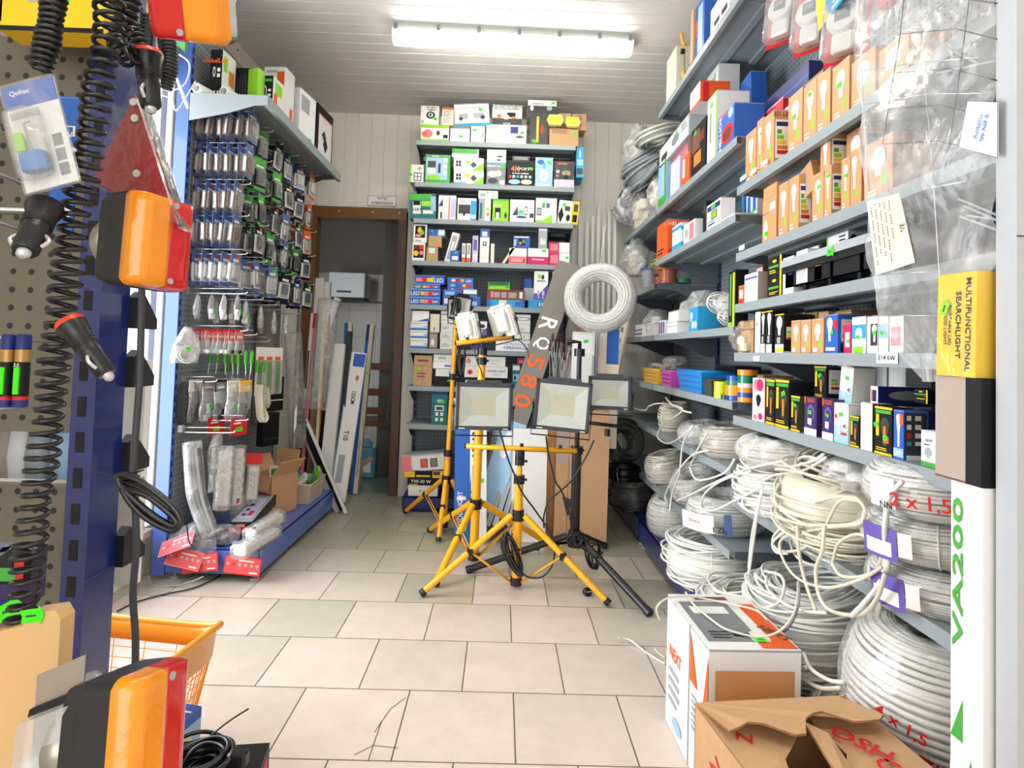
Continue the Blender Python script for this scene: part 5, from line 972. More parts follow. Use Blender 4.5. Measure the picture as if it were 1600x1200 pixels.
hbag('large clear bag with a coiled white lead, left of the red headed packs', PX+.04, 2.80, 1.16, .12, .17, 'w', 0, 71, FILMH, 'F', -40)
t = thing('white_lead', 'coiled white lead inside the large clear bag', 'cable', (PX+.04, 2.80, 1.03)); coil_mb(.034, .006, .012, .002, CABW, .4, 3, core=False, turns=5).build('cable', t); t.rotation_euler = (RAD(80), 0, RAD(50))
# green handled testers
GH = mat('green_handle', (70, 170, 30), .35, coat=.3)
for k in range(14):
    x = PX+.06+(k % 7)*.034; y = 3.0+(k//7)*.16; z = 1.05-(k//7)*.05
    t = thing('screwdriver', f'green handled screwdriver, {ORD[k % 7]} from the panel in the {"nearer" if k < 7 else "farther"} cluster', 'screwdriver', (x, y, z), (RAD(r_.uniform(-5, 5)), RAD(r_.uniform(-6, 6)), 0), 'green screwdrivers below the red packs')
    m = MB(); m.lathe([(.0085, -.06), (.0105, -.05), (.009, -.025), (.0105, -.005), (.006, .006)], GH, None, 10); m.build('handle', t); m = MB(); m.cyl((0, 0, -.115), (0, 0, -.06), .0025, HOOK, 6); m.build('shaft', t)
for k, (px_, y) in enumerate(((421, 3.3), (434, 3.4), (408, 3.2))):
    p = onY(px_, 560, y); t = thing('cable_tie_pack', f'tall pack of green and white ties, {["middle", "right", "left"][k]} one beside the screwdrivers', 'pack', (p.x, y, p.z+.04), (0, 0, RAD(-25)))
    m = MB(); m.box((-.001, -.035, -.24), (.001, .035, .02), P('w')); m.box((.001, -.02, -.05), (.0014, .02, -.03), P('o')); m.build('card', t); m = MB(); m.bbox((.0015, -.01, -.23), (.012, .012, -.06), .004, P('g')); m.build('content', t)
    m = MB(); m.bbox((.0012, -.03, -.236), (.018, .03, -.052), .006, BLIS); m.build('blister', t)
# lower hooks
hook(2.86, .90, .16); hook(3.0, .885, .25)
t = thing('extension_cord', 'dark extension cord hung in loops at the near end of the panel', 'cord', (PX+.02, 2.83, .90)); m = MB()
for k in range(6): m.tube([(.012*cos(a)*(1+k*.2)+.006*k, .022*cos(a)+.004*k, -.10+.10*sin(a)) for a in [2*pi*j/22 for j in range(22)]], .0032, mat('cable_dark_grey', (58, 60, 66), .4), 6, True)
m.build('cable', t); m = MB(); m.bbox((-.012, -.02, -.235), (.014, .012, -.2), .005, P('s')); m.build('plug', t)
for k, (hd, ct, wd) in enumerate((('w', 'A', 'black and silver header'), ('n', 's', 'brown header'), ('k', 'k', 'black and yellow header'), ('w', 's', 'milky film'), ('y', 'A', 'yellow header'))):
    hbag(f'bag of dark leads with {wd}, {ORD[k]} from panel, lower hook', PX+.06+k*.05, 2.87+.02*k, .90, .085, .19, ct, 3, 80+k, FILM if k != 3 else FILMH, 'F' if k in (1, 3) else None, -15, None, hd)
t = thing('braided_cord', 'bundle of white braided cord hanging beside the lead bags', 'cord', (PX+.30, 3.02, .885)); m = MB(); BRD = mat('braid', (206, 196, 180), .8, var=.25, scale=300)
for k in range(9): m.tube(smooth_path([(-.02+.004*k, 0, 0), (-.01+.004*k, -.01, -.09), (.0+.004*k, .0, -.17-.006*(k % 3)), (.022+.003*k, .012, -.16), (.01, .012, -.08), (-.01+.003*k, .008, -.003)], 4), .004, BRD, 5)
m.build('cord', t)
t = thing('flat_cable_ring', 'round coil of ivory cable hanging at the far end of the hooks', 'cable coil', (PX+.21, 3.30, .80), (0, RAD(82), RAD(20))); coil_mb(.05, .016, .03, .0035, CABI, .2, 5).build('cable', t); sticker(frame((0.02, .03, .033), (0, 1, 0), (-1, 0, 0), (0, 0, 1)), t, .03)
carton('black flat box hanging beside the ivory coil', .10, .05, .2, 'k', 'f,10,70,90,74,A f,0,30,100,33,w', (PX+.17, 3.56, .70), RAD(65)); carton('second black box below the ivory coil', .12, .05, .19, 'k', 'f,10,20,90,24,A', (PX+.16, 3.52, .50), RAD(65))
m = MB(); m.box((PX+.005, 3.66, .60), (PX+.03, 3.99, 1.55), mat('grey_foil', (140, 134, 128), .35, bump=.3)); tag(m.build('foil_panel'), 'grey film covered panel at the far end of the gondola', 'panel')
# red cards and power strips at the bottom
hook(2.83, .665, .27); hook(2.9, .715, .30)
for k, x in enumerate((.14, .25)):
    t = thing('power_strip_pack', f'red header card of a power strip pack, {["left", "right"][k]} of two under the lead bags', 'pack', (PX+x, 2.92, .72), (0, 0, RAD(-28)))
    m = MB(); m.box((-.001, -.045, -.075), (.001, .045, .01), P('r')); m.box((.001, -.03, -.02), (.0014, .01, -.012), P('w')); m.build('header_card', t); sticker(frame((.0015, 0, -.045), (0, 1, 0), (0, 0, 1), (1, 0, 0)), t, .035)
def strip(label, loc, rot, n, L, wd=.05, th=.035, body='w', switch=True, film_=FILM, name='power_strip', hdr=None):
    t = thing(name, label, 'power strip', loc, rot); m = MB(); m.bbox((-wd/2, 0, 0), (wd/2, th, L), .008, WHITEP if body == 'w' else P(body)); m.build('body', t)
    for k in range(n):
        zc = .05+(L-.08)*(k+.5)/n; m = MB(); m.lathe([(.021, 0), (.021, .004), (.017, .004), (.016, -.004), (0.0005, -.004)], WHITEP, frame((0, -.001, zc), (1, 0, 0), (0, 0, 1), (0, -1, 0)), 20, cap=False); s = m.build('socket', t)
        m = MB()
        for q in (-.007, .007): m.cyl((q, -.002, zc-q*.4), (q, .0035, zc-q*.4), .0026, P('k'), 8)
        m.cyl((0, -.007, zc+.012), (0, .0, zc+.012), .002, HOOK, 6); m.build('contact', s)
    if switch: m = MB(); m.bbox((-.009, -.006, .012), (.009, .001, .036), .003, P('r')); m.build('switch', t)
    if film_: m = MB(); m.bbox((-wd*.62, -.014, -.02), (wd*.62, th+.012, L+.02), .014, film_); m.build('film', t)
    if hdr: m = MB(); m.box((-wd*.7, -.012, L+.015), (wd*.7, -.009, L+.07), P(hdr)); m.build('header_card', t)
    return t
def fy(px_, py_, y): return tuple(onY(px_, py_, y))
strip('white round socket strip in milky film hanging in the middle of the bottom hooks', fy(347, 792, 2.93), (RAD(-3), RAD(2), RAD(32)), 4, .27, .062, .04, switch=False, film_=FILMH)
strip('slim white strip with red switch hanging right of the milky one', fy(371, 790, 3.02), (0, RAD(1), RAD(58)), 4, .28, .05, .03)
strip('short white three socket strip under a red header', fy(392, 781, 3.12), (0, RAD(2), RAD(25)), 3, .17, .055, .035, switch=False, hdr='r')
t = thing('cable_duct_pack', 'long curved pack of grey flat strips leaning at the near end of the base', 'pack', (0, 0, 0)); m = MB()
for k in range(5):
    a, c, e = onY(290+k*5, 700, 2.80+.01*k), onY(294+k*7, 775, 2.80+.01*k), onY(316+k*6, 832, 2.80+.01*k); m.tube(smooth_path([a, c, e], 6), .009, P('s' if k in (0, 3) else 'A' if k == 4 else 'a'), 6)
m.build('strip', t); m = MB(); a, c, e = onY(300, 690, 2.81), onY(308, 775, 2.81), onY(330, 838, 2.81); m.tube(smooth_path([a, c, e], 8), .042, FILM, 10); m.build('film', t)
bag('milky bag of white leads behind the socket strips', (PX+.12, 2.98, .50), (.03, .05, .15), 21, FILMH, (P('w'), 4)) ; bag('bag of white sockets low behind the socket strips', (PX+.16, 3.16, .235), (.07, .09, .09), 22, FILM, (P('w'), 5))
# base goods
def gz(px_, py_, z): return onZ(px_, py_, z)
def lay_box(label, pa, pb, wd, hh, base, spec, z=.15, name='carton', cat='box', tip=0):
    """long box lying with its centre line from floor-plan point pa (near end) to pb"""
    a, c = Vector((pa[0], pa[1])), Vector((pb[0], pb[1])); d = c-a; ang = math.atan2(d.y, d.x)
    return carton(label, wd, d.length, hh, base, spec, ((a.x+c.x)/2, (a.y+c.y)/2, z), ang-pi/2, (RAD(tip), 0), name=name, cat=cat)
lay_box('long red and black power strip carton lying on the base', gz(375, 832, .19), gz(435, 775, .19), .105, .055, 'k', 'f,0,0,100,62,r f,30,66,70,90,z f,10,15,50,40,z t,4,2,96,98,s t,12,10,78,52,v t,22,14,42,19,A,o t,22,24,42,29,A,o t,22,34,42,39,A,o t,48,14,70,24,m t,10,62,90,80,r t,10,82,50,92,m r,0,0,100,100,A r,4,10,92,24,R', .205, tip=4)
a = gz(392, 846, .17); c = gz(450, 812, .17)
t = strip('white power strip with red switch lying on the front of the base', (a.x+.0, a.y-.01, .225), (RAD(-88), 0, -math.atan2(c.x-a.x, c.y-a.y)), 4, .27, .055, .045)
a = gz(370, 868, .15); c = gz(440, 826, .15)
strip('second white strip in clear film under the one with red switch', (a.x+.02, a.y-.02, .15+.045), (RAD(-90), 0, -math.atan2(c.x-a.x, c.y-a.y)), 4, .30, .062, .042, switch=False)
for k, (q, rz, tl, wd, w_) in enumerate((((379, 884), 4, 8, .17, 'hanging over the front edge at the right'), ((312, 880), -8, 6, .17, 'hanging over the front edge at the left'), ((288, 873), 10, 20, .16, 'slipping off the near left corner'), ((276, 850), -22, 50, .16, 'lying flat on the near left corner'))):
    y = 2.765-.006*k; p = onY(*q, y); t = thing('header_card_pack', 'pink red printed header card '+w_, 'pack', (p.x, y, p.z), (RAD(-tl), RAD(rz), RAD(-2)))
    m = MB(); m.box((-wd/2, -.001, -.04), (wd/2, .001, .04), P('z' if k > 1 else 'r')); m.box((-wd/2+.004, -.0013, -.036), (wd/2-.004, -.001, .036), mat('card_pinkred', (226, 84, 88), .45)); m.box((-.02, -.0016, .018), (.05, -.0013, .024), P('w'))
    for i in range(6): m.cyl((-wd*.4+i*wd*.16, -.0015, .003), (-wd*.4+i*wd*.16, -.001, .003), .007, P('s' if i != 1 else 'r'), 10)
    m.box((wd*.2, -.0016, -.03), (wd*.42, -.0013, -.024), P('w')); m.build('header_card', t)
    m = MB(); m.bbox((-wd*.42, .0, .03), (wd*.42, .03, .10), .012, FILM); m.build('film', t); 
bag('clear bag with black plug in front of the long carton', (-1.27, 2.84, .195), (.07, .055, .045), 23, FILM, (P('k'), 3), neck=False)
bag('crumpled clear bag with white lead at the near left of the base', (-1.40, 2.86, .20), (.055, .06, .05), 24, FILM, (P('s'), 3), neck=False)
bag('clear bag with ivory plugs behind the lying strips', (-1.22, 3.18, .18), (.07, .16, .03), 25, FILM, (P('i'), 5), neck=False)
# cardboard boxes and basket toward the far end
def open_box(label, x, y, z, wx, wy, h, rz, flaps, name='open_carton', marks=None):
    t = thing(name, label, 'box', (x, y, z), (0, 0, RAD(rz))); m = MB(); th = .004
    m.box((-wx/2, -wy/2, 0), (wx/2, wy/2, th), CARD); m.box((-wx/2, -wy/2, 0), (-wx/2+th, wy/2, h), CARD); m.box((wx/2-th, -wy/2, 0), (wx/2, wy/2, h), CARD); m.box((-wx/2, -wy/2, 0), (wx/2, -wy/2+th, h), CARD); m.box((-wx/2, wy/2-th, 0), (wx/2, wy/2, h), CARD)
    m.build('body', t)
    for (sd, ln, an) in flaps:
        m = MB(); a = RAD(an); w_ = (wy if sd in 'lr' else wx)-.01
        m.box((0, -w_/2, 0), (ln, w_/2, .004), CARD); o = m.build('flap', t)
        if sd == 'r': o.location = (wx/2-.002, 0, h); o.rotation_euler = (0, -a, 0)
        if sd == 'l': o.location = (-wx/2+.002, 0, h); o.rotation_euler = (0, -a, pi)
        if sd == 'f': o.location = (0, -wy/2+.002, h); o.rotation_euler = (0, -a, -pi/2)
        if sd == 'b': o.location = (0, wy/2-.002, h); o.rotation_euler = (0, -a, pi/2)
    return t
t = open_box('open brown cardboard box standing on the base with raised flaps', -1.27, 3.42, .146, .17, .2, .22, -24, (('l', .1, 60), ('b', .12, 80), ('r', .1, 55), ('f', .08, -70)))
m = MB(); m.box((-.08, -.1015, .105), (.08, -.1005, .112), P('n')); m.box((-.08, -.1015, .12), (.08, -.1005, .127), P('n')); m.build('print', t)
carton('white blister of wiring parts standing in the open brown box', .1, .03, .12, 'w', 'f,10,60,90,90,g f,20,20,60,50,r', (-1.25, 3.44, .28), RAD(20))
tub('beige plastic basket with round holes at the far end of the base', -1.19, 3.72, .146, .17, .3, .12, (214, 200, 168), 'A')
for k, (dx, dy, dz, c1, ry) in enumerate(((0, -.08, .07, 'w', 30), (.02, 0, .08, 'g', -25), (-.03, .06, .075, 'b', 20), (.03, .09, .08, 'l', -15), (0, -.03, .12, 'g', 60), (-.03, -.1, .09, 'w', -40))):
    carton(f'pack of wiring parts lying in the beige basket, {["white, nearest", "green, middle", "blue, behind the middle", "lime, farthest", "green, upright on top", "white, left corner"][k]}', .075, .018, .10, c1, 'f,20,30,80,80,W f,35,40,60,65,s,o', (-1.19+dx, 3.72+dy, .146+dz), RAD(-70), (RAD(ry), RAD(15)), name='blister_pack', cat='blister pack')
# top shelf of the gondola
ZT = 2.2625
def top_box(label, px0, px1, ytop, y, d, base, spec, rz=0, x_off=0):
    a = onY(px0, 130, y); c = onY(px1, ytop, y); h = onY((px0+px1)/2, ytop, y).z-ZT
    return carton(label, c.x-a.x, d, max(.03, h), base, spec, ((a.x+c.x)/2, y+d/2, ZT), RAD(rz))
top_box('black and white lamp box with orange print between two white tubes', 328, 350, 77, 2.85, .12, 'k', 'f,T,40,78,9,GlobalLux,o f,25,45,48,66,w,o f,30,49,43,62,k,o f,62,45,88,52,w f,62,56,88,63,w f,10,8,26,18,w f,38,8,54,18,w f,66,8,82,18,w f,0,0,100,4,o r,0,0,100,100,w r,10,60,40,90,l r,50,40,90,70,O', -4)
for k, (px_, py_) in enumerate(((312, 118), (354, 119))):
    p = onY(px_, py_, 2.80+.03*k); t = thing('white_tube', f'white cardboard tube lying on the top shelf, {["left", "right"][k]} of the two', 'tube', (p.x+.0, 2.775+.03*k, ZT+.024), (RAD(-90), 0, RAD(-18)))
    m = MB(); m.lathe([(.020, 0), (.0238, 0), (.0238, .22), (.020, .22), (.020, 0)], WHITEP, None, 24, cap=False); m.build('tube', t)
top_box('black ventilated crate behind the tubes', 368, 392, 106, 3.0, .12, 'k', 'f,10,15,20,85,A f,28,15,38,85,A f,46,15,56,85,A f,64,15,74,85,A')
top_box('bright lime green box on the gondola top', 388, 408, 107, 2.98, .05, 'l', '', -20)
top_box('black lamp box with green line and drawing', 409, 429, 118, 3.02, .13, 'k', 'f,10,85,90,92,g f,20,45,50,75,w,o f,26,50,44,70,k,o f,60,60,85,66,w f,60,48,85,54,w r,0,0,100,100,w r,10,10,40,60,o r,20,60,80,90,l', -4)
top_box('tall white box with green and orange print', 413, 448, 104, 3.18, .12, 'w', 'f,10,90,60,94,s f,62,70,96,92,o f,66,58,92,70,g r,0,0,100,100,w r,60,10,90,40,o', -4)
top_box('white box with drawings turned to the aisle', 448, 474, 136, 3.36, .2, 'W', 'f,10,70,60,90,s f,10,40,60,60,s f,60,6,80,12,g r,10,60,60,90,s r,60,10,80,16,g', -8)
top_box('small white box beside the dark box at the far end', 470, 480, 168, 3.56, .1, 'w', '')
top_box('dark brown box with orange square and chair drawing at the far end', 478, 500, 160, 3.68, .26, 'k', 'f,40,72,66,84,o f,T,55,35,14,ibox,z,90 r,10,5,95,85,z r,12,8,93,82,w r,30,40,60,60,A,d r,40,20,70,50,k,d', -5)
# white leads hanging from the green net beside the pole
t = thing('hand_net', 'green mesh pad hanging beside the blue pole with thin white cords', 'net', tuple(onY(277, 50, 2.0))); m = MB(); Mn = frame((0, 0, 0), (1, 0, 0), (0, 0, 1), (0, -1, 0))
m.prism([(-.03, .10), (.03, .12), (.034, -.075), (-.012, -.03)], 0, .003, mat('net_green', (110, 190, 110), .6, var=.3, scale=200), Mn); m.build('mesh', t)
m = MB(); q = [(-.03, .10, -.002), (.03, .12, -.002), (.034, -.075, -.002), (-.012, -.03, -.002)]; m.tube([(a, 0-.002, c) for a, c, _ in q], .003, P('g'), 6, True); m.build('rim', t)
def ycable(label, pts, y, r, mt, name='cord', cat='cord', k=8, dy=.0):
    P3 = [onY(a[0], a[1], y+(a[2] if len(a) > 2 else 0)) for a in pts]; t = thing(name, label, cat, P3[0]); b = MB(); b.tube([p-P3[0] for p in smooth_path(P3, k)], r, mt, 7); b.build('cord', t); return t
ycable('thin white cord looping from the net to the pole', [(280, 85), (296, 100), (290, 130), (268, 142), (255, 138)], 2.0, .0028, CABW)
ycable('thin white cord falling in a narrow loop beside the pole', [(268, 85), (275, 120), (291, 165), (294, 166), (288, 150), (270, 105)], 1.98, .003, CABW)
ycable('thin white cord curling behind the red triangle', [(250, 148), (268, 155), (277, 172), (305, 128), (298, 140)], 2.02, .0024, CABW)
ycable('grey cable running on the floor under the gondola', [(232, 900), (238, 915), (262, 917), (290, 912), (318, 901)], 2.70, .004, CABG)
P3 = [onZ(183, 955, .006), onZ(215, 940, .006), onZ(260, 928, .006), onZ(305, 918, .006), onZ(345, 899, .006)]; t = thing('floor_cable', 'dark thin cable lying across the floor at the left', 'cable', P3[0]); b = MB(); b.tube([p-P3[0] for p in smooth_path(P3, 8)], .0035, CABB, 6); b.build('cable', t)
# ============================================================ LAMP STANDS
LENS = mat('reflector_white', (212, 216, 206), .35); LEDP = mat('led_plate', (206, 204, 176), .5); LG = film('lamp_front_glass', .03, bump=0, fac=.15, rough=.05); GREYH = mat('lamp_housing_graphite', (50, 54, 62), .4, spec=.5)
def floodlight(parent, loc, rot, w_, h_, housing=GREYH, back=BLACKP, U=True, d=.03, off=0, txt=True):
    """lens looks to local -y; bracket pivots at mid height; loc is the lamp centre"""
    m = MB(); t = .018 if w_ > .2 else .012
    m.bbox((-w_/2, -d/2, -h_/2), (-w_/2+t, d/2, h_/2), .004, housing); m.bbox((w_/2-t, -d/2, -h_/2), (w_/2, d/2, h_/2), .004, housing)
    m.bbox((-w_/2, -d/2, -h_/2), (w_/2, d/2, -h_/2+t), .004, housing); m.bbox((-w_/2, -d/2, h_/2-t), (w_/2, d/2, h_/2), .004, housing)
    m.box((-w_/2+.004, d/2-.008, -h_/2+.004), (w_/2-.004, d/2+.004, h_/2-.004), back); m.bbox((-w_*.25, d/2, -h_*.3), (w_*.25, d/2+.022, h_*.3), .006, back)
    for k in range(5): m.box((-w_*.4+k*w_*.2-.001, d/2+.003, -h_*.42), (-w_*.4+k*w_*.2+.001, d/2+.010, h_*.42), back)
    m.box((-w_*.3, -d/2+.004, h_/2), (w_*.3, d/2+.01, h_/2+.012), housing)
    f = m.build('floodlight', parent); f.location = loc; f.rotation_euler = rot
    m = MB(); a, b_ = w_/2-t, h_/2-t; c, e = a*.5, b_*.48; y0, y1 = -d/2+.004, d/2-.010
    V = [(-a, y0, -b_), (a, y0, -b_), (a, y0, b_), (-a, y0, b_), (-c, y1, -e), (c, y1, -e), (c, y1, e), (-c, y1, e)]
    m.add(V, [(0, 1, 5, 4), (1, 2, 6, 5), (2, 3, 7, 6), (3, 0, 4, 7)], LENS); m.add(V[4:], [(0, 1, 2, 3)], LEDP); m.build('reflector', f)
    MB().box((-a, -d/2+.001, -b_), (a, -d/2+.0025, b_), LG).build('glass', f)
    m = MB(); m.box((-a, -d/2-.0006, -h_/2+.005), (-a*.75, -d/2-.0001, -h_/2+.009), P('w')) if txt else None; m.box((a*.8, -d/2-.0006, -h_/2+.005), (a, -d/2-.0001, -h_/2+.009), P('w')); m.build('print', f)
    if U:
        m = MB(); z0 = -h_/2-.028
        m.box((-w_/2-.008, -.011, -.012), (-w_/2-.004, .011, .02), BLACKP); m.tube([(-w_/2-.006, 0, 0), (-w_/2-.006, 0, z0), (w_/2+.006, 0, z0), (w_/2+.006, 0, 0)], .0035, BLACKP, 4)
        m.cyl((-w_/2-.014, 0, 0), (-w_/2, 0, 0), .008, BLACKP, 10); m.cyl((w_/2, 0, 0), (w_/2+.014, 0, 0), .008, BLACKP, 10); m.build('bracket', f)
    return f
def stand(label, c, feet, top, hub_z, mt=YEL, r=.017, low=.02, bar=None, collars=(), name='lamp_stand', r2=.013, brk=.45, topx=0, topy=0):
    """c: (x,y) of the pole; feet: three floor points"""
    t = thing(name, label, 'lamp stand', (c[0], c[1], 0))
    B3 = Vector((0, 0, 0)); m = MB(); ax = lambda z: Vector((topx*z/top, topy*z/top, z))
    zc = collars[0] if collars else top*.6
    m.cyl(ax(low), ax(zc), r, mt, 16); m.cyl(ax(zc), ax(top), r2, mt, 14); m.build('pole', t)
    for k, z in enumerate(list(collars)+[top]):
        m = MB(); m.cyl(ax(z-.02), ax(z+.018), r*1.28 if k == 0 else r*1.1, BLACKP, 16)
        if k < len(collars): m.cyl(ax(z), ax(z)+Vector((.035, -.012, 0)), .006, BLACKP, 8)
        m.build('collar', t)
    MB().cyl(ax(hub_z-.025), ax(hub_z+.025), r*1.35, BLACKP, 16).build('hub', t); MB().cyl(ax(low-.005), ax(low+.03), r*1.35, BLACKP, 16).build('hub', t)
    for f in feet:
        f = Vector((f[0]-c[0], f[1]-c[1], .012)); dr = Vector((f.x, f.y, 0)).normalized(); a = ax(hub_z)+dr*r*1.6; d = f-a
        m = MB(); m.cyl(a, a+d*.965, r*.72, mt, 12); l = m.build('leg', t)
        m = MB(); m.cyl(a+d*.955, f, r*.84, BLACKP, 12); m.build('foot_cap', l)
        j = a+d*brk; b0 = ax(low+.012)+dr*r*1.4
        m = MB(); s = dr.cross(Vector((0, 0, 1)))*.008; n_ = Vector((0, 0, .005))
        for q in (-1, 1): m.tube([b0+s*q, j+s*q], .0045, mt, 4)
        m.build('brace', t); m = MB(); m.cyl(j-s*2, j+s*2, .013, BLACKP, 10); m.box(tuple(j-Vector((.014, .014, .018))), tuple(j+Vector((.014, .014, .014))), BLACKP); m.build('joint', t)
    if bar:
        p0, p1 = Vector(bar[0])-Vector((c[0], c[1], 0)), Vector(bar[1])-Vector((c[0], c[1], 0)); m = MB(); m.tube([p0, p1], .0125, mt, 4); m.build('crossbar', t)
        for e0, e1 in ((p0-(p1-p0)*.012, p0), (p1, p1+(p1-p0)*.012)): MB().tube([e0, e1], .013, BLACKP, 4).build('end_cap', t)
        for q in (.2, .5, .85): u = p0+(p1-p0)*q; MB().cyl(u+Vector((0, 0, .012)), u+Vector((0, 0, .024)), .009, BLACKP, 10).build('bar_knob', t)
    return t
fA = [tuple(onZ(657, 933))[:2], tuple(onZ(952, 948))[:2], tuple(onZ(799, 867))[:2]]
sA = stand('yellow floodlight tripod standing frontmost with two square lamps', (.10, 2.80), fA, .615, .335, collars=(.50, .585), bar=(tuple(onY(728, 697, 2.79)), tuple(onY(901, 705, 2.81))), r=.020, brk=.47)
def at_lamp(px_, py_, y, c): p = onY(px_, py_, y); return (p.x-c[0], p.y-c[1], p.z)
floodlight(sA, at_lamp(756, 635, 2.76, (.10, 2.80)), (RAD(2), 0, RAD(4)), .262, .215)
floodlight(sA, at_lamp(879, 634, 2.76, (.10, 2.80)), (RAD(2), RAD(3.5), RAD(-7)), .258, .232)
fB = [tuple(onZ(671, 831))[:2], tuple(onZ(679, 919))[:2], tuple(onZ(870, 860))[:2]]
cB = (-.112, 3.12)
sB = stand('taller yellow tripod behind the front one, its two white backed lamps turned away', cB, fB, 1.09, .30, collars=(.72, 1.04), bar=(tuple(onY(712, 536, 3.06)), tuple(onY(800, 527, 3.16))), r=.023, r2=.02, brk=.42, topx=.01)
GB = mat('lamp_back_ivory', (226, 226, 216), .45)
floodlight(sB, at_lamp(732, 511, 3.13, cB), (RAD(-10), RAD(9), RAD(152)), .125, .135, GB, GB); floodlight(sB, at_lamp(786, 503, 3.16, cB), (RAD(-12), RAD(14), RAD(158)), .14, .165, GB, GB)
fC = [tuple(onZ(633, 802))[:2], tuple(onZ(685, 848))[:2], (-.12, 3.62)]
cC = (-.318, 3.63)
sC = stand('tall slim yellow tripod at the left with a black lamp head on top', cC, fC, 1.33, .31, collars=(.47, .93), r=.020, r2=.014, brk=.45, topx=.035, low=.03)
floodlight(sC, at_lamp(722, 478, 3.6, cC), (RAD(4), RAD(6), RAD(22)), .115, .12, BLACKP, BLACKP); floodlight(sC, at_lamp(709, 482, 3.62, cC), (RAD(4), RAD(6), RAD(-50)), .10, .13, BLACKP, BLACKP)
fD = [tuple(onZ(729, 895))[:2], tuple(onZ(1016, 964))[:2], tuple(onZ(945, 856))[:2]]
cD = (.385, 2.95)
sD = stand('black tripod with a crank handle and one square floodlight at its right', cD, fD, 1.10, .20, mt=BLACKP, collars=(.62, .86), r=.024, r2=.012, low=.155, brk=.3)
m = MB(); m.tube([(0, 0, 1.08), (0, 0, 1.15), (-.035, -.01, 1.152), (-.055, -.01, 1.15)], .010, BLACKP, 8); m.cyl((-.065, -.01, 1.15), (-.045, -.01, 1.15), .016, BLACKP, 10); m.build('handle', sD)
m = MB(); m.tube([(-.02, 0, .76), (.24, .03, .735)], .009, BLACKP, 6); m.cyl((.15, .01, .69), (.15, .01, .725), .014, BLACKP, 10); m.build('crossbar', sD)
floodlight(sD, at_lamp(953, 614, 2.99, cD), (RAD(2), 0, RAD(-14)), .215, .165, txt=False)
# lamp leads
def lead(label, pts, y, r=.0045, mt=CABB): return ycable(label, pts, y, r, mt, name='power_lead', cat='power lead', k=8)
lead('black lead falling from the front left lamp past the pole', [(780, 670), (793, 715), (803, 740), (815, 768), (838, 800), (858, 830), (866, 860), (862, 885), (845, 902), (822, 900), (806, 880), (798, 850)], 2.74, .0042)
lead('black lead with a plug from the front right lamp crossing down', [(853, 682), (858, 715), (868, 752), (876, 765), (888, 792), (892, 820), (897, 845), (905, 858)], 2.78, .0042)
lead('black lead crossing from the far right lamp to the wire coupling', [(928, 688), (915, 715), (895, 748), (875, 768), (858, 782), (850, 805), (850, 825)], 2.80, .0042)
lead('short lead curving down from the right white backed lamp', [(800, 527), (815, 535), (824, 548), (826, 560)], 3.1, .003)
lead('thin lead hanging beside the tall yellow pole behind', [(740, 540), (744, 560), (750, 575), (755, 590)], 3.05, .003)
def hank(label, px_, py_, y, wd, ht, rz, n=7, r=.0045, tilt=0):
    c = onY(px_, py_, y); t = thing('cable_hank', label, 'cable', c, (0, RAD(tilt), RAD(rz))); r2 = random.Random(n+int(px_)); m = MB()
    for k in range(n):
        a, h = wd/2*r2.uniform(.55, 1), ht/2*r2.uniform(.8, 1.05); ox, oy = r2.uniform(-.1, .1)*wd, r2.uniform(-.012, .012)
        m.tube([(ox+a*cos(q)*(1-.45*abs(cos(q/2+.3))), oy+.006*sin(2*q+k), h*sin(q)) for q in [2*pi*j/26 for j in range(26)]], r, CABB, 6, True)
    m.build('cable', t); m = MB(); m.tube([(wd*.42*cos(q), .018*sin(q), .01) for q in [2*pi*j/12 for j in range(12)]], .003, CABB, 5, True); m.build('tie', t); return t
hank('bundled black lead hanging on the front yellow tripod', 803, 866, 2.745, .085, .20, 0, 8, tilt=-22)
hank('bundled black lead hanging high on the slim yellow tripod', 722, 560, 3.56, .06, .20, 0, 6, .004)
hank('bundled black lead around the foot of the black tripod', 899, 843, 2.87, .10, .06, 0, 6)
hank('second black lead loosely bundled right of the black tripod hub', 930, 868, 2.90, .10, .12, 20, 5)
t = thing('black_plug', 'round black mains plug lying on the floor tile', 'plug', tuple(onZ(918, 931))[:2]+(.018,), (RAD(70), 0, RAD(20))); m = MB(); m.lathe([(.012, -.03), (.019, -.01), (.019, .008), (.014, .010)], BLACKP, None, 18); m.build('body', t); m = MB(); m.cyl((.007, 0, .01), (.007, 0, .026), .0024, HOOK, 8); m.cyl((-.007, 0, .01), (-.007, 0, .026), .0024, HOOK, 8); m.build('pin', t)
m = MB(); pp = onY(886, 788, 2.77); t = thing('cable_coupling', 'black wedge shaped cable coupling hanging before the black pole', 'coupling', pp); m.prism([(-.022, .03), (.02, .022), (.008, -.045), (0, -.05)], -.012, .012, BLACKP, frame((0, 0, 0), (1, 0, 0), (0, 0, 1), (0, -1, 0))); m.build('body', t)
# ============================================================ LEANING GOODS
def lean(label, p0, p1, w_, d, base, spec='', yaw=0., name='long_carton', cat='box'):
    """box of length |p1-p0| standing on p0 and leaning to p1; front looks to the aisle"""
    p0, p1 = Vector(p0), Vector(p1); z = (p1-p0).normalized(); x = Vector((cos(RAD(yaw)), sin(RAD(yaw)), 0)); x = (x-z*x.dot(z)).normalized(); y = z.cross(x)
    o = carton(label, w_, d, (p1-p0).length, base, spec, (0, 0, 0), name=name, cat=cat, seam=False); M = frame(p0, x, y, z); o.matrix_world = M; o.location = p0; o.rotation_euler = M.to_euler(); return o
def fp(px_, py_): q = onZ(px_, py_); return (q.x, q.y, .003)
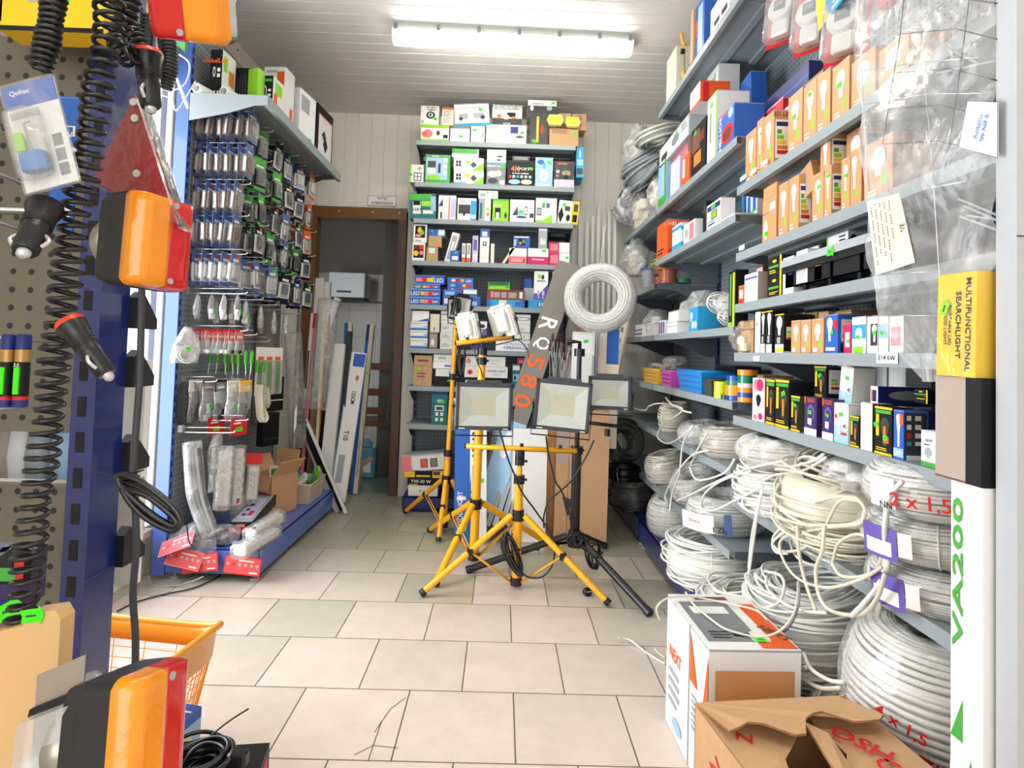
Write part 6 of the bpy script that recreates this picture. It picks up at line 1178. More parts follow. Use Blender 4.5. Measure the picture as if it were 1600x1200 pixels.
# right of the back shelf
o = lean('long grey brown carton lettered down its face leaning across the back shelves', (-.10, 3.62, .01), tuple(onY(886, 414, 3.86)), .115, .07, 'a', 'f,0,0,100,100,A f,2,93,98,99,s f,T,52,80,0.1,x,A r,0,0,100,100,k r,30,30,50,34,w r,30,50,50,56,w r,30,66,50,70,w') if False else None
p0, p1 = Vector(onY(760, 800, 3.56)), Vector(onY(889, 414, 3.84))
GBR = mat('wrapped_grey_brown', (112, 106, 98), .4, bump=.3, scale=20); MATS['print_xx'] = GBR
PAL['D'] = (124, 118, 110)
o = lean('long grey brown carton with big letters leaning across the back shelves', p0, p1, .145, .075, 'D', 'r,0,0,100,100,k r,30,52,46,58,w r,30,66,46,70,w r,30,76,46,80,i f,0,0,100,34,h f,20,20,70,30,w,o', yaw=-8)
L_ = (p1-p0).length
for k, (ch, c) in enumerate((('R', 'W'), ('Q', 'W'), ('5', 'o'), ('8', 'o'), ('0', 'o'))):
    M, fw_, fh = face_frame('f', .145, .075, L_); lettering(ch, P(c), M @ Matrix.Translation((.072, L_*(.735-k*.078), .0015)) @ Matrix.Rotation(-pi/2, 4, 'Z'), o, ht=.105, wd=.082)
lettering('ŚWIETLÓWKA' if False else 'SUL', P('w'), M @ Matrix.Translation((.072, L_*.26, .0015)) @ Matrix.Rotation(-pi/2, 4, 'Z'), o, ht=.06, wd=.16)
lean('dark slatted profile bundle leaning below the lettered carton', tuple(onY(790, 815, 3.5)), tuple(onY(850, 640, 3.68)), .05, .04, 'k', 'f,10,20,30,60,w f,20,75,60,80,w', yaw=-6, name='profile_bundle', cat='profiles')
for k in range(4):
    lean(['pale grey profile leaning left of the yellow pole, lowest', 'second pale grey profile behind the yellow pole', 'third pale grey profile behind the yellow pole', 'rightmost pale grey profile behind the yellow pole'][k], tuple(onY(762+k*11, 822, 3.48-.03*k)), tuple(onY(800+k*8, 715, 3.62)), .028, .02, 's', 'f,30,0,40,100,a', name='metal_profile', cat='profile')
m = MB()
lean('dark blue grey film roll leaning behind the middle yellow pole', tuple(onY(765, 800, 3.66)), tuple(onY(795, 640, 3.78)), .18, .06, 'a', 'f,0,0,100,100,A f,10,10,30,90,a f,60,10,70,90,s f,20,70,50,90,s', name='film_roll', cat='roll')
o = lean('tall blue and white floodlight carton standing behind the yellow poles', tuple(onZ(735, 846)), tuple(onY(736, 668, 3.56)), .185, .07, 'W', 'f,0,0,48,100,b f,30,0,52,60,b,t f,52,80,92,98,w f,L,55,72,90,97,A,5 f,60,30,62,60,O f,52,35,76,38,A f,50,42,64,43,A,q f,56,52,62,66,O f,8,36,36,39,w f,56,36,80,40,A f,14,1,20,4,g', yaw=0)
M, fw_, fh = face_frame('f', .185, .07, 1.); lettering('FLOOD LIGHT', P('W'), M @ Matrix.Translation((.034, .17, .002)) @ Matrix.Rotation(pi/2, 4, 'Z'), o, ht=.03, wd=.22)
sticker(M @ Matrix.Translation((.15, .34, .002)), o, .04); sticker(M @ Matrix.Translation((.06, .08, .002)), o, .04, 'F', 1.4)
lean('tall plain white carton between front pole and brown boxes', tuple(onZ(823, 846)), tuple(onY(828, 670, 3.55)), .21, .06, 'w', 'f,0,0,4,100,s', yaw=-3)
lean('large plain brown cardboard carton standing right of the white one', tuple(onZ(905, 848)), tuple(onY(912, 640, 3.50)), .30, .12, 't', 'f,24,0,25,100,n f,0,60,24,100,u', yaw=-6)
lean('narrow brown carton edge between white and large brown cartons', tuple(onZ(862, 838)), tuple(onY(868, 620, 3.6)), .09, .08, 't', 'f,45,0,47,100,n', yaw=4)
lean('brown cardboard plank leaning behind the white ring coil', tuple(onY(850, 700, 3.72)), tuple(onY(925, 490, 3.90)), .11, .05, 't', '')
lean('brown cardboard plank with a dark gap leaning right of the ring', tuple(onY(940, 690, 3.78)), tuple(onY(985, 450, 4.0)), .07, .03, 'u', 'f,20,20,80,90,i f,L,30,30,60,90,a,8')
lean('long white carton with green sticker below the ring coil', tuple(onY(905, 700, 3.60)), tuple(onY(912, 520, 3.66)), .135, .07, 'w', 'f,10,82,90,98,W f,S,60,92 f,90,0,100,80,s', yaw=-4)
lean('long ivory carton with blue patch and orange mark below the ring', tuple(onY(945, 700, 3.66)), tuple(onY(951, 515, 3.72)), .13, .06, 'i', 'f,40,70,98,100,b,q f,0,30,10,100,v f,45,38,75,46,O,o f,48,39,72,45,y,o f,20,8,60,24,v f,35,10,48,22,a,o', yaw=-2)
t = thing('wire_bundle', 'bundle of thin rods with dark red tips standing beside the lettered carton', 'wire', tuple(onY(872, 640, 3.66))); m = MB(); m2 = MB(); r2 = random.Random(9)
for k in range(40):
    a, q = Vector((r2.uniform(-.05, .05), r2.uniform(-.03, .03), 0)), Vector((r2.uniform(-.07, .13), r2.uniform(-.03, .05), r2.uniform(.30, .42))); m.tube([a, q], .002, P('s' if k % 3 else 'u'), 4); m2.tube([q, q+(q-a)*.12], .0035, P('R' if k % 3 else 'k'), 5)
m.build('rods', t); m2.build('tips', t)
# white ring coil
c = onY(937, 465, 3.42); t = coil('big white cable ring in film hanging upright beside the leaning cartons', c.x, c.y, c.z-.055, .155, .048, .055, .0046, CABW, (78, 0), FILM, .05, 40, rz=-12, amp=.06)
m = MB(); m.tube([(0, .17, .06), (.01, .32, .05), (.02, .46, .0)], .0015, P('W'), 4); m.build('string', t)
# tall white trunking standing in the corner
for k, (px_, top, w_) in enumerate(((908, 322, .03), (918, 345, .022), (927, 336, .018), (936, 320, .02), (944, 352, .02), (953, 330, .018), (962, 318, .022))):
    a = onY(px_, 600, 4.28); q = onY(px_, top, 4.33); lean(f'white cable trunking length, {ORD[k]} from the left behind the ring coil', (a.x, 4.28, .002), (q.x, 4.36, q.z), w_, .016, 'w', 'f,30,0,34,100,s', name='cable_trunking', cat='trunking')
# behind the door and in front of it
def doorway(label, b_px, b_y, t_px, t_y, w_, d, base, spec='', yaw=0, name='long_carton', cat='box'):
    a, c = onY(b_px[0], b_px[1], b_y), onY(t_px[0], t_px[1], t_y)
    if a.z > .03: k = (c.z-a.z); a = a-Vector(((c.x-a.x)*.35, (c.y-a.y)*.35, 0))*(a.z/k) - Vector((0, 0, a.z-.003))
    return lean(label, tuple(a), tuple(c), w_, d, base, spec, yaw, name, cat)
o = doorway('long white carton marked 120CM leaning in the doorway', (527, 784), 4.16, (562, 552), 4.40, .11, .05, 'W', 'f,20,90,95,99,b f,0,0,6,100,h f,50,80,72,84,O,o f,20,12,60,30,s', yaw=6)
M, fw_, fh = face_frame('f', .11, .05, 1.); lettering('120CM', P('k'), M @ Matrix.Translation((.06, .72, .002)) @ Matrix.Rotation(-pi/2, 4, 'Z'), o, ht=.03, wd=.09); lettering('T10', P('k'), M @ Matrix.Translation((.05, .45, .002)) @ Matrix.Rotation(-pi/2, 4, 'Z'), o, ht=.035, wd=.07)
doorway('narrow blue and white carton leaning just behind the white one', (557, 715), 4.5, (580, 508), 4.7, .055, .05, 'i', 'f,0,0,45,100,b f,60,10,80,30,s f,0,90,40,100,B f,S,70,70')
doorway('blue strip carton leaning left of the white carton', (527, 725), 4.30, (545, 560), 4.42, .05, .04, 'b', 'f,0,60,100,100,w f,10,64,90,80,G')
doorway('second blue headed narrow carton standing behind', (540, 700), 4.6, (545, 505), 4.75, .06, .04, 'i', 'f,0,60,50,100,b')
doorway('wide white trunking leaning at the left of the doorway', (509, 728), 4.10, (531, 538), 4.28, .085, .04, 's', 'f,0,0,100,100,w f,30,10,34,40,W', name='cable_trunking', cat='trunking')
doorway('dark trunking beside the wide white one', (528, 722), 4.22, (546, 518), 4.38, .04, .04, 'A', '', name='cable_trunking', cat='trunking')
doorway('red and dark labelled lamp tube leaning by the gondola end', (476, 640), 4.10, (492, 490), 4.2, .045, .03, 'k', 'f,0,50,50,100,w f,45,0,100,95,z f,40,92,100,100,r f,5,60,30,80,A', name='lamp_tube', cat='lamp tube')
doorway('ivory rod in clear film leaning by the gondola end', (497, 640), 4.12, (508, 478), 4.22, .016, .016, 'i', '', name='rod', cat='rod')
doorway('thin orange topped rod leaning in film', (500, 620), 4.2, (515, 492), 4.3, .012, .012, 'O', '', name='rod', cat='rod')
doorway('brown timber board leaning low at the gondola end', (490, 745), 4.25, (496, 630), 4.3, .09, .02, 't', '', name='board', cat='board')
doorway('black wedge profile leaning by the brown board', (497, 720), 4.2, (503, 630), 4.25, .04, .03, 'k', '', name='metal_profile', cat='profile')
doorway('white board leaning high at the left of the door frame', (500, 560), 4.42, (496, 435), 4.5, .10, .02, 'w', '', name='board', cat='board'); doorway('white square tube leaning in the left of the doorway', (510, 560), 4.6, (513, 441), 4.62, .04, .04, 'w', '', name='metal_profile', cat='profile'); doorway('short white roll leaning in the doorway', (517, 480), 4.7, (529, 466), 4.7, .05, .05, 'w', '', name='film_roll', cat='roll')
for k, (a, q, c, w_) in enumerate((((528, 772), (469, 648), 'k', 'black channel rail fallen over the basket at the gondola end'), ((520, 760), (480, 690), 's', 'pale channel rail below the black one'), ((531, 748), (478, 655), 'w', 'thin white rail beside the black channel'))):
    doorway(w_, a, 4.0-.02*k, q, 4.06, [.045, .03, .018][k], .02, c, '', name='metal_rail', cat='rail')
# clear film sleeve round the leaning tubes
t = thing('film_sleeve', 'tall clear film sleeve around the leaning tubes by the doorway', 'film', (0, 0, 0)); m = MB(); a, c, e = onY(492, 640, 4.08), onY(503, 560, 4.12), onY(514, 470, 4.2); m.tube(smooth_path([a, c, e], 8), .075, FILM, 12); m.build('film', t)
t = thing('film_sleeve', 'dark silvery film hanging at the far end of the gondola', 'film', (0, 0, 0)); m = MB(); a, c, e = onY(466, 700, 4.03), onY(462, 620, 4.04), onY(458, 520, 4.05); m.tube(smooth_path([a, c, e], 8), .06, FILM, 10); m.build('film', t)
# back room
q = onY(541, 442, 6.2); t = thing('wall_cabinet', 'white wall unit hanging high in the back room', 'cabinet', (q.x, 6.35, q.z-.15)); m = MB(); m.bbox((-.19, -.14, 0), (.19, .15, .26), .01, P('w')); m.build('body', t); m = MB(); m.box((-.19, -.14, -.03), (.19, .15, 0), P('k')); m.box((-.1, -.142, .05), (.05, -.14, .07), P('A')); m.build('grille', t)
q = onZ(568, 745); t = thing('canister', 'square blue tinted canister with white cap on the back room floor', 'canister', (q.x+.02, q.y, .001)); m = MB(); CN = mat('canister_blue', (96, 150, 178), .25); m.bbox((-.085, -.07, 0), (.085, .07, .25), .02, CN); m.bbox((-.05, -.04, .25), (.05, .04, .29), .015, CN); m.build('body', t); m = MB(); m.cyl((.05, 0, .25), (.05, 0, .285), .02, P('w'), 14); m.build('cap', t); m = MB(); m.box((-.05, -.0712, .05), (.05, -.07, .15), P('w')); m.build('label', t); m = MB(); m.tube([(-.05, 0, .27), (-.04, 0, .31), (.02, 0, .31), (.03, 0, .27)], .01, CN, 8); m.build('handle', t)
t = open_box('torn brown cardboard box beside the canister', onZ(552, 755).x, onZ(552, 755).y-.05, .001, .13, .14, .14, 25, (('r', .11, 35), ('l', .08, 80), ('f', .09, -20)))
t = thing('wooden_chair', 'dark reddish wooden chair back seen in the back room', 'chair', (-.93, 5.12, 0)); 
for nm, a, c_ in (('leg', (-.02, 0, 0), (.02, .04, .98)), ('leg', (-.40, 0, 0), (-.36, .04, .98)), ('leg', (-.02, .38, 0), (.02, .42, .44)), ('leg', (-.40, .38, 0), (-.36, .42, .44))): MB().box(a, c_, WOODB).build(nm, t)
for z in (.52, .68, .9): MB().box((-.37, .008, z), (-.01, .03, z+.06), WOODB).build('rail', t)
MB().box((-.42, -.01, .42), (.04, .44, .46), WOODB).build('seat', t)
t = thing('hanging_jacket', 'grey quilted jacket hanging over the chair in the back room', 'jacket', (-.80, 5.05, .30)); m = MB(); V = []; Fs = []
for i in range(13):
    for j in range(9): V.append((-.13+.26*j/8, -.03+.035*sin(j*1.3+i*.6)+.02*sin(i*1.7), .72-.72*i/12*(1-.12*abs(j-4)/4)))
for i in range(12):
    for j in range(8): Fs.append((i*9+j, (i+1)*9+j, (i+1)*9+j+1, i*9+j+1))
m.add(V, Fs, mat('jacket_grey', (92, 92, 94), .5, var=.3, bump=.6, scale=12), None, True); o = m.build('cloth', t); md = o.modifiers.new('thick', 'SOLIDIFY'); md.thickness = .03
t = thing('small_table', 'cluttered small table in the right of the back room', 'table', (-.62, 5.35, 0)); MB().box((-.22, -.25, .70), (.2, .3, .73), P('w')).build('tabletop', t); MB().box((-.2, -.22, 0), (-.17, -.19, .70), WOODB).build('leg', t); MB().box((.15, -.22, 0), (.18, -.19, .70), WOODB).build('leg', t)
for k, (dx, c, h) in enumerate(((-.14, 'w', .16), (-.04, 'i', .1), (.05, 'k', .26))):
    m = MB(); m.lathe([(.03, 0), (.032, h*.7), (.015, h*.8), (.015, h)], P(c), None, 16); o = m.build('bottle'); o.location = (-.62+dx, 5.15, .731); tag(o, ['white bottle', 'short cream jar', 'tall black bottle'][k]+' standing on the cluttered back room table', 'bottle')
t = thing('wall_hook_rail', 'dark thing hanging on the back room wall rail', 'hook rail', tuple(onY(620, 478, 5.6))); m = MB(); m.box((-.35, 0, .02), (.1, .01, .035), P('A')); m.build('rail', t); m = MB(); m.bbox((-.06, -.05, -.09), (.06, .03, .03), .02, P('k')); m.build('holder', t); m = MB(); m.tube([(0, -.01, -.08), (.01, -.01, -.5)], .008, CABB, 6); m.build('cord', t)
# ============================================================ FOREGROUND, LEFT: end of another gondola with car parts
OL = peg('perforated_panel_warm', (104, 98, 84), .026, .17)
NAVYF = mat('stand_post_navy', (16, 34, 104), .22, coat=.6)
u = thing('display_stand', 'warm grey perforated display stand with a dark blue post close at the left', 'shelving', (-.64, .86, 0))
m = MB(); x1 = onY(150, 600, .85).x+.64; x0 = x1-.033
m.box((x0, -.01, 0), (x1, .055, 2.4), NAVYF)
for k in range(46): m.box((x0+.009, -.0108, .03+k*.05), (x0+.021, -.0099, .058+k*.05), HOLE)
for z in (.75, 1.31): m.box((x1-.0002, -.01, z), (x1+.0006, .055, z+.003), P('B'))
m.build('post', u)
# panels: columns of true holes would be many, the punched pattern sits in the material
for (z0, z1) in ((.0, .32), (.325, .885), (.955, 1.27), (1.275, 1.62), (1.625, 1.97), (1.975, 2.35)):
    m = MB(); m.box((x0-.75, .0, z0), (x0+.006, .016, z1), OL); m.box((x0-.75, -.004, z1-.004), (x0+.006, .0, z1), OLIVE); m.build('back_panel', u)
for k, z in enumerate((1.225, 1.12, 1.03, .90, .76, 1.34)):
    m = MB(); m.prism([(.055, z), (.055, z+.035), (.07, z+.045), (.11, z+.004), (.11, z-.012), (.055, z-.012)], x1-.003, x1+.012, BLACKP, frame((0, 0, 0), (0, 1, 0), (0, 0, 1), (1, 0, 0))); m.build('bracket', u)
for (px_, py_, L) in ((82, 305, .12), (12, 200, .16), (95, 535, .12), (88, 632, .14), (70, 370, .1)):
    p = onY(px_, py_, .86); m = MB(); m.tube([p, p+Vector((-.0, -L, .004)), p+Vector((.0, -L-.004, -.02))], .0026, HOOK, 6); m.build('hook', u, world=True)
def spring(label, pts, y, R, pitch, r=.0026, lead_pts=None, jit=.0):
    P3 = [onY(a, b, y+(c[0] if c else 0)) for a, b, *c in pts]; path = smooth_path(P3, 12); t = thing('coiled_cable', label, 'coiled cable', P3[0]); acc = 0; out = []; r2 = random.Random(len(pts))
    for i in range(len(path)-1):
        a, b = path[i], path[i+1]; d = (b-a); L = d.length
        if L < 1e-6: continue
        tn = d/L; uu = tn.cross(Vector((0, 1, 0))).normalized(); vv = tn.cross(uu); n = max(1, int(L/pitch*14))
        for j in range(n):
            q = acc+2*pi*L/pitch*j/n; c = a+d*j/n; out.append(c+(uu*cos(q)+vv*sin(q))*R*(1+.08*sin(q*.13))-P3[0])
        acc += 2*pi*L/pitch
    m = MB(); m.tube(out, r, CABB, 6); m.build('spiral', t)
    if lead_pts: L3 = [onY(a, b, y)-P3[0] for a, b in lead_pts]; m = MB(); m.tube(smooth_path(L3, 6), r*1.2, CABB, 6); m.build('lead', t)
    return t
spring('long black spiral cable hanging in front of the perforated panel', [(170, -30), (170, 40), (158, 110), (146, 190), (134, 260), (116, 340), (106, 420), (96, 490), (84, 570), (76, 650), (66, 720), (54, 790), (46, 860), (38, 930), (28, 990), (14, 1038)], .62, .0125, .0125, lead_pts=[(14, 1038), (10, 1060), (8, 1090), (0, 1110)])
spring('short thick black spiral cable before the yellow box', [(86, -20), (80, 30), (72, 75), (62, 112)], .60, .0095, .0062)
spring('black spiral cable looping beside the long one at the top', [(205, -10), (196, 30), (182, 62), (196, 88), (214, 84)], .66, .009, .0075)
spring('second black spiral cable looping down to the red topped plug', [(176, -20), (196, 20), (206, 50), (218, 74), (226, 88)], .70, .009, .0075)
spring('dense black spiral cable hanging behind the red topped plug', [(252, 20), (260, 60), (264, 100), (256, 138)], .74, .008, .0044)
t = thing('hair_comb_cable', 'black ribbed cable between the spiral cables at the top', 'cable', tuple(onY(231, 50, .76))); m = MB()
for k in range(10): m.box((-.008, -.003, -.024+k*.005), (.008, .003, -.0215+k*.005), BLACKP)
m.box((-.0095, -.003, -.03), (-.006, .003, .03), BLACKP); m.box((.006, -.003, -.03), (.0095, .003, .03), BLACKP); m.build('ribs', t)
# plugs for the car lighter socket
def lighter_plug(label, p_top, p_tip, y, r=.011, ring='o', y2=None):
    a = onY(*p_top, y); b = onY(*p_tip, y2 or y); d = b-a; L = d.length; q = d.to_track_quat('Z', 'Y'); t = thing('lighter_plug', label, 'plug', a, q.to_euler())
    m = MB(); m.lathe([(r*1.25, 0), (r*1.35, L*.06), (r*1.05, L*.22), (r*.95, L*.5), (r*.98, L*.52), (r*.9, L*.55), (r*.9, L*.86), (r*.75, L*.9)], BLACKP, None, 20)
    for k in range(5): m.lathe([(r*1.02, L*(.26+k*.035)), (r*1.08, L*(.27+k*.035)), (r*1.02, L*(.28+k*.035))], BLACKP, None, 20, cap=False)
    m.build('body', t)
    if ring: m = MB(); m.lathe([(r*1.2, -L*.02), (r*1.28, 0), (r*1.34, L*.05)], mat('ring_red_orange', (232, 60, 30), .3), None, 20); m.build('ring', t)
    m = MB(); m.lathe([(r*.5, L*.9), (r*.45, L*.97), (r*.2, L)], HOOK, None, 14); m.build('tip', t)
    for s in (1, -1): m = MB(); m.tube(smooth_path([(s*r*.85, 0, L*.58), (s*r*1.25, 0, L*.68), (s*r*.88, 0, L*.8)], 5), r*.18, HOOK, 6); m.build('spring_contact', t)
    return t
lighter_plug('black car lighter plug with orange red ring hanging low before the post', (108, 503), (174, 594), .60, .0105)
lighter_plug('black car lighter plug pointing down left in front of the blue card', (72, 322), (34, 402), .60, .0125, None, .56)
lighter_plug('black car lighter plug with red ring hanging behind the red triangle', (230, 82), (236, 178), .68, .0125, 'o')
# magnetic trailer lamps
ORG = mat('lamp_lens_orange', (248, 150, 14), .15, coat=.5, bump=.35, scale=60); REDL = mat('lamp_lens_red', (206, 4, 6), .15, coat=.5, bump=.3, scale=50); LB = mat('lamp_body_black', (34, 34, 36), .5)
for M_ in (ORG, REDL): M_.node_tree.nodes['Principled BSDF'].inputs['Transmission Weight'].default_value = .0
def trailer_lamp(label, c, rot, s=1., glow=False):
    t = thing('trailer_lamp', label, 'trailer lamp', c, rot); W_, Hh, D = .052*s, .068*s, .056*s
    def rr(w_, h_, r): return [(sx*(w_-r)+r*cos(a), sy*(h_-r)+r*sin(a)) for sx, sy, a0 in ((1, 1, 0), (-1, 1, 90), (-1, -1, 180), (1, -1, 270)) for a in [RAD(a0+q*22.5) for q in range(5)]]
    F_ = frame((0, 0, 0), (1, 0, 0), (0, 0, 1), (0, -1, 0)); m = MB(); n = 20
    rings = [(rr(W_*.9, Hh*.9, .012*s), -D), (rr(W_*.98, Hh*.98, .012*s), -D*.6), (rr(W_, Hh, .014*s), 0)]
    V = [(x, y, z) for rg, z in rings for x, y in rg]; Fs = [(i*n+j, i*n+(j+1) % n, (i+1)*n+(j+1) % n, (i+1)*n+j) for i in range(2) for j in range(n)]; m.add(V, Fs+[tuple(range(n-1, -1, -1))], LB, F_, False); m.build('housing', t)
    for nm, M2, xa, xb in (('orange_lens', ORG, -W_, .0), ('red_lens', REDL, .0, W_)):
        m = MB(); V = []; A = 12; N2 = 10
        for i in range(A+1):
            x = xa+(xb-xa)*i/A; ex = abs(x)/W_; hh = Hh*(1 if ex < .75 else math.sqrt(max(0, 1-((ex-.75)/.25)**2*.25))); zd = .026*s*(1-max(0, (ex-.55)/.45)**2.5)
            V += [(x, -hh, 0), (x, -hh*.97, zd*.7)]+[(x, -hh*.93+hh*1.86*j/N2, zd) for j in range(N2+1)]+[(x, hh*.97, zd*.7), (x, hh, 0)]
        K_ = N2+5; m.add(V, [(i*K_+j, i*K_+j+1, (i+1)*K_+j+1, (i+1)*K_+j) for i in range(A) for j in range(K_-1)]+[tuple(range(K_-1, -1, -1)), tuple(A*K_+j for j in range(K_))], M2, F_, True)
        l = m.build(nm, t)
    for y in (-Hh*.82, Hh*.82): MB().cyl((W_*.12, y, .0262*s), (W_*.12, y, .028*s), .0045*s, P('s'), 12, M=F_).build('screw', t)
    m = MB(); m.lathe([(.036*s, -D-.026*s), (.038*s, -D-.022*s), (.038*s, -D-.004*s), (.03*s, -D)], mat('magnet_steel', (166, 162, 150), .3, metal=.7), F_ @ Matrix.Translation((-.006*s, 0, 0)), 28); m.build('magnet', t)
    return t
c = onY(244, 380, .70); trailer_lamp('square trailer lamp with orange and red lens hanging in the middle of the post', (c.x, c.y, c.z), (0, RAD(2), RAD(69)), .80)
c = onY(222, 1150, .56); trailer_lamp('tilted trailer lamp with magnet foot cut by the lower edge', (c.x, c.y, c.z), (RAD(-8), RAD(12), RAD(82)), .84)
c = onY(292, -20, .60); trailer_lamp('orange and red trailer lamp lying crosswise at the top edge', (c.x, c.y, c.z), (RAD(-28), RAD(180), RAD(10)), .76)
# triangle reflector
t = thing('triangle_reflector', 'red triangular trailer reflector lamp wrapped in clear film', 'reflector', tuple(onY(218, 250, .70))); a, b_, c_ = [onY(*q, .70)-onY(218, 250, .70) for q in ((217, 152), (148, 282), (282, 352))]
b_ = onY(152, 286, .70)-onY(218, 250, .70)
tri = [(a.x, a.z), (b_.x, b_.z), (c_.x, c_.z)]
def rtri(k): cx, cy = sum(p[0] for p in tri)/3, sum(p[1] for p in tri)/3; return [(cx+(p[0]-cx)*k, cy+(p[1]-cy)*k) for p in tri]
m = MB(); m.prism(rtri(1.04)[::-1], -.018, 0, LB, frame((0, 0, 0), (1, 0, 0), (0, 0, 1), (0, -1, 0))); m.build('housing', t)
REDD = mat('reflector_red', (150, 2, 14), .3, coat=.3, bump=.6, scale=120); m = MB(); m.prism(rtri(1.0)[::-1], 0, .008, REDD, frame((0, 0, 0), (1, 0, 0), (0, 0, 1), (0, -1, 0))); m.build('red_lens', t)
m = MB()
for q in ((217, 165), (219, 190), (222, 275)): p = onY(*q, .70)-onY(218, 250, .70); m.cyl((p.x, -.0085, p.z), (p.x, -.011, p.z), .0045, HOOK, 12)
m.build('screw', t)
m = MB(); m.prism(rtri(1.10)[::-1], -.022, .014, FILMR, frame((0, 0, 0), (1, 0, 0), (0, 0, 1), (0, -1, 0))); m.build('film', t)
# yellow box at the top
p = onY(97, 62, .80); o = carton('yellow box with black lower edge and green price flash at the top left', .138, .04, .13, 'y', 'f,0,0,100,100,y f,0,0,100,5,k f,28,34,34,100,k f,26,30,36,40,s', (p.x, .80, p.z), 0); sticker(frame((.012, -.0205, .04), (cos(.95), 0, sin(.95)), (-sin(.95), 0, cos(.95)), (0, -1, 0)), o, .022)
MATS['print_y'].node_tree.nodes
p = onY(4, 45, .80); carton('white box with pink corner at the far left top', .03, .04, .06, 'w', 'f,0,0,100,60,z f,0,70,100,80,e', (p.x-.0, .80, p.z), 0)
# fuse blister on its hook
c = onY(62, 210, .585); t = thing('blister_pack', 'tilted blister pack with a blue fuse holder hanging in front at the left', 'blister pack', c, (0, RAD(-17), 0)); w_, h_ = .052, .108
m = MB(); m.box((-w_/2, 0, -h_/2), (w_/2, .0012, h_/2), P('w')); m.box((-w_/2, -.0004, h_*.28), (w_/2, 0, h_/2), P('b'));
for k in range(3): m.box((w_*.22, -.0005, -h_*.42+k*.015), (w_*.40, -.0001, -h_*.42+k*.015+.012), P('a'))
m.box((-w_*.45, -.0005, h_*.18), (w_*.1, -.0001, h_*.25), P('s')); cd = m.build('card', t); lettering('Qoltec', P('W'), frame((-w_*.18, -.0006, h_*.42), (1, 0, 0), (0, 0, 1), (0, -1, 0)), cd, ht=.006)
m = MB(); m.bbox((-w_*.34, -.014, -h_*.36), (w_*.12, -.002, -h_*.18), .003, mat('fuse_blue', (20, 120, 196), .35)); m.tube([(-w_*.1, -.008, -h_*.18), (-w_*.14, -.008, .01), (-w_*.02, -.008, h_*.1)], .0012, P('s'), 5); m.bbox((-w_*.4, -.01, -h_*.16), (-w_*.22, -.004, h_*.02), .002, P('l')); m.build('fuse_holder', t)
m = MB(); m.bbox((-w_*.44, -.019, -h_*.42), (w_*.18, -.0008, h_*.22), .006, FILM); m.bbox((-w_*.54, -.003, -h_*.52), (w_*.54, .003, h_*.52), .002, FILM); m.build('blister', t)
c = onY(101, 255, .68); o = carton('blue and white card hanging behind the fuse pack', .028, .003, .155, 'b', 'f,0,45,100,62,w f,20,70,90,78,w f,30,71,80,77,b f,L,50,6,95,20,w,2 f,10,40,90,45,s', (c.x, .68, c.z-.078), RAD(0)); lettering('AW', P('W'), frame((0, -.0022, .11), (1, 0, 0), (0, 0, 1), (0, -1, 0)), o, ht=.007)
# batteries in black and green sleeves
for k, px_ in enumerate((8, 31)):
    a = onY(px_, 636, .70); q = onY(px_, 522, .70); t = thing('battery', f'dark battery with gold band and green stripe, {["left", "right"][k]} of the two at the left edge', 'battery', (a.x, .70, a.z)); h = q.z-a.z; r = .0075
    m = MB(); m.lathe([(r*.9, 0), (r, .003), (r, h*.16), (r, h*.80)], P('k'), None, 20); m.build('body', t)
    MB().lathe([(r*1.01, 0), (r*1.01, h*.1)], P('B'), None, 20).build('cap', t); MB().lathe([(r*1.01, h*.8), (r*1.01, h*.97), (r*.8, h)], P('B'), None, 20).build('cap', t)
    MB().lathe([(r*1.012, h*.62), (r*1.012, h*.79)], mat('gold_band', (178, 136, 80), .35, metal=.4), None, 20, cap=False).build('band', t); MB().lathe([(r*1.012, h*.1), (r*1.012, h*.15)], P('r'), None, 20, cap=False).build('band', t)
    m = MB(); m.box((-.003, -r-.0012, h*.18), (.003, -r+.001, h*.55), P('F')); m.build('stripe', t)
    if k: lettering('3.0', P('w'), frame((0, -r-.0014, h*.58), (1, 0, 0), (0, 0, 1), (0, -1, 0)), t, ht=.004)
# thick cable and hank
ycable('thick dark grey cable hanging straight down beside the blue post', [(222, 440), (221, 500), (218, 600), (212, 680), (209, 740), (212, 800), (213, 860), (208, 930), (212, 1000), (210, 1085)], .78, .0044, mat('cable_dark_grey', (58, 60, 66), .4), name='hanging_cable', cat='cable')
t = thing('cable_hank', 'hank of thick black cable tied and sticking out from the blue post', 'cable', tuple(onY(228, 785, .72))); c = Vector(t.location); m = MB()
for k in range(6):
    L3 = [(184+2*k, 744+4*k), (215+3*k, 750+5*k), (262+k*2, 784+5*k), (282-2*k, 812+2*k), (270-5*k, 829-4*k), (232-3*k, 812-5*k), (202-2*k, 783-4*k), (184+2*k, 752+2*k)]; m.tube(smooth_path([onY(a, b, .72+.007*((k*2) % 5-2))-c for a, b in L3[:-1]], 6, True), .0036, CABB, 7, True)
m.build('cable', t)
for L3 in ([(184, 750), (170, 742), (150, 738)], [(190, 738), (205, 740), (225, 734)], [(186, 745), (200, 748), (218, 743)], [(280, 812), (291, 818), (295, 845), (305, 858)]): MB().tube(smooth_path([onY(a, b, .72)-c for a, b in L3], 5), .0009, CABB, 4).build('wire_end', t)
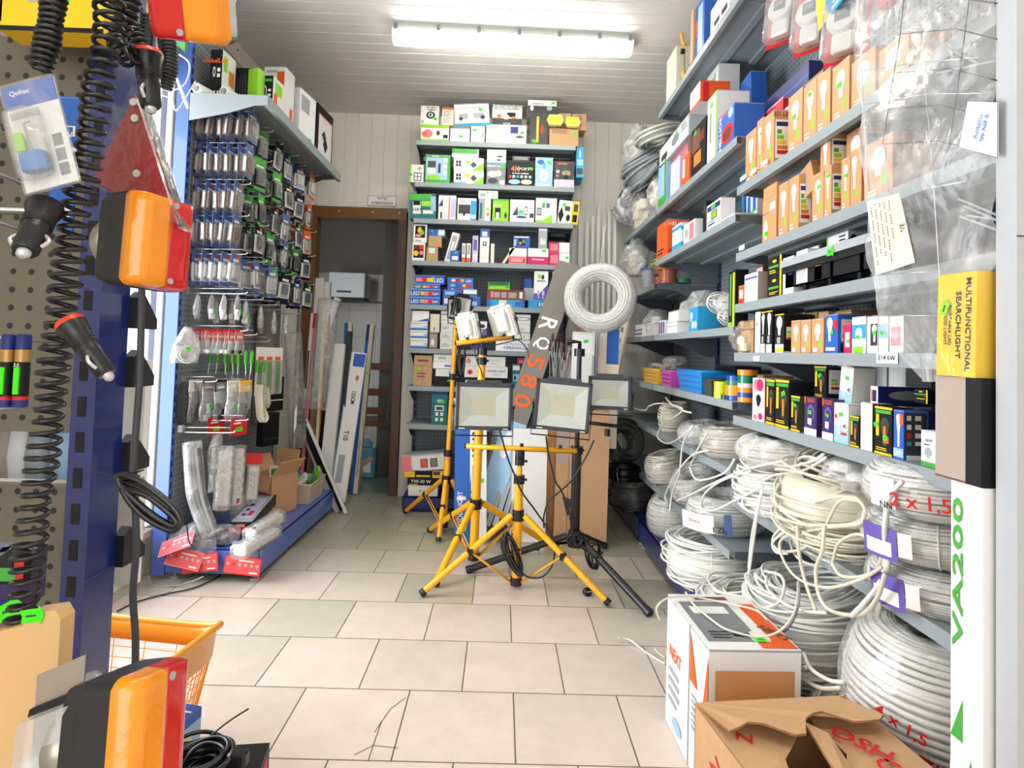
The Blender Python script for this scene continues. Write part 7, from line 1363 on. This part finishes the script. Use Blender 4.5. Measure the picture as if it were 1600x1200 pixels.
# things seen through the gap between the panels
for k, (px_, col, w_) in enumerate(((12, 'u', 'brown roll'), (35, 'w', 'white cone of film'), (62, 's', 'grey crumpled pack'), (102, 'h', 'pale blue handled tool'))):
    q = onY(px_, 740, 1.05); t = thing('packed_item', w_+' seen through the gap between the panels', 'pack', (q.x, 1.05, .885)); m = MB(); m.lathe([(.018, -.06), (.024, 0), (.02, .04), (.006, .075)], P(col), None, 12); m.build('body', t)
m = MB(); m.box((-1.45, .90, .80), (-.70, 1.2, .82), SHELF); tag(m.build('counter_shelf'), 'grey shelf behind the perforated panels holding small packs', 'shelf')
m = MB(); m.box((-1.5, 1.22, .6), (-.72, 1.24, 1.05), P('w')); tag(m.build('backing_board'), 'white board behind the gap in the perforated stand', 'board')
# lower left goods
p = onY(8, 940, .70); o = carton('purple and black box with orange ring and green price flash at the left edge', .06, .04, .06, 'P', 'f,40,40,60,60,O,o f,60,70,100,100,r f,0,0,100,20,B', (p.x, .70, p.z), 0); sticker(frame((.022, -.021, .0), (cos(.5), 0, sin(.5)), (-sin(.5), 0, cos(.5)), (0, -1, 0)), o, .03)
c = onY(8, 890, .66); t = thing('black_helmet_pack', 'rounded black pack with red and green corners at the left edge', 'pack', c); m = MB(); m.bbox((-.02, 0, -.02), (.019, .03, .02), .012, BLACKP); m.box((.010, -.001, -.016), (.02, .0, .012), P('r')); m.box((-.01, -.0012, -.012), (.012, -.0002, .002), P('g')); m.build('body', t)
WD = mat('pale_beech', (224, 184, 128), .5, var=.08, scale=6); a = onY(-30, 1230, .60); q = onY(95, 960, .60)
t = thing('wooden_board', 'pale wooden board with rounded top standing at the lower left', 'board', (0, 0, 0)); pts = [(a.x, a.z-.1), (q.x, a.z-.1), (q.x, q.z-.005), (q.x-.006, q.z+.004), (q.x-.03, q.z+.0), (a.x+.03, q.z-.012), (a.x, q.z-.02)]; m = MB(); m.prism([(x, z) for x, z in pts], -.02, 0, WD, frame((0, .60, 0), (1, 0, 0), (0, 0, 1), (0, -1, 0))); m.build('board', t)
sticker(frame(onY(50, 962, .599), (cos(.15), 0, sin(.15)), (-sin(.15), 0, cos(.15)), (0, -1, 0)), t, .022)
t = thing('steel_trowel', 'steel scraper plate with a black band wrapped in film at the lower left', 'trowel', (0, 0, 0)); V = [onY(*q, .55) for q in ((48, 1220), (125, 1230), (135, 1022), (60, 1054))]; M_ = frame((0, .55, 0), (1, 0, 0), (0, 0, 1), (0, -1, 0)); m = MB(); m.prism([(v.x, v.z) for v in V], 0, .0015, mat('scraper_steel', (170, 160, 150), .35, metal=.4, var=.12), M_); m.build('plate', t)
V = [onY(*q, .548) for q in ((47, 1118), (50, 1106), (124, 1076), (123, 1090))]; m = MB(); m.prism([(v.x, v.z) for v in V], 0, .003, BLACKP, frame((0, .548, 0), (1, 0, 0), (0, 0, 1), (0, -1, 0))); m.build('band', t)
V = [onY(*q, .546) for q in ((30, 1225), (125, 1235), (128, 1088), (44, 1120))]; m = MB(); m.prism([(v.x, v.z) for v in V], 0, .012, FILMH, frame((0, .546, 0), (1, 0, 0), (0, 0, 1), (0, -1, 0))); m.build('film', t)
bag('crumple of clear film sticking out between scraper and post', (onY(138, 1100, .62).x, .62, onY(138, 1100, .62).z), (.014, .02, .03), 31, FILM, neck=False)
# orange basket
def grid_basket(label, x, y, z, wx, wy, h, mt, rz=0):
    t = thing('plastic_basket', label, 'basket', (x, y, z), (0, 0, RAD(rz))); k = .8; m = MB(); n = 40
    def pt(a, s, zz):
        e = .35; c_, s_ = cos(a), sin(a); return (wx/2*s*math.copysign(abs(c_)**e, c_), wy/2*s*math.copysign(abs(s_)**e, s_), zz)
    A = [2*pi*i/n for i in range(n)]
    sag = lambda a: .02*cos(2*a)
    V = [pt(a, 1.03, h+sag(a)) for a in A]+[pt(a, 1.0, h+sag(a)-.004) for a in A]+[pt(a, .965, h*.76) for a in A]; Fs = [(r0*n+i, r0*n+(i+1) % n, (r0+1)*n+(i+1) % n, (r0+1)*n+i) for r0 in range(2) for i in range(n)]; m.add(V, Fs, mt, None, True); o = m.build('band', t); md = o.modifiers.new('wall', 'SOLIDIFY'); md.thickness = .004
    m = MB(); m.tube([pt(a, 1.035, h+sag(a)) for a in A], .009, mt, 8, True); m.build('rim', t); m = MB()
    for i in range(n*2):
        a = pi*i/n; m.tube([pt(a, .965, h*.77), pt(a, .80, .01)], .0016, mt, 4)
    for j in range(8): s = .80+.165*j/8; m.tube([pt(a, s, .01+h*.76*j/8) for a in A], .0016, mt, 4, True)
    m.add([pt(a, .8, .008) for a in A], [tuple(range(n))], mt); m.build('lattice', t); return t
grid_basket('orange plastic lattice basket on the floor behind the trailer lamp', -1.02, 1.56, .002, .50, .40, .30, mat('basket_orange', (240, 156, 30), .35, coat=.3), -8)
carton('blue box with orange and cyan picture squares on the floor by the basket', .20, .16, .20, 'i', 't,0,0,100,100,b t,4,55,34,95,o t,12,62,26,88,u,o t,4,30,30,52,c t,10,34,24,48,R,o t,4,2,26,26,o t,L,40,10,80,60,W,4 t,70,80,98,84,W r,0,0,100,100,h r,20,20,80,80,i r,0,88,100,100,b f,0,0,100,100,b', (-.82, 1.44, .002), RAD(-12))
carton('black and red box under the black cable coil at the bottom edge', .24, .2, .19, 'k', 't,60,10,96,40,r r,10,60,90,90,r', (-.60, 1.27, .002), RAD(8))
t = coil('coil of black lead with a plug lying at the bottom edge', -.60, 1.27, .193, .055, .02, .022, .0045, CABB, (0, 0), None, .7, 51, tie=False); m = MB(); m.tube(smooth_path([(.0, .05, .03), (.03, .07, .05), (.06, .10, .06)], 5), .002, CABB, 5); m.bbox((.06, -.01, .0), (.10, .02, .03), .006, BLACKP); m.build('plug', t)
# ============================================================ FOREGROUND, RIGHT
def XP(u, v, X=.80): return onX(1330+u/3, v/3, X)
t = thing('antenna_bag', 'large clear film bag with a flat wire antenna hanging at the right', 'plastic bag', (.80, 1.15, 1.1)); c0 = Vector((.80, 1.15, 1.1))
m = MB(); V = []; Fs = []; r2 = random.Random(3); NA, NB = 26, 14
left = [(0, -60), (8, 60), (20, 300), (45, 700), (60, 900), (85, 1200), (95, 1350), (130, 1500), (200, 1620), (330, 1770)]
def lerp(tab, v):
    for (a, b), (c, d) in zip(tab, tab[1:]):
        if v <= d: return a+(c-a)*max(0, (v-b))/(d-b)
    return tab[-1][0]
for side in (-1, 1):
    base = len(V)
    for i in range(NA+1):
        v = -60+1850*i/NA
        for j in range(NB+1):
            f = j/NB; u0 = lerp(left, v); uu = u0+(684-u0)*f if v < 1200 else u0+((684 if v < 1250 else 470)-u0)*f
            if v >= 1200: uu = u0+(684-(v-1200)*.40-u0)*f
            p = XP(uu, v, .80); th = .022*sin(pi*f)**.5*(1-.6*max(0, (v-1300)/500)); p.x += side*th*(1+.3*sin(7*f+5*i/NA*2))+.006*sin(9*f+i)+.004*sin(i*1.7+j*2.1); V.append(p-c0)
    for i in range(NA):
        for j in range(NB): a = base+i*(NB+1)+j; Fs.append((a, a+1, a+NB+2, a+NB+1))
m.add(V, Fs, FILMB, None, True); m.build('film', t)
an = thing('wire_antenna', 'black and silver wire grid antenna inside the hanging clear bag', 'antenna', (.80, 1.15, 1.1)); m = MB()
for pts in ([(250, -40), (230, 160), (175, 500), (148, 675)], [(558, -40), (530, 180), (490, 480), (460, 680)], [(230, 160), (490, 135), (560, 152), (685, 185)], [(200, 342), (460, 322), (560, 345), (685, 378)], [(175, 510), (420, 492), (550, 525)], [(148, 675), (410, 662), (560, 697)], [(260, 0), (500, -8), (685, 16)]): m.tube([XP(*q, .80)-c0 for q in pts], .0011, mat('antenna_black_wire', (40, 40, 42), .4), 5)
m.build('black_grid', an); m = MB()
for pts in ([(35, -40), (45, 260), (62, 560), (85, 900)], [(318, -40), (345, 400), (375, 700), (395, 1000), (410, 1230), (425, 1480)], [(62, 330), (340, 290), (600, 270)], [(50, 180), (330, 130)], [(62, 490), (360, 440), (660, 438)], [(90, 1290), (420, 1270)], [(160, 690), (175, 900)], [(100, 1480), (440, 1480)]): m.tube([XP(*q, .803)-c0 for q in pts], .0011, HOOK, 5)
m.build('silver_grid', an); m = MB()
for a, q in (((378, 880), (540, 850)), ((502, 932), (690, 1010)), ((530, 966), (690, 1035)), ((512, 1015), (690, 1080)), ((535, 1010), (690, 1030)), ((400, 345), (680, 285)), ((365, 180), (600, 300))): m.cyl(XP(*a, .795)-c0, XP(*q, .815)-c0, .0022, P('s'), 10); m.cyl(XP(*a, .795)-c0+Vector((-.0008, 0, 0)), XP(*a, .795)-c0+Vector((.0, 0, 0)), .0014, P('k'), 8)
m.build('rod', an)
def paper(label, quad, X, name, spec_lines, col='i'):
    V = [XP(*q, X) for q in quad]; c = sum(V, Vector())/4; t = thing(name, label, 'label', c); m = MB(); m.add([v-c for v in V]+[v-c+Vector((.001, 0, 0)) for v in V], [(3, 2, 1, 0), (4, 5, 6, 7), (0, 1, 5, 4), (1, 2, 6, 5), (2, 3, 7, 6), (3, 0, 4, 7)], P(col)); m.build('sheet', t)
    x = (V[1]-V[0]).normalized(); y = (V[3]-V[0]).normalized(); return t, c, V, x, y
t, c, V, x, y = paper('crumpled ivory label with printed lines and handwritten 3 in the hanging bag', [(115, 1290), (298, 1230), (225, 905), (72, 945)], .778, 'paper_label', 0)
dn = (V[0]-V[3]).normalized(); m = MB()
for k in range(5):
    a = V[3]+(V[2]-V[3])*(.12+.14*k)-c; Lk = (V[0]-V[3]).length*[.85, .7, .75, .8, .55][k]
    b0 = a+dn*.01; s = (V[2]-V[3]).normalized()*.0012; o_ = Vector((-.0006, 0, 0)); n_ = int(Lk/.006)
    for j in range(n_):
        if (j*7+k*3) % 5 == 0: continue
        p = b0+dn*(j*.006); m.add([p-s+o_, p+dn*.0042-s+o_, p+dn*.0042+s+o_, p+s+o_], [(0, 1, 2, 3)], P('A'))
m.build('print', t); lettering('3/-', P('k'), frame(V[2]+(V[1]-V[2])*.5-c-(V[2]-V[3]).normalized()*.012+Vector((-.0012, 0, 0)), dn, (V[2]-V[3]).normalized(), (-1, 0, 0)), t, ht=.012)
t, c, V, x, y = paper('white label with blue frame and blue writing inside the hanging bag', [(505, 690), (688, 740), (688, 478), (545, 474)], .79, 'paper_label', 0, 'w')
up_ = (V[3]-V[0]).normalized(); rt_ = (V[1]-V[0]).normalized()
lettering('Antena', P('b'), frame(Vector((-.0015, 0, 0))-rt_*.004, up_, -rt_, (-1, 0, 0)), t, ht=.010); lettering('typ ASP-8', P('b'), frame(Vector((-.0015, 0, 0))+rt_*.012, up_, -rt_, (-1, 0, 0)), t, ht=.010)
m = MB(); m.tube([v-c+Vector((-.0006, 0, 0)) for v in V], .0007, P('p'), 4, True); m.build('border', t)
# box pile next to the end panel
def side_box(label, y0, y1, z0, z1, x0, th, base, spec, name='carton'):
    return carton(label, y1-y0, th, z1-z0, base, spec, (x0+th/2, (y0+y1)/2, z0), -pi/2, name=name, seam=False)
o = side_box('upright white carton with big green letters beside the end panel', .962, 1.030, .002, .894, .785, .03, 'w', 'f,0,52,40,60,g,t f,40,36,90,50,g,d f,60,0,100,44,g,t f,0,44,100,47,W f,20,0,24,34,s f,50,0,54,30,s f,10,36,60,38,a')
M, fw_, fh = face_frame('f', .072, .03, .876); lettering('VA200', P('g'), M @ Matrix.Translation((.018, .74, .0012)) @ Matrix.Rotation(pi/2, 4, 'Z'), o, ht=.022, wd=.25)
o = side_box('beige and black carton standing under the yellow box', .962, 1.064, .895, 1.072, .782, .045, 'k', 'f,0,0,68,100,u f,0,0,68,2,n r,0,0,100,100,k')
o = side_box('yellow film covered searchlight box standing upright beside the end panel', .972, 1.056, 1.073, 1.250, .778, .05, 'y', 'f,0,0,100,100,y')
o.rotation_euler = (0, RAD(1.5), -pi/2+RAD(2))
M, fw_, fh = face_frame('f', .084, .05, .177)
for txt, xx, ht, wd in (('MULTIFUNCTIONAL', .068, .011, .158), ('SEARCHLIGHT', .047, .011, .115), ('PORTABLE LED', .029, .006, .07), ('FLOOD LIGHT', .019, .007, .07)): lettering(txt, P('k'), M @ Matrix.Translation((xx, .088, .0012)) @ Matrix.Rotation(-pi/2, 4, 'Z'), o, ht=ht, wd=wd)
sticker(M @ Matrix.Translation((.018, .118, .002)), o, .028, 'l', 1.2)
m = MB(); m.bbox((-.0435, -.0275, -.001), (.0435, .027, .179), .004, FILMT); m.build('film', o)
# white and orange cable box
o = carton('white and orange cable box standing on the floor behind the torn brown box', .232, .335, .37, 'w', 't,0,86,100,100,w t,30,88,72,95,n t,6,12,66,84,a t,66,12,100,84,w t,56,8,78,30,w,o t,60,2,98,12,o t,72,2,98,66,o,t t,78,10,98,80,o t,14,60,58,74,w t,L,14,16,40,30,A,3 t,40,20,60,26,k f,7,0,93,86,q f,48,30,52,60,A l,58,0,60,100,s l,62,62,78,96,o,v l,88,50,100,96,o,t l,L,66,30,84,56,s,6 l,L,8,20,40,50,s,4 l,20,6,44,16,h,o', (.648, 1.665, .002), RAD(1.5))
M, fw_, fh = face_frame('l', .232, .335, .37); lettering('NEXT', P('o'), M @ Matrix.Translation((.10, .215, .002)) @ Matrix.Rotation(-pi/2, 4, 'Z') if False else M @ Matrix.Translation((.085, .225, .002)), o, ht=.034, wd=.10)
M, fw_, fh = face_frame('t', .232, .335, .37); lettering('NEXT', P('n'), M @ Matrix.Translation((.205, .085, .003)) @ Matrix.Rotation(RAD(-62), 4, 'Z'), o, ht=.026, wd=.09); sticker(M @ Matrix.Translation((.15, .045, .003)), o, .03)
D_ = (3.75, 950, 880)
def freec(label, pts, r=.0032, mt=CABW, name='loose_cable'):
    P3 = [Vector(onZ(950+u_/3.75, 880+v_/3.75, z_)) for u_, v_, z_ in pts]; t = thing(name, label, 'cable', P3[0]); b = MB(); b.tube([p-P3[0] for p in smooth_path(P3, 8)], r, mt, 7); b.build('cable', t)
freec('thin white cable lying across the top of the white and orange box', [(300, 330, .30), (285, 260, .36), (350, 205, .385), (480, 195, .385), (600, 215, .38), (850, 270, .39), (930, 330, .40)], .0028, CABI)
freec('thin white cable looping from the box top up to the coils', [(455, 170, .385), (500, 240, .38), (600, 325, .38), (700, 390, .38), (880, 430, .38), (1000, 400, .40), (1080, 310, .44), (1110, 200, .47), (1112, 110, .5)], .003, CABI)
freec('white cable end lying on the floor tiles left of the boxes', [(60, 437, .02), (130, 452, .01), (230, 528, .004), (335, 590, .004)], .0035)
freec('short pale cable end by the left side of the white box', [(272, 495, .02), (300, 530, .02), (335, 555, .02)], .003, mat('conduit_pale', (206, 210, 200), .4))
# torn brown box
t = thing('open_carton', 'torn open brown cardboard box with red handwriting at the bottom right', 'box', (.63, 1.145, .002), (0, 0, RAD(7))); wx, wy, h, th = .35, .34, .355, .004; m = MB()
for a, b_ in (((-wx/2, -wy/2, 0), (wx/2, wy/2, th)), ((-wx/2, -wy/2, 0), (-wx/2+th, wy/2, h)), ((wx/2-th, -wy/2, 0), (wx/2, wy/2, h)), ((-wx/2, -wy/2, 0), (wx/2, -wy/2+th, h)), ((-wx/2, wy/2-th, 0), (wx/2, wy/2, h))): m.box(a, b_, CARD)
m.build('body', t)
def torn(pts, seed, name='flap'):
    """pts: polygon in local x,y,z (flat flap), thick and a little warped"""
    m = MB(); V = [Vector(p) for p in pts]; n = len(V); e1 = V[1]-V[0]; nn = e1.cross(V[-1]-V[0]).normalized()*.004
    m.add([v for v in V]+[v+nn for v in V], [tuple(range(n-1, -1, -1)), tuple(range(n, 2*n))], CARD); m.add([v for v in V]+[v+nn for v in V], [(i, (i+1) % n, n+(i+1) % n, n+i) for i in range(n)], CARDD); return m.build(name, t)
# rear flap folded forward over the opening, torn front edge
r2 = random.Random(8); edge = [(.17-.34*i/14, wy/2-.115-.02*sin(i*.9)-.006*r2.random()-.02*(i > 7), h+.028+.004*sin(i*1.3)) for i in range(15)]
torn([(-wx/2, wy/2, h), (wx/2-.02, wy/2, h)]+edge, 1)
edge = [(-wx/2+.14+.03*sin(i)-.05*i/9, wy/2-.06-(wy-.08)*i/9, h-.006-.03*(i > 5)) for i in range(10)]
torn([(-wx/2, -wy/2, h), (-wx/2, wy/2-.01, h)]+edge, 2)
edge = [(wx/2-.13-.015*sin(i*2), -wy/2+.02+(wy-.06)*i/9, h-.012) for i in range(10)]
torn([(wx/2, wy/2-.02, h), (wx/2, -wy/2, h)]+edge, 3)
torn([(-.02, -wy/2+.05, h-.02), (.04, -wy/2+.05, h-.05), (.03, .03, h+.01), (.0, .06, h+.015)], 4, 'torn_strip')
red = P('r')
for txt, p, ang, ht in (('Z', (-.13, .05), 60, .03), ('OSH', (.09, .015), -58, .04), ('GAS', (.115, -.075), -50, .042)): lettering(txt, red, Matrix.Translation((p[0], p[1], h+.0005)) @ Matrix.Rotation(RAD(ang), 4, 'Z'), t, ht=ht)
lettering('ZH', red, frame((-wx/2-.0005, .06, .27), (0, -1, 0), (0, 0, 1), (-1, 0, 0)) @ Matrix.Rotation(RAD(-40), 4, 'Z'), t, ht=.04); lettering('1 S', red, frame((-wx/2-.0005, -.04, .25), (0, -1, 0), (0, 0, 1), (-1, 0, 0)) @ Matrix.Rotation(RAD(-40), 4, 'Z'), t, ht=.04)
# goods high up at the right: hanging thermostats and blue header
for k, (px_, py_, y, w_) in enumerate(((1172, 62, 2.0, 'farther, seen edge on'), (1238, 40, 1.80, 'nearer, with a grey display'), (1290, 45, 1.62, 'nearest, half behind the blue header'))):
    p = onX(px_, py_+14, .93); t = thing('meter_pack', 'white round thermostat plug in a red backed blister, '+w_, 'blister pack', (.93, y, p.z), (0, RAD(8), RAD(38)))
    m = MB(); m.box((.022, -.06, -.12), (.024, .06, .1), P('r')); m.box((.0218, -.058, .05), (.022, .058, .098), P('z')); m.build('card', t); F2 = frame((0, 0, 0), (0, -1, 0), (0, 0, 1), (-1, 0, 0))
    m = MB(); m.lathe([(.046, -.02), (.046, .012), (.04, .02)], WHITEP, F2, 26); m.bbox((-.012, -.03, -.1), (.02, .03, -.045), .006, WHITEP); m.build('device', t)
    m = MB(); m.box((-.0215, -.02, -.012), (-.0202, .02, .026), P('a')); m.box((-.0217, -.012, .004), (-.0214, .012, .02), P('s')); m.build('display', t)
    m = MB(); m.bbox((-.03, -.055, -.115), (.021, .055, .06), .012, BLIS); m.build('blister', t)
p = onX(1293, 8, .90); o = carton('cyan and yellow header card high at the right above the brown boxes', .16, .004, .12, 'c', 'f,0,0,40,100,y,v f,0,0,30,100,y f,45,10,90,16,W f,50,22,96,28,W', (.90, 1.62, p.z-.04), -pi/2, (0, RAD(-10)))
carton('clear and red pack hanging behind the cyan header card', .12, .03, .16, 'r', 'f,10,10,90,90,v f,30,30,60,70,R', (1.0, 1.50, S['S1']+.30), -pi/2)
# on the highest middle shelf
z = S['T1']
right_row(z, ' on the highest middle shelf', [(1041, 1056, 72, 'i', 'f,0,0,8,100,w', 'cream carton'), (1110, 1140, -30, 'w', 'f,20,20,50,40,k f,60,20,90,40,k', 'white carton with two black squares'), (1086, 1100, -10, 'b', 'f,30,10,80,90,h f,10,40,30,70,o', 'blue and white carton')])
p = onX(1078, 30, .87); lean('flat brown carton standing on the highest middle shelf', (.90, 2.83, z+.002), (.90, 2.83, z+.26), .05, .04, 't', '')
t = thing('stand_arm', 'yellow lamp stand arm with black knob on the highest middle shelf', 'lamp stand', (.885, 2.98, z+.001)); m = MB(); m.tube([(0, 0, .0), (0, 0, .03)], .012, YEL, 8); m.tube(smooth_path([(0, .0, .17), (0, .03, .20), (0, .06, .26)], 4), .009, YEL, 8); m.build('arm', t); m = MB(); m.cyl((0, 0, .03), (0, 0, .13), .004, P('a'), 8); m.build('rod', t); m = MB(); m.cyl((-.02, 0, .135), (.0, 0, .135), .014, BLACKP, 10); m.build('knob', t)
# things on top of the far right coils: two plain brown boards leaning by the far base
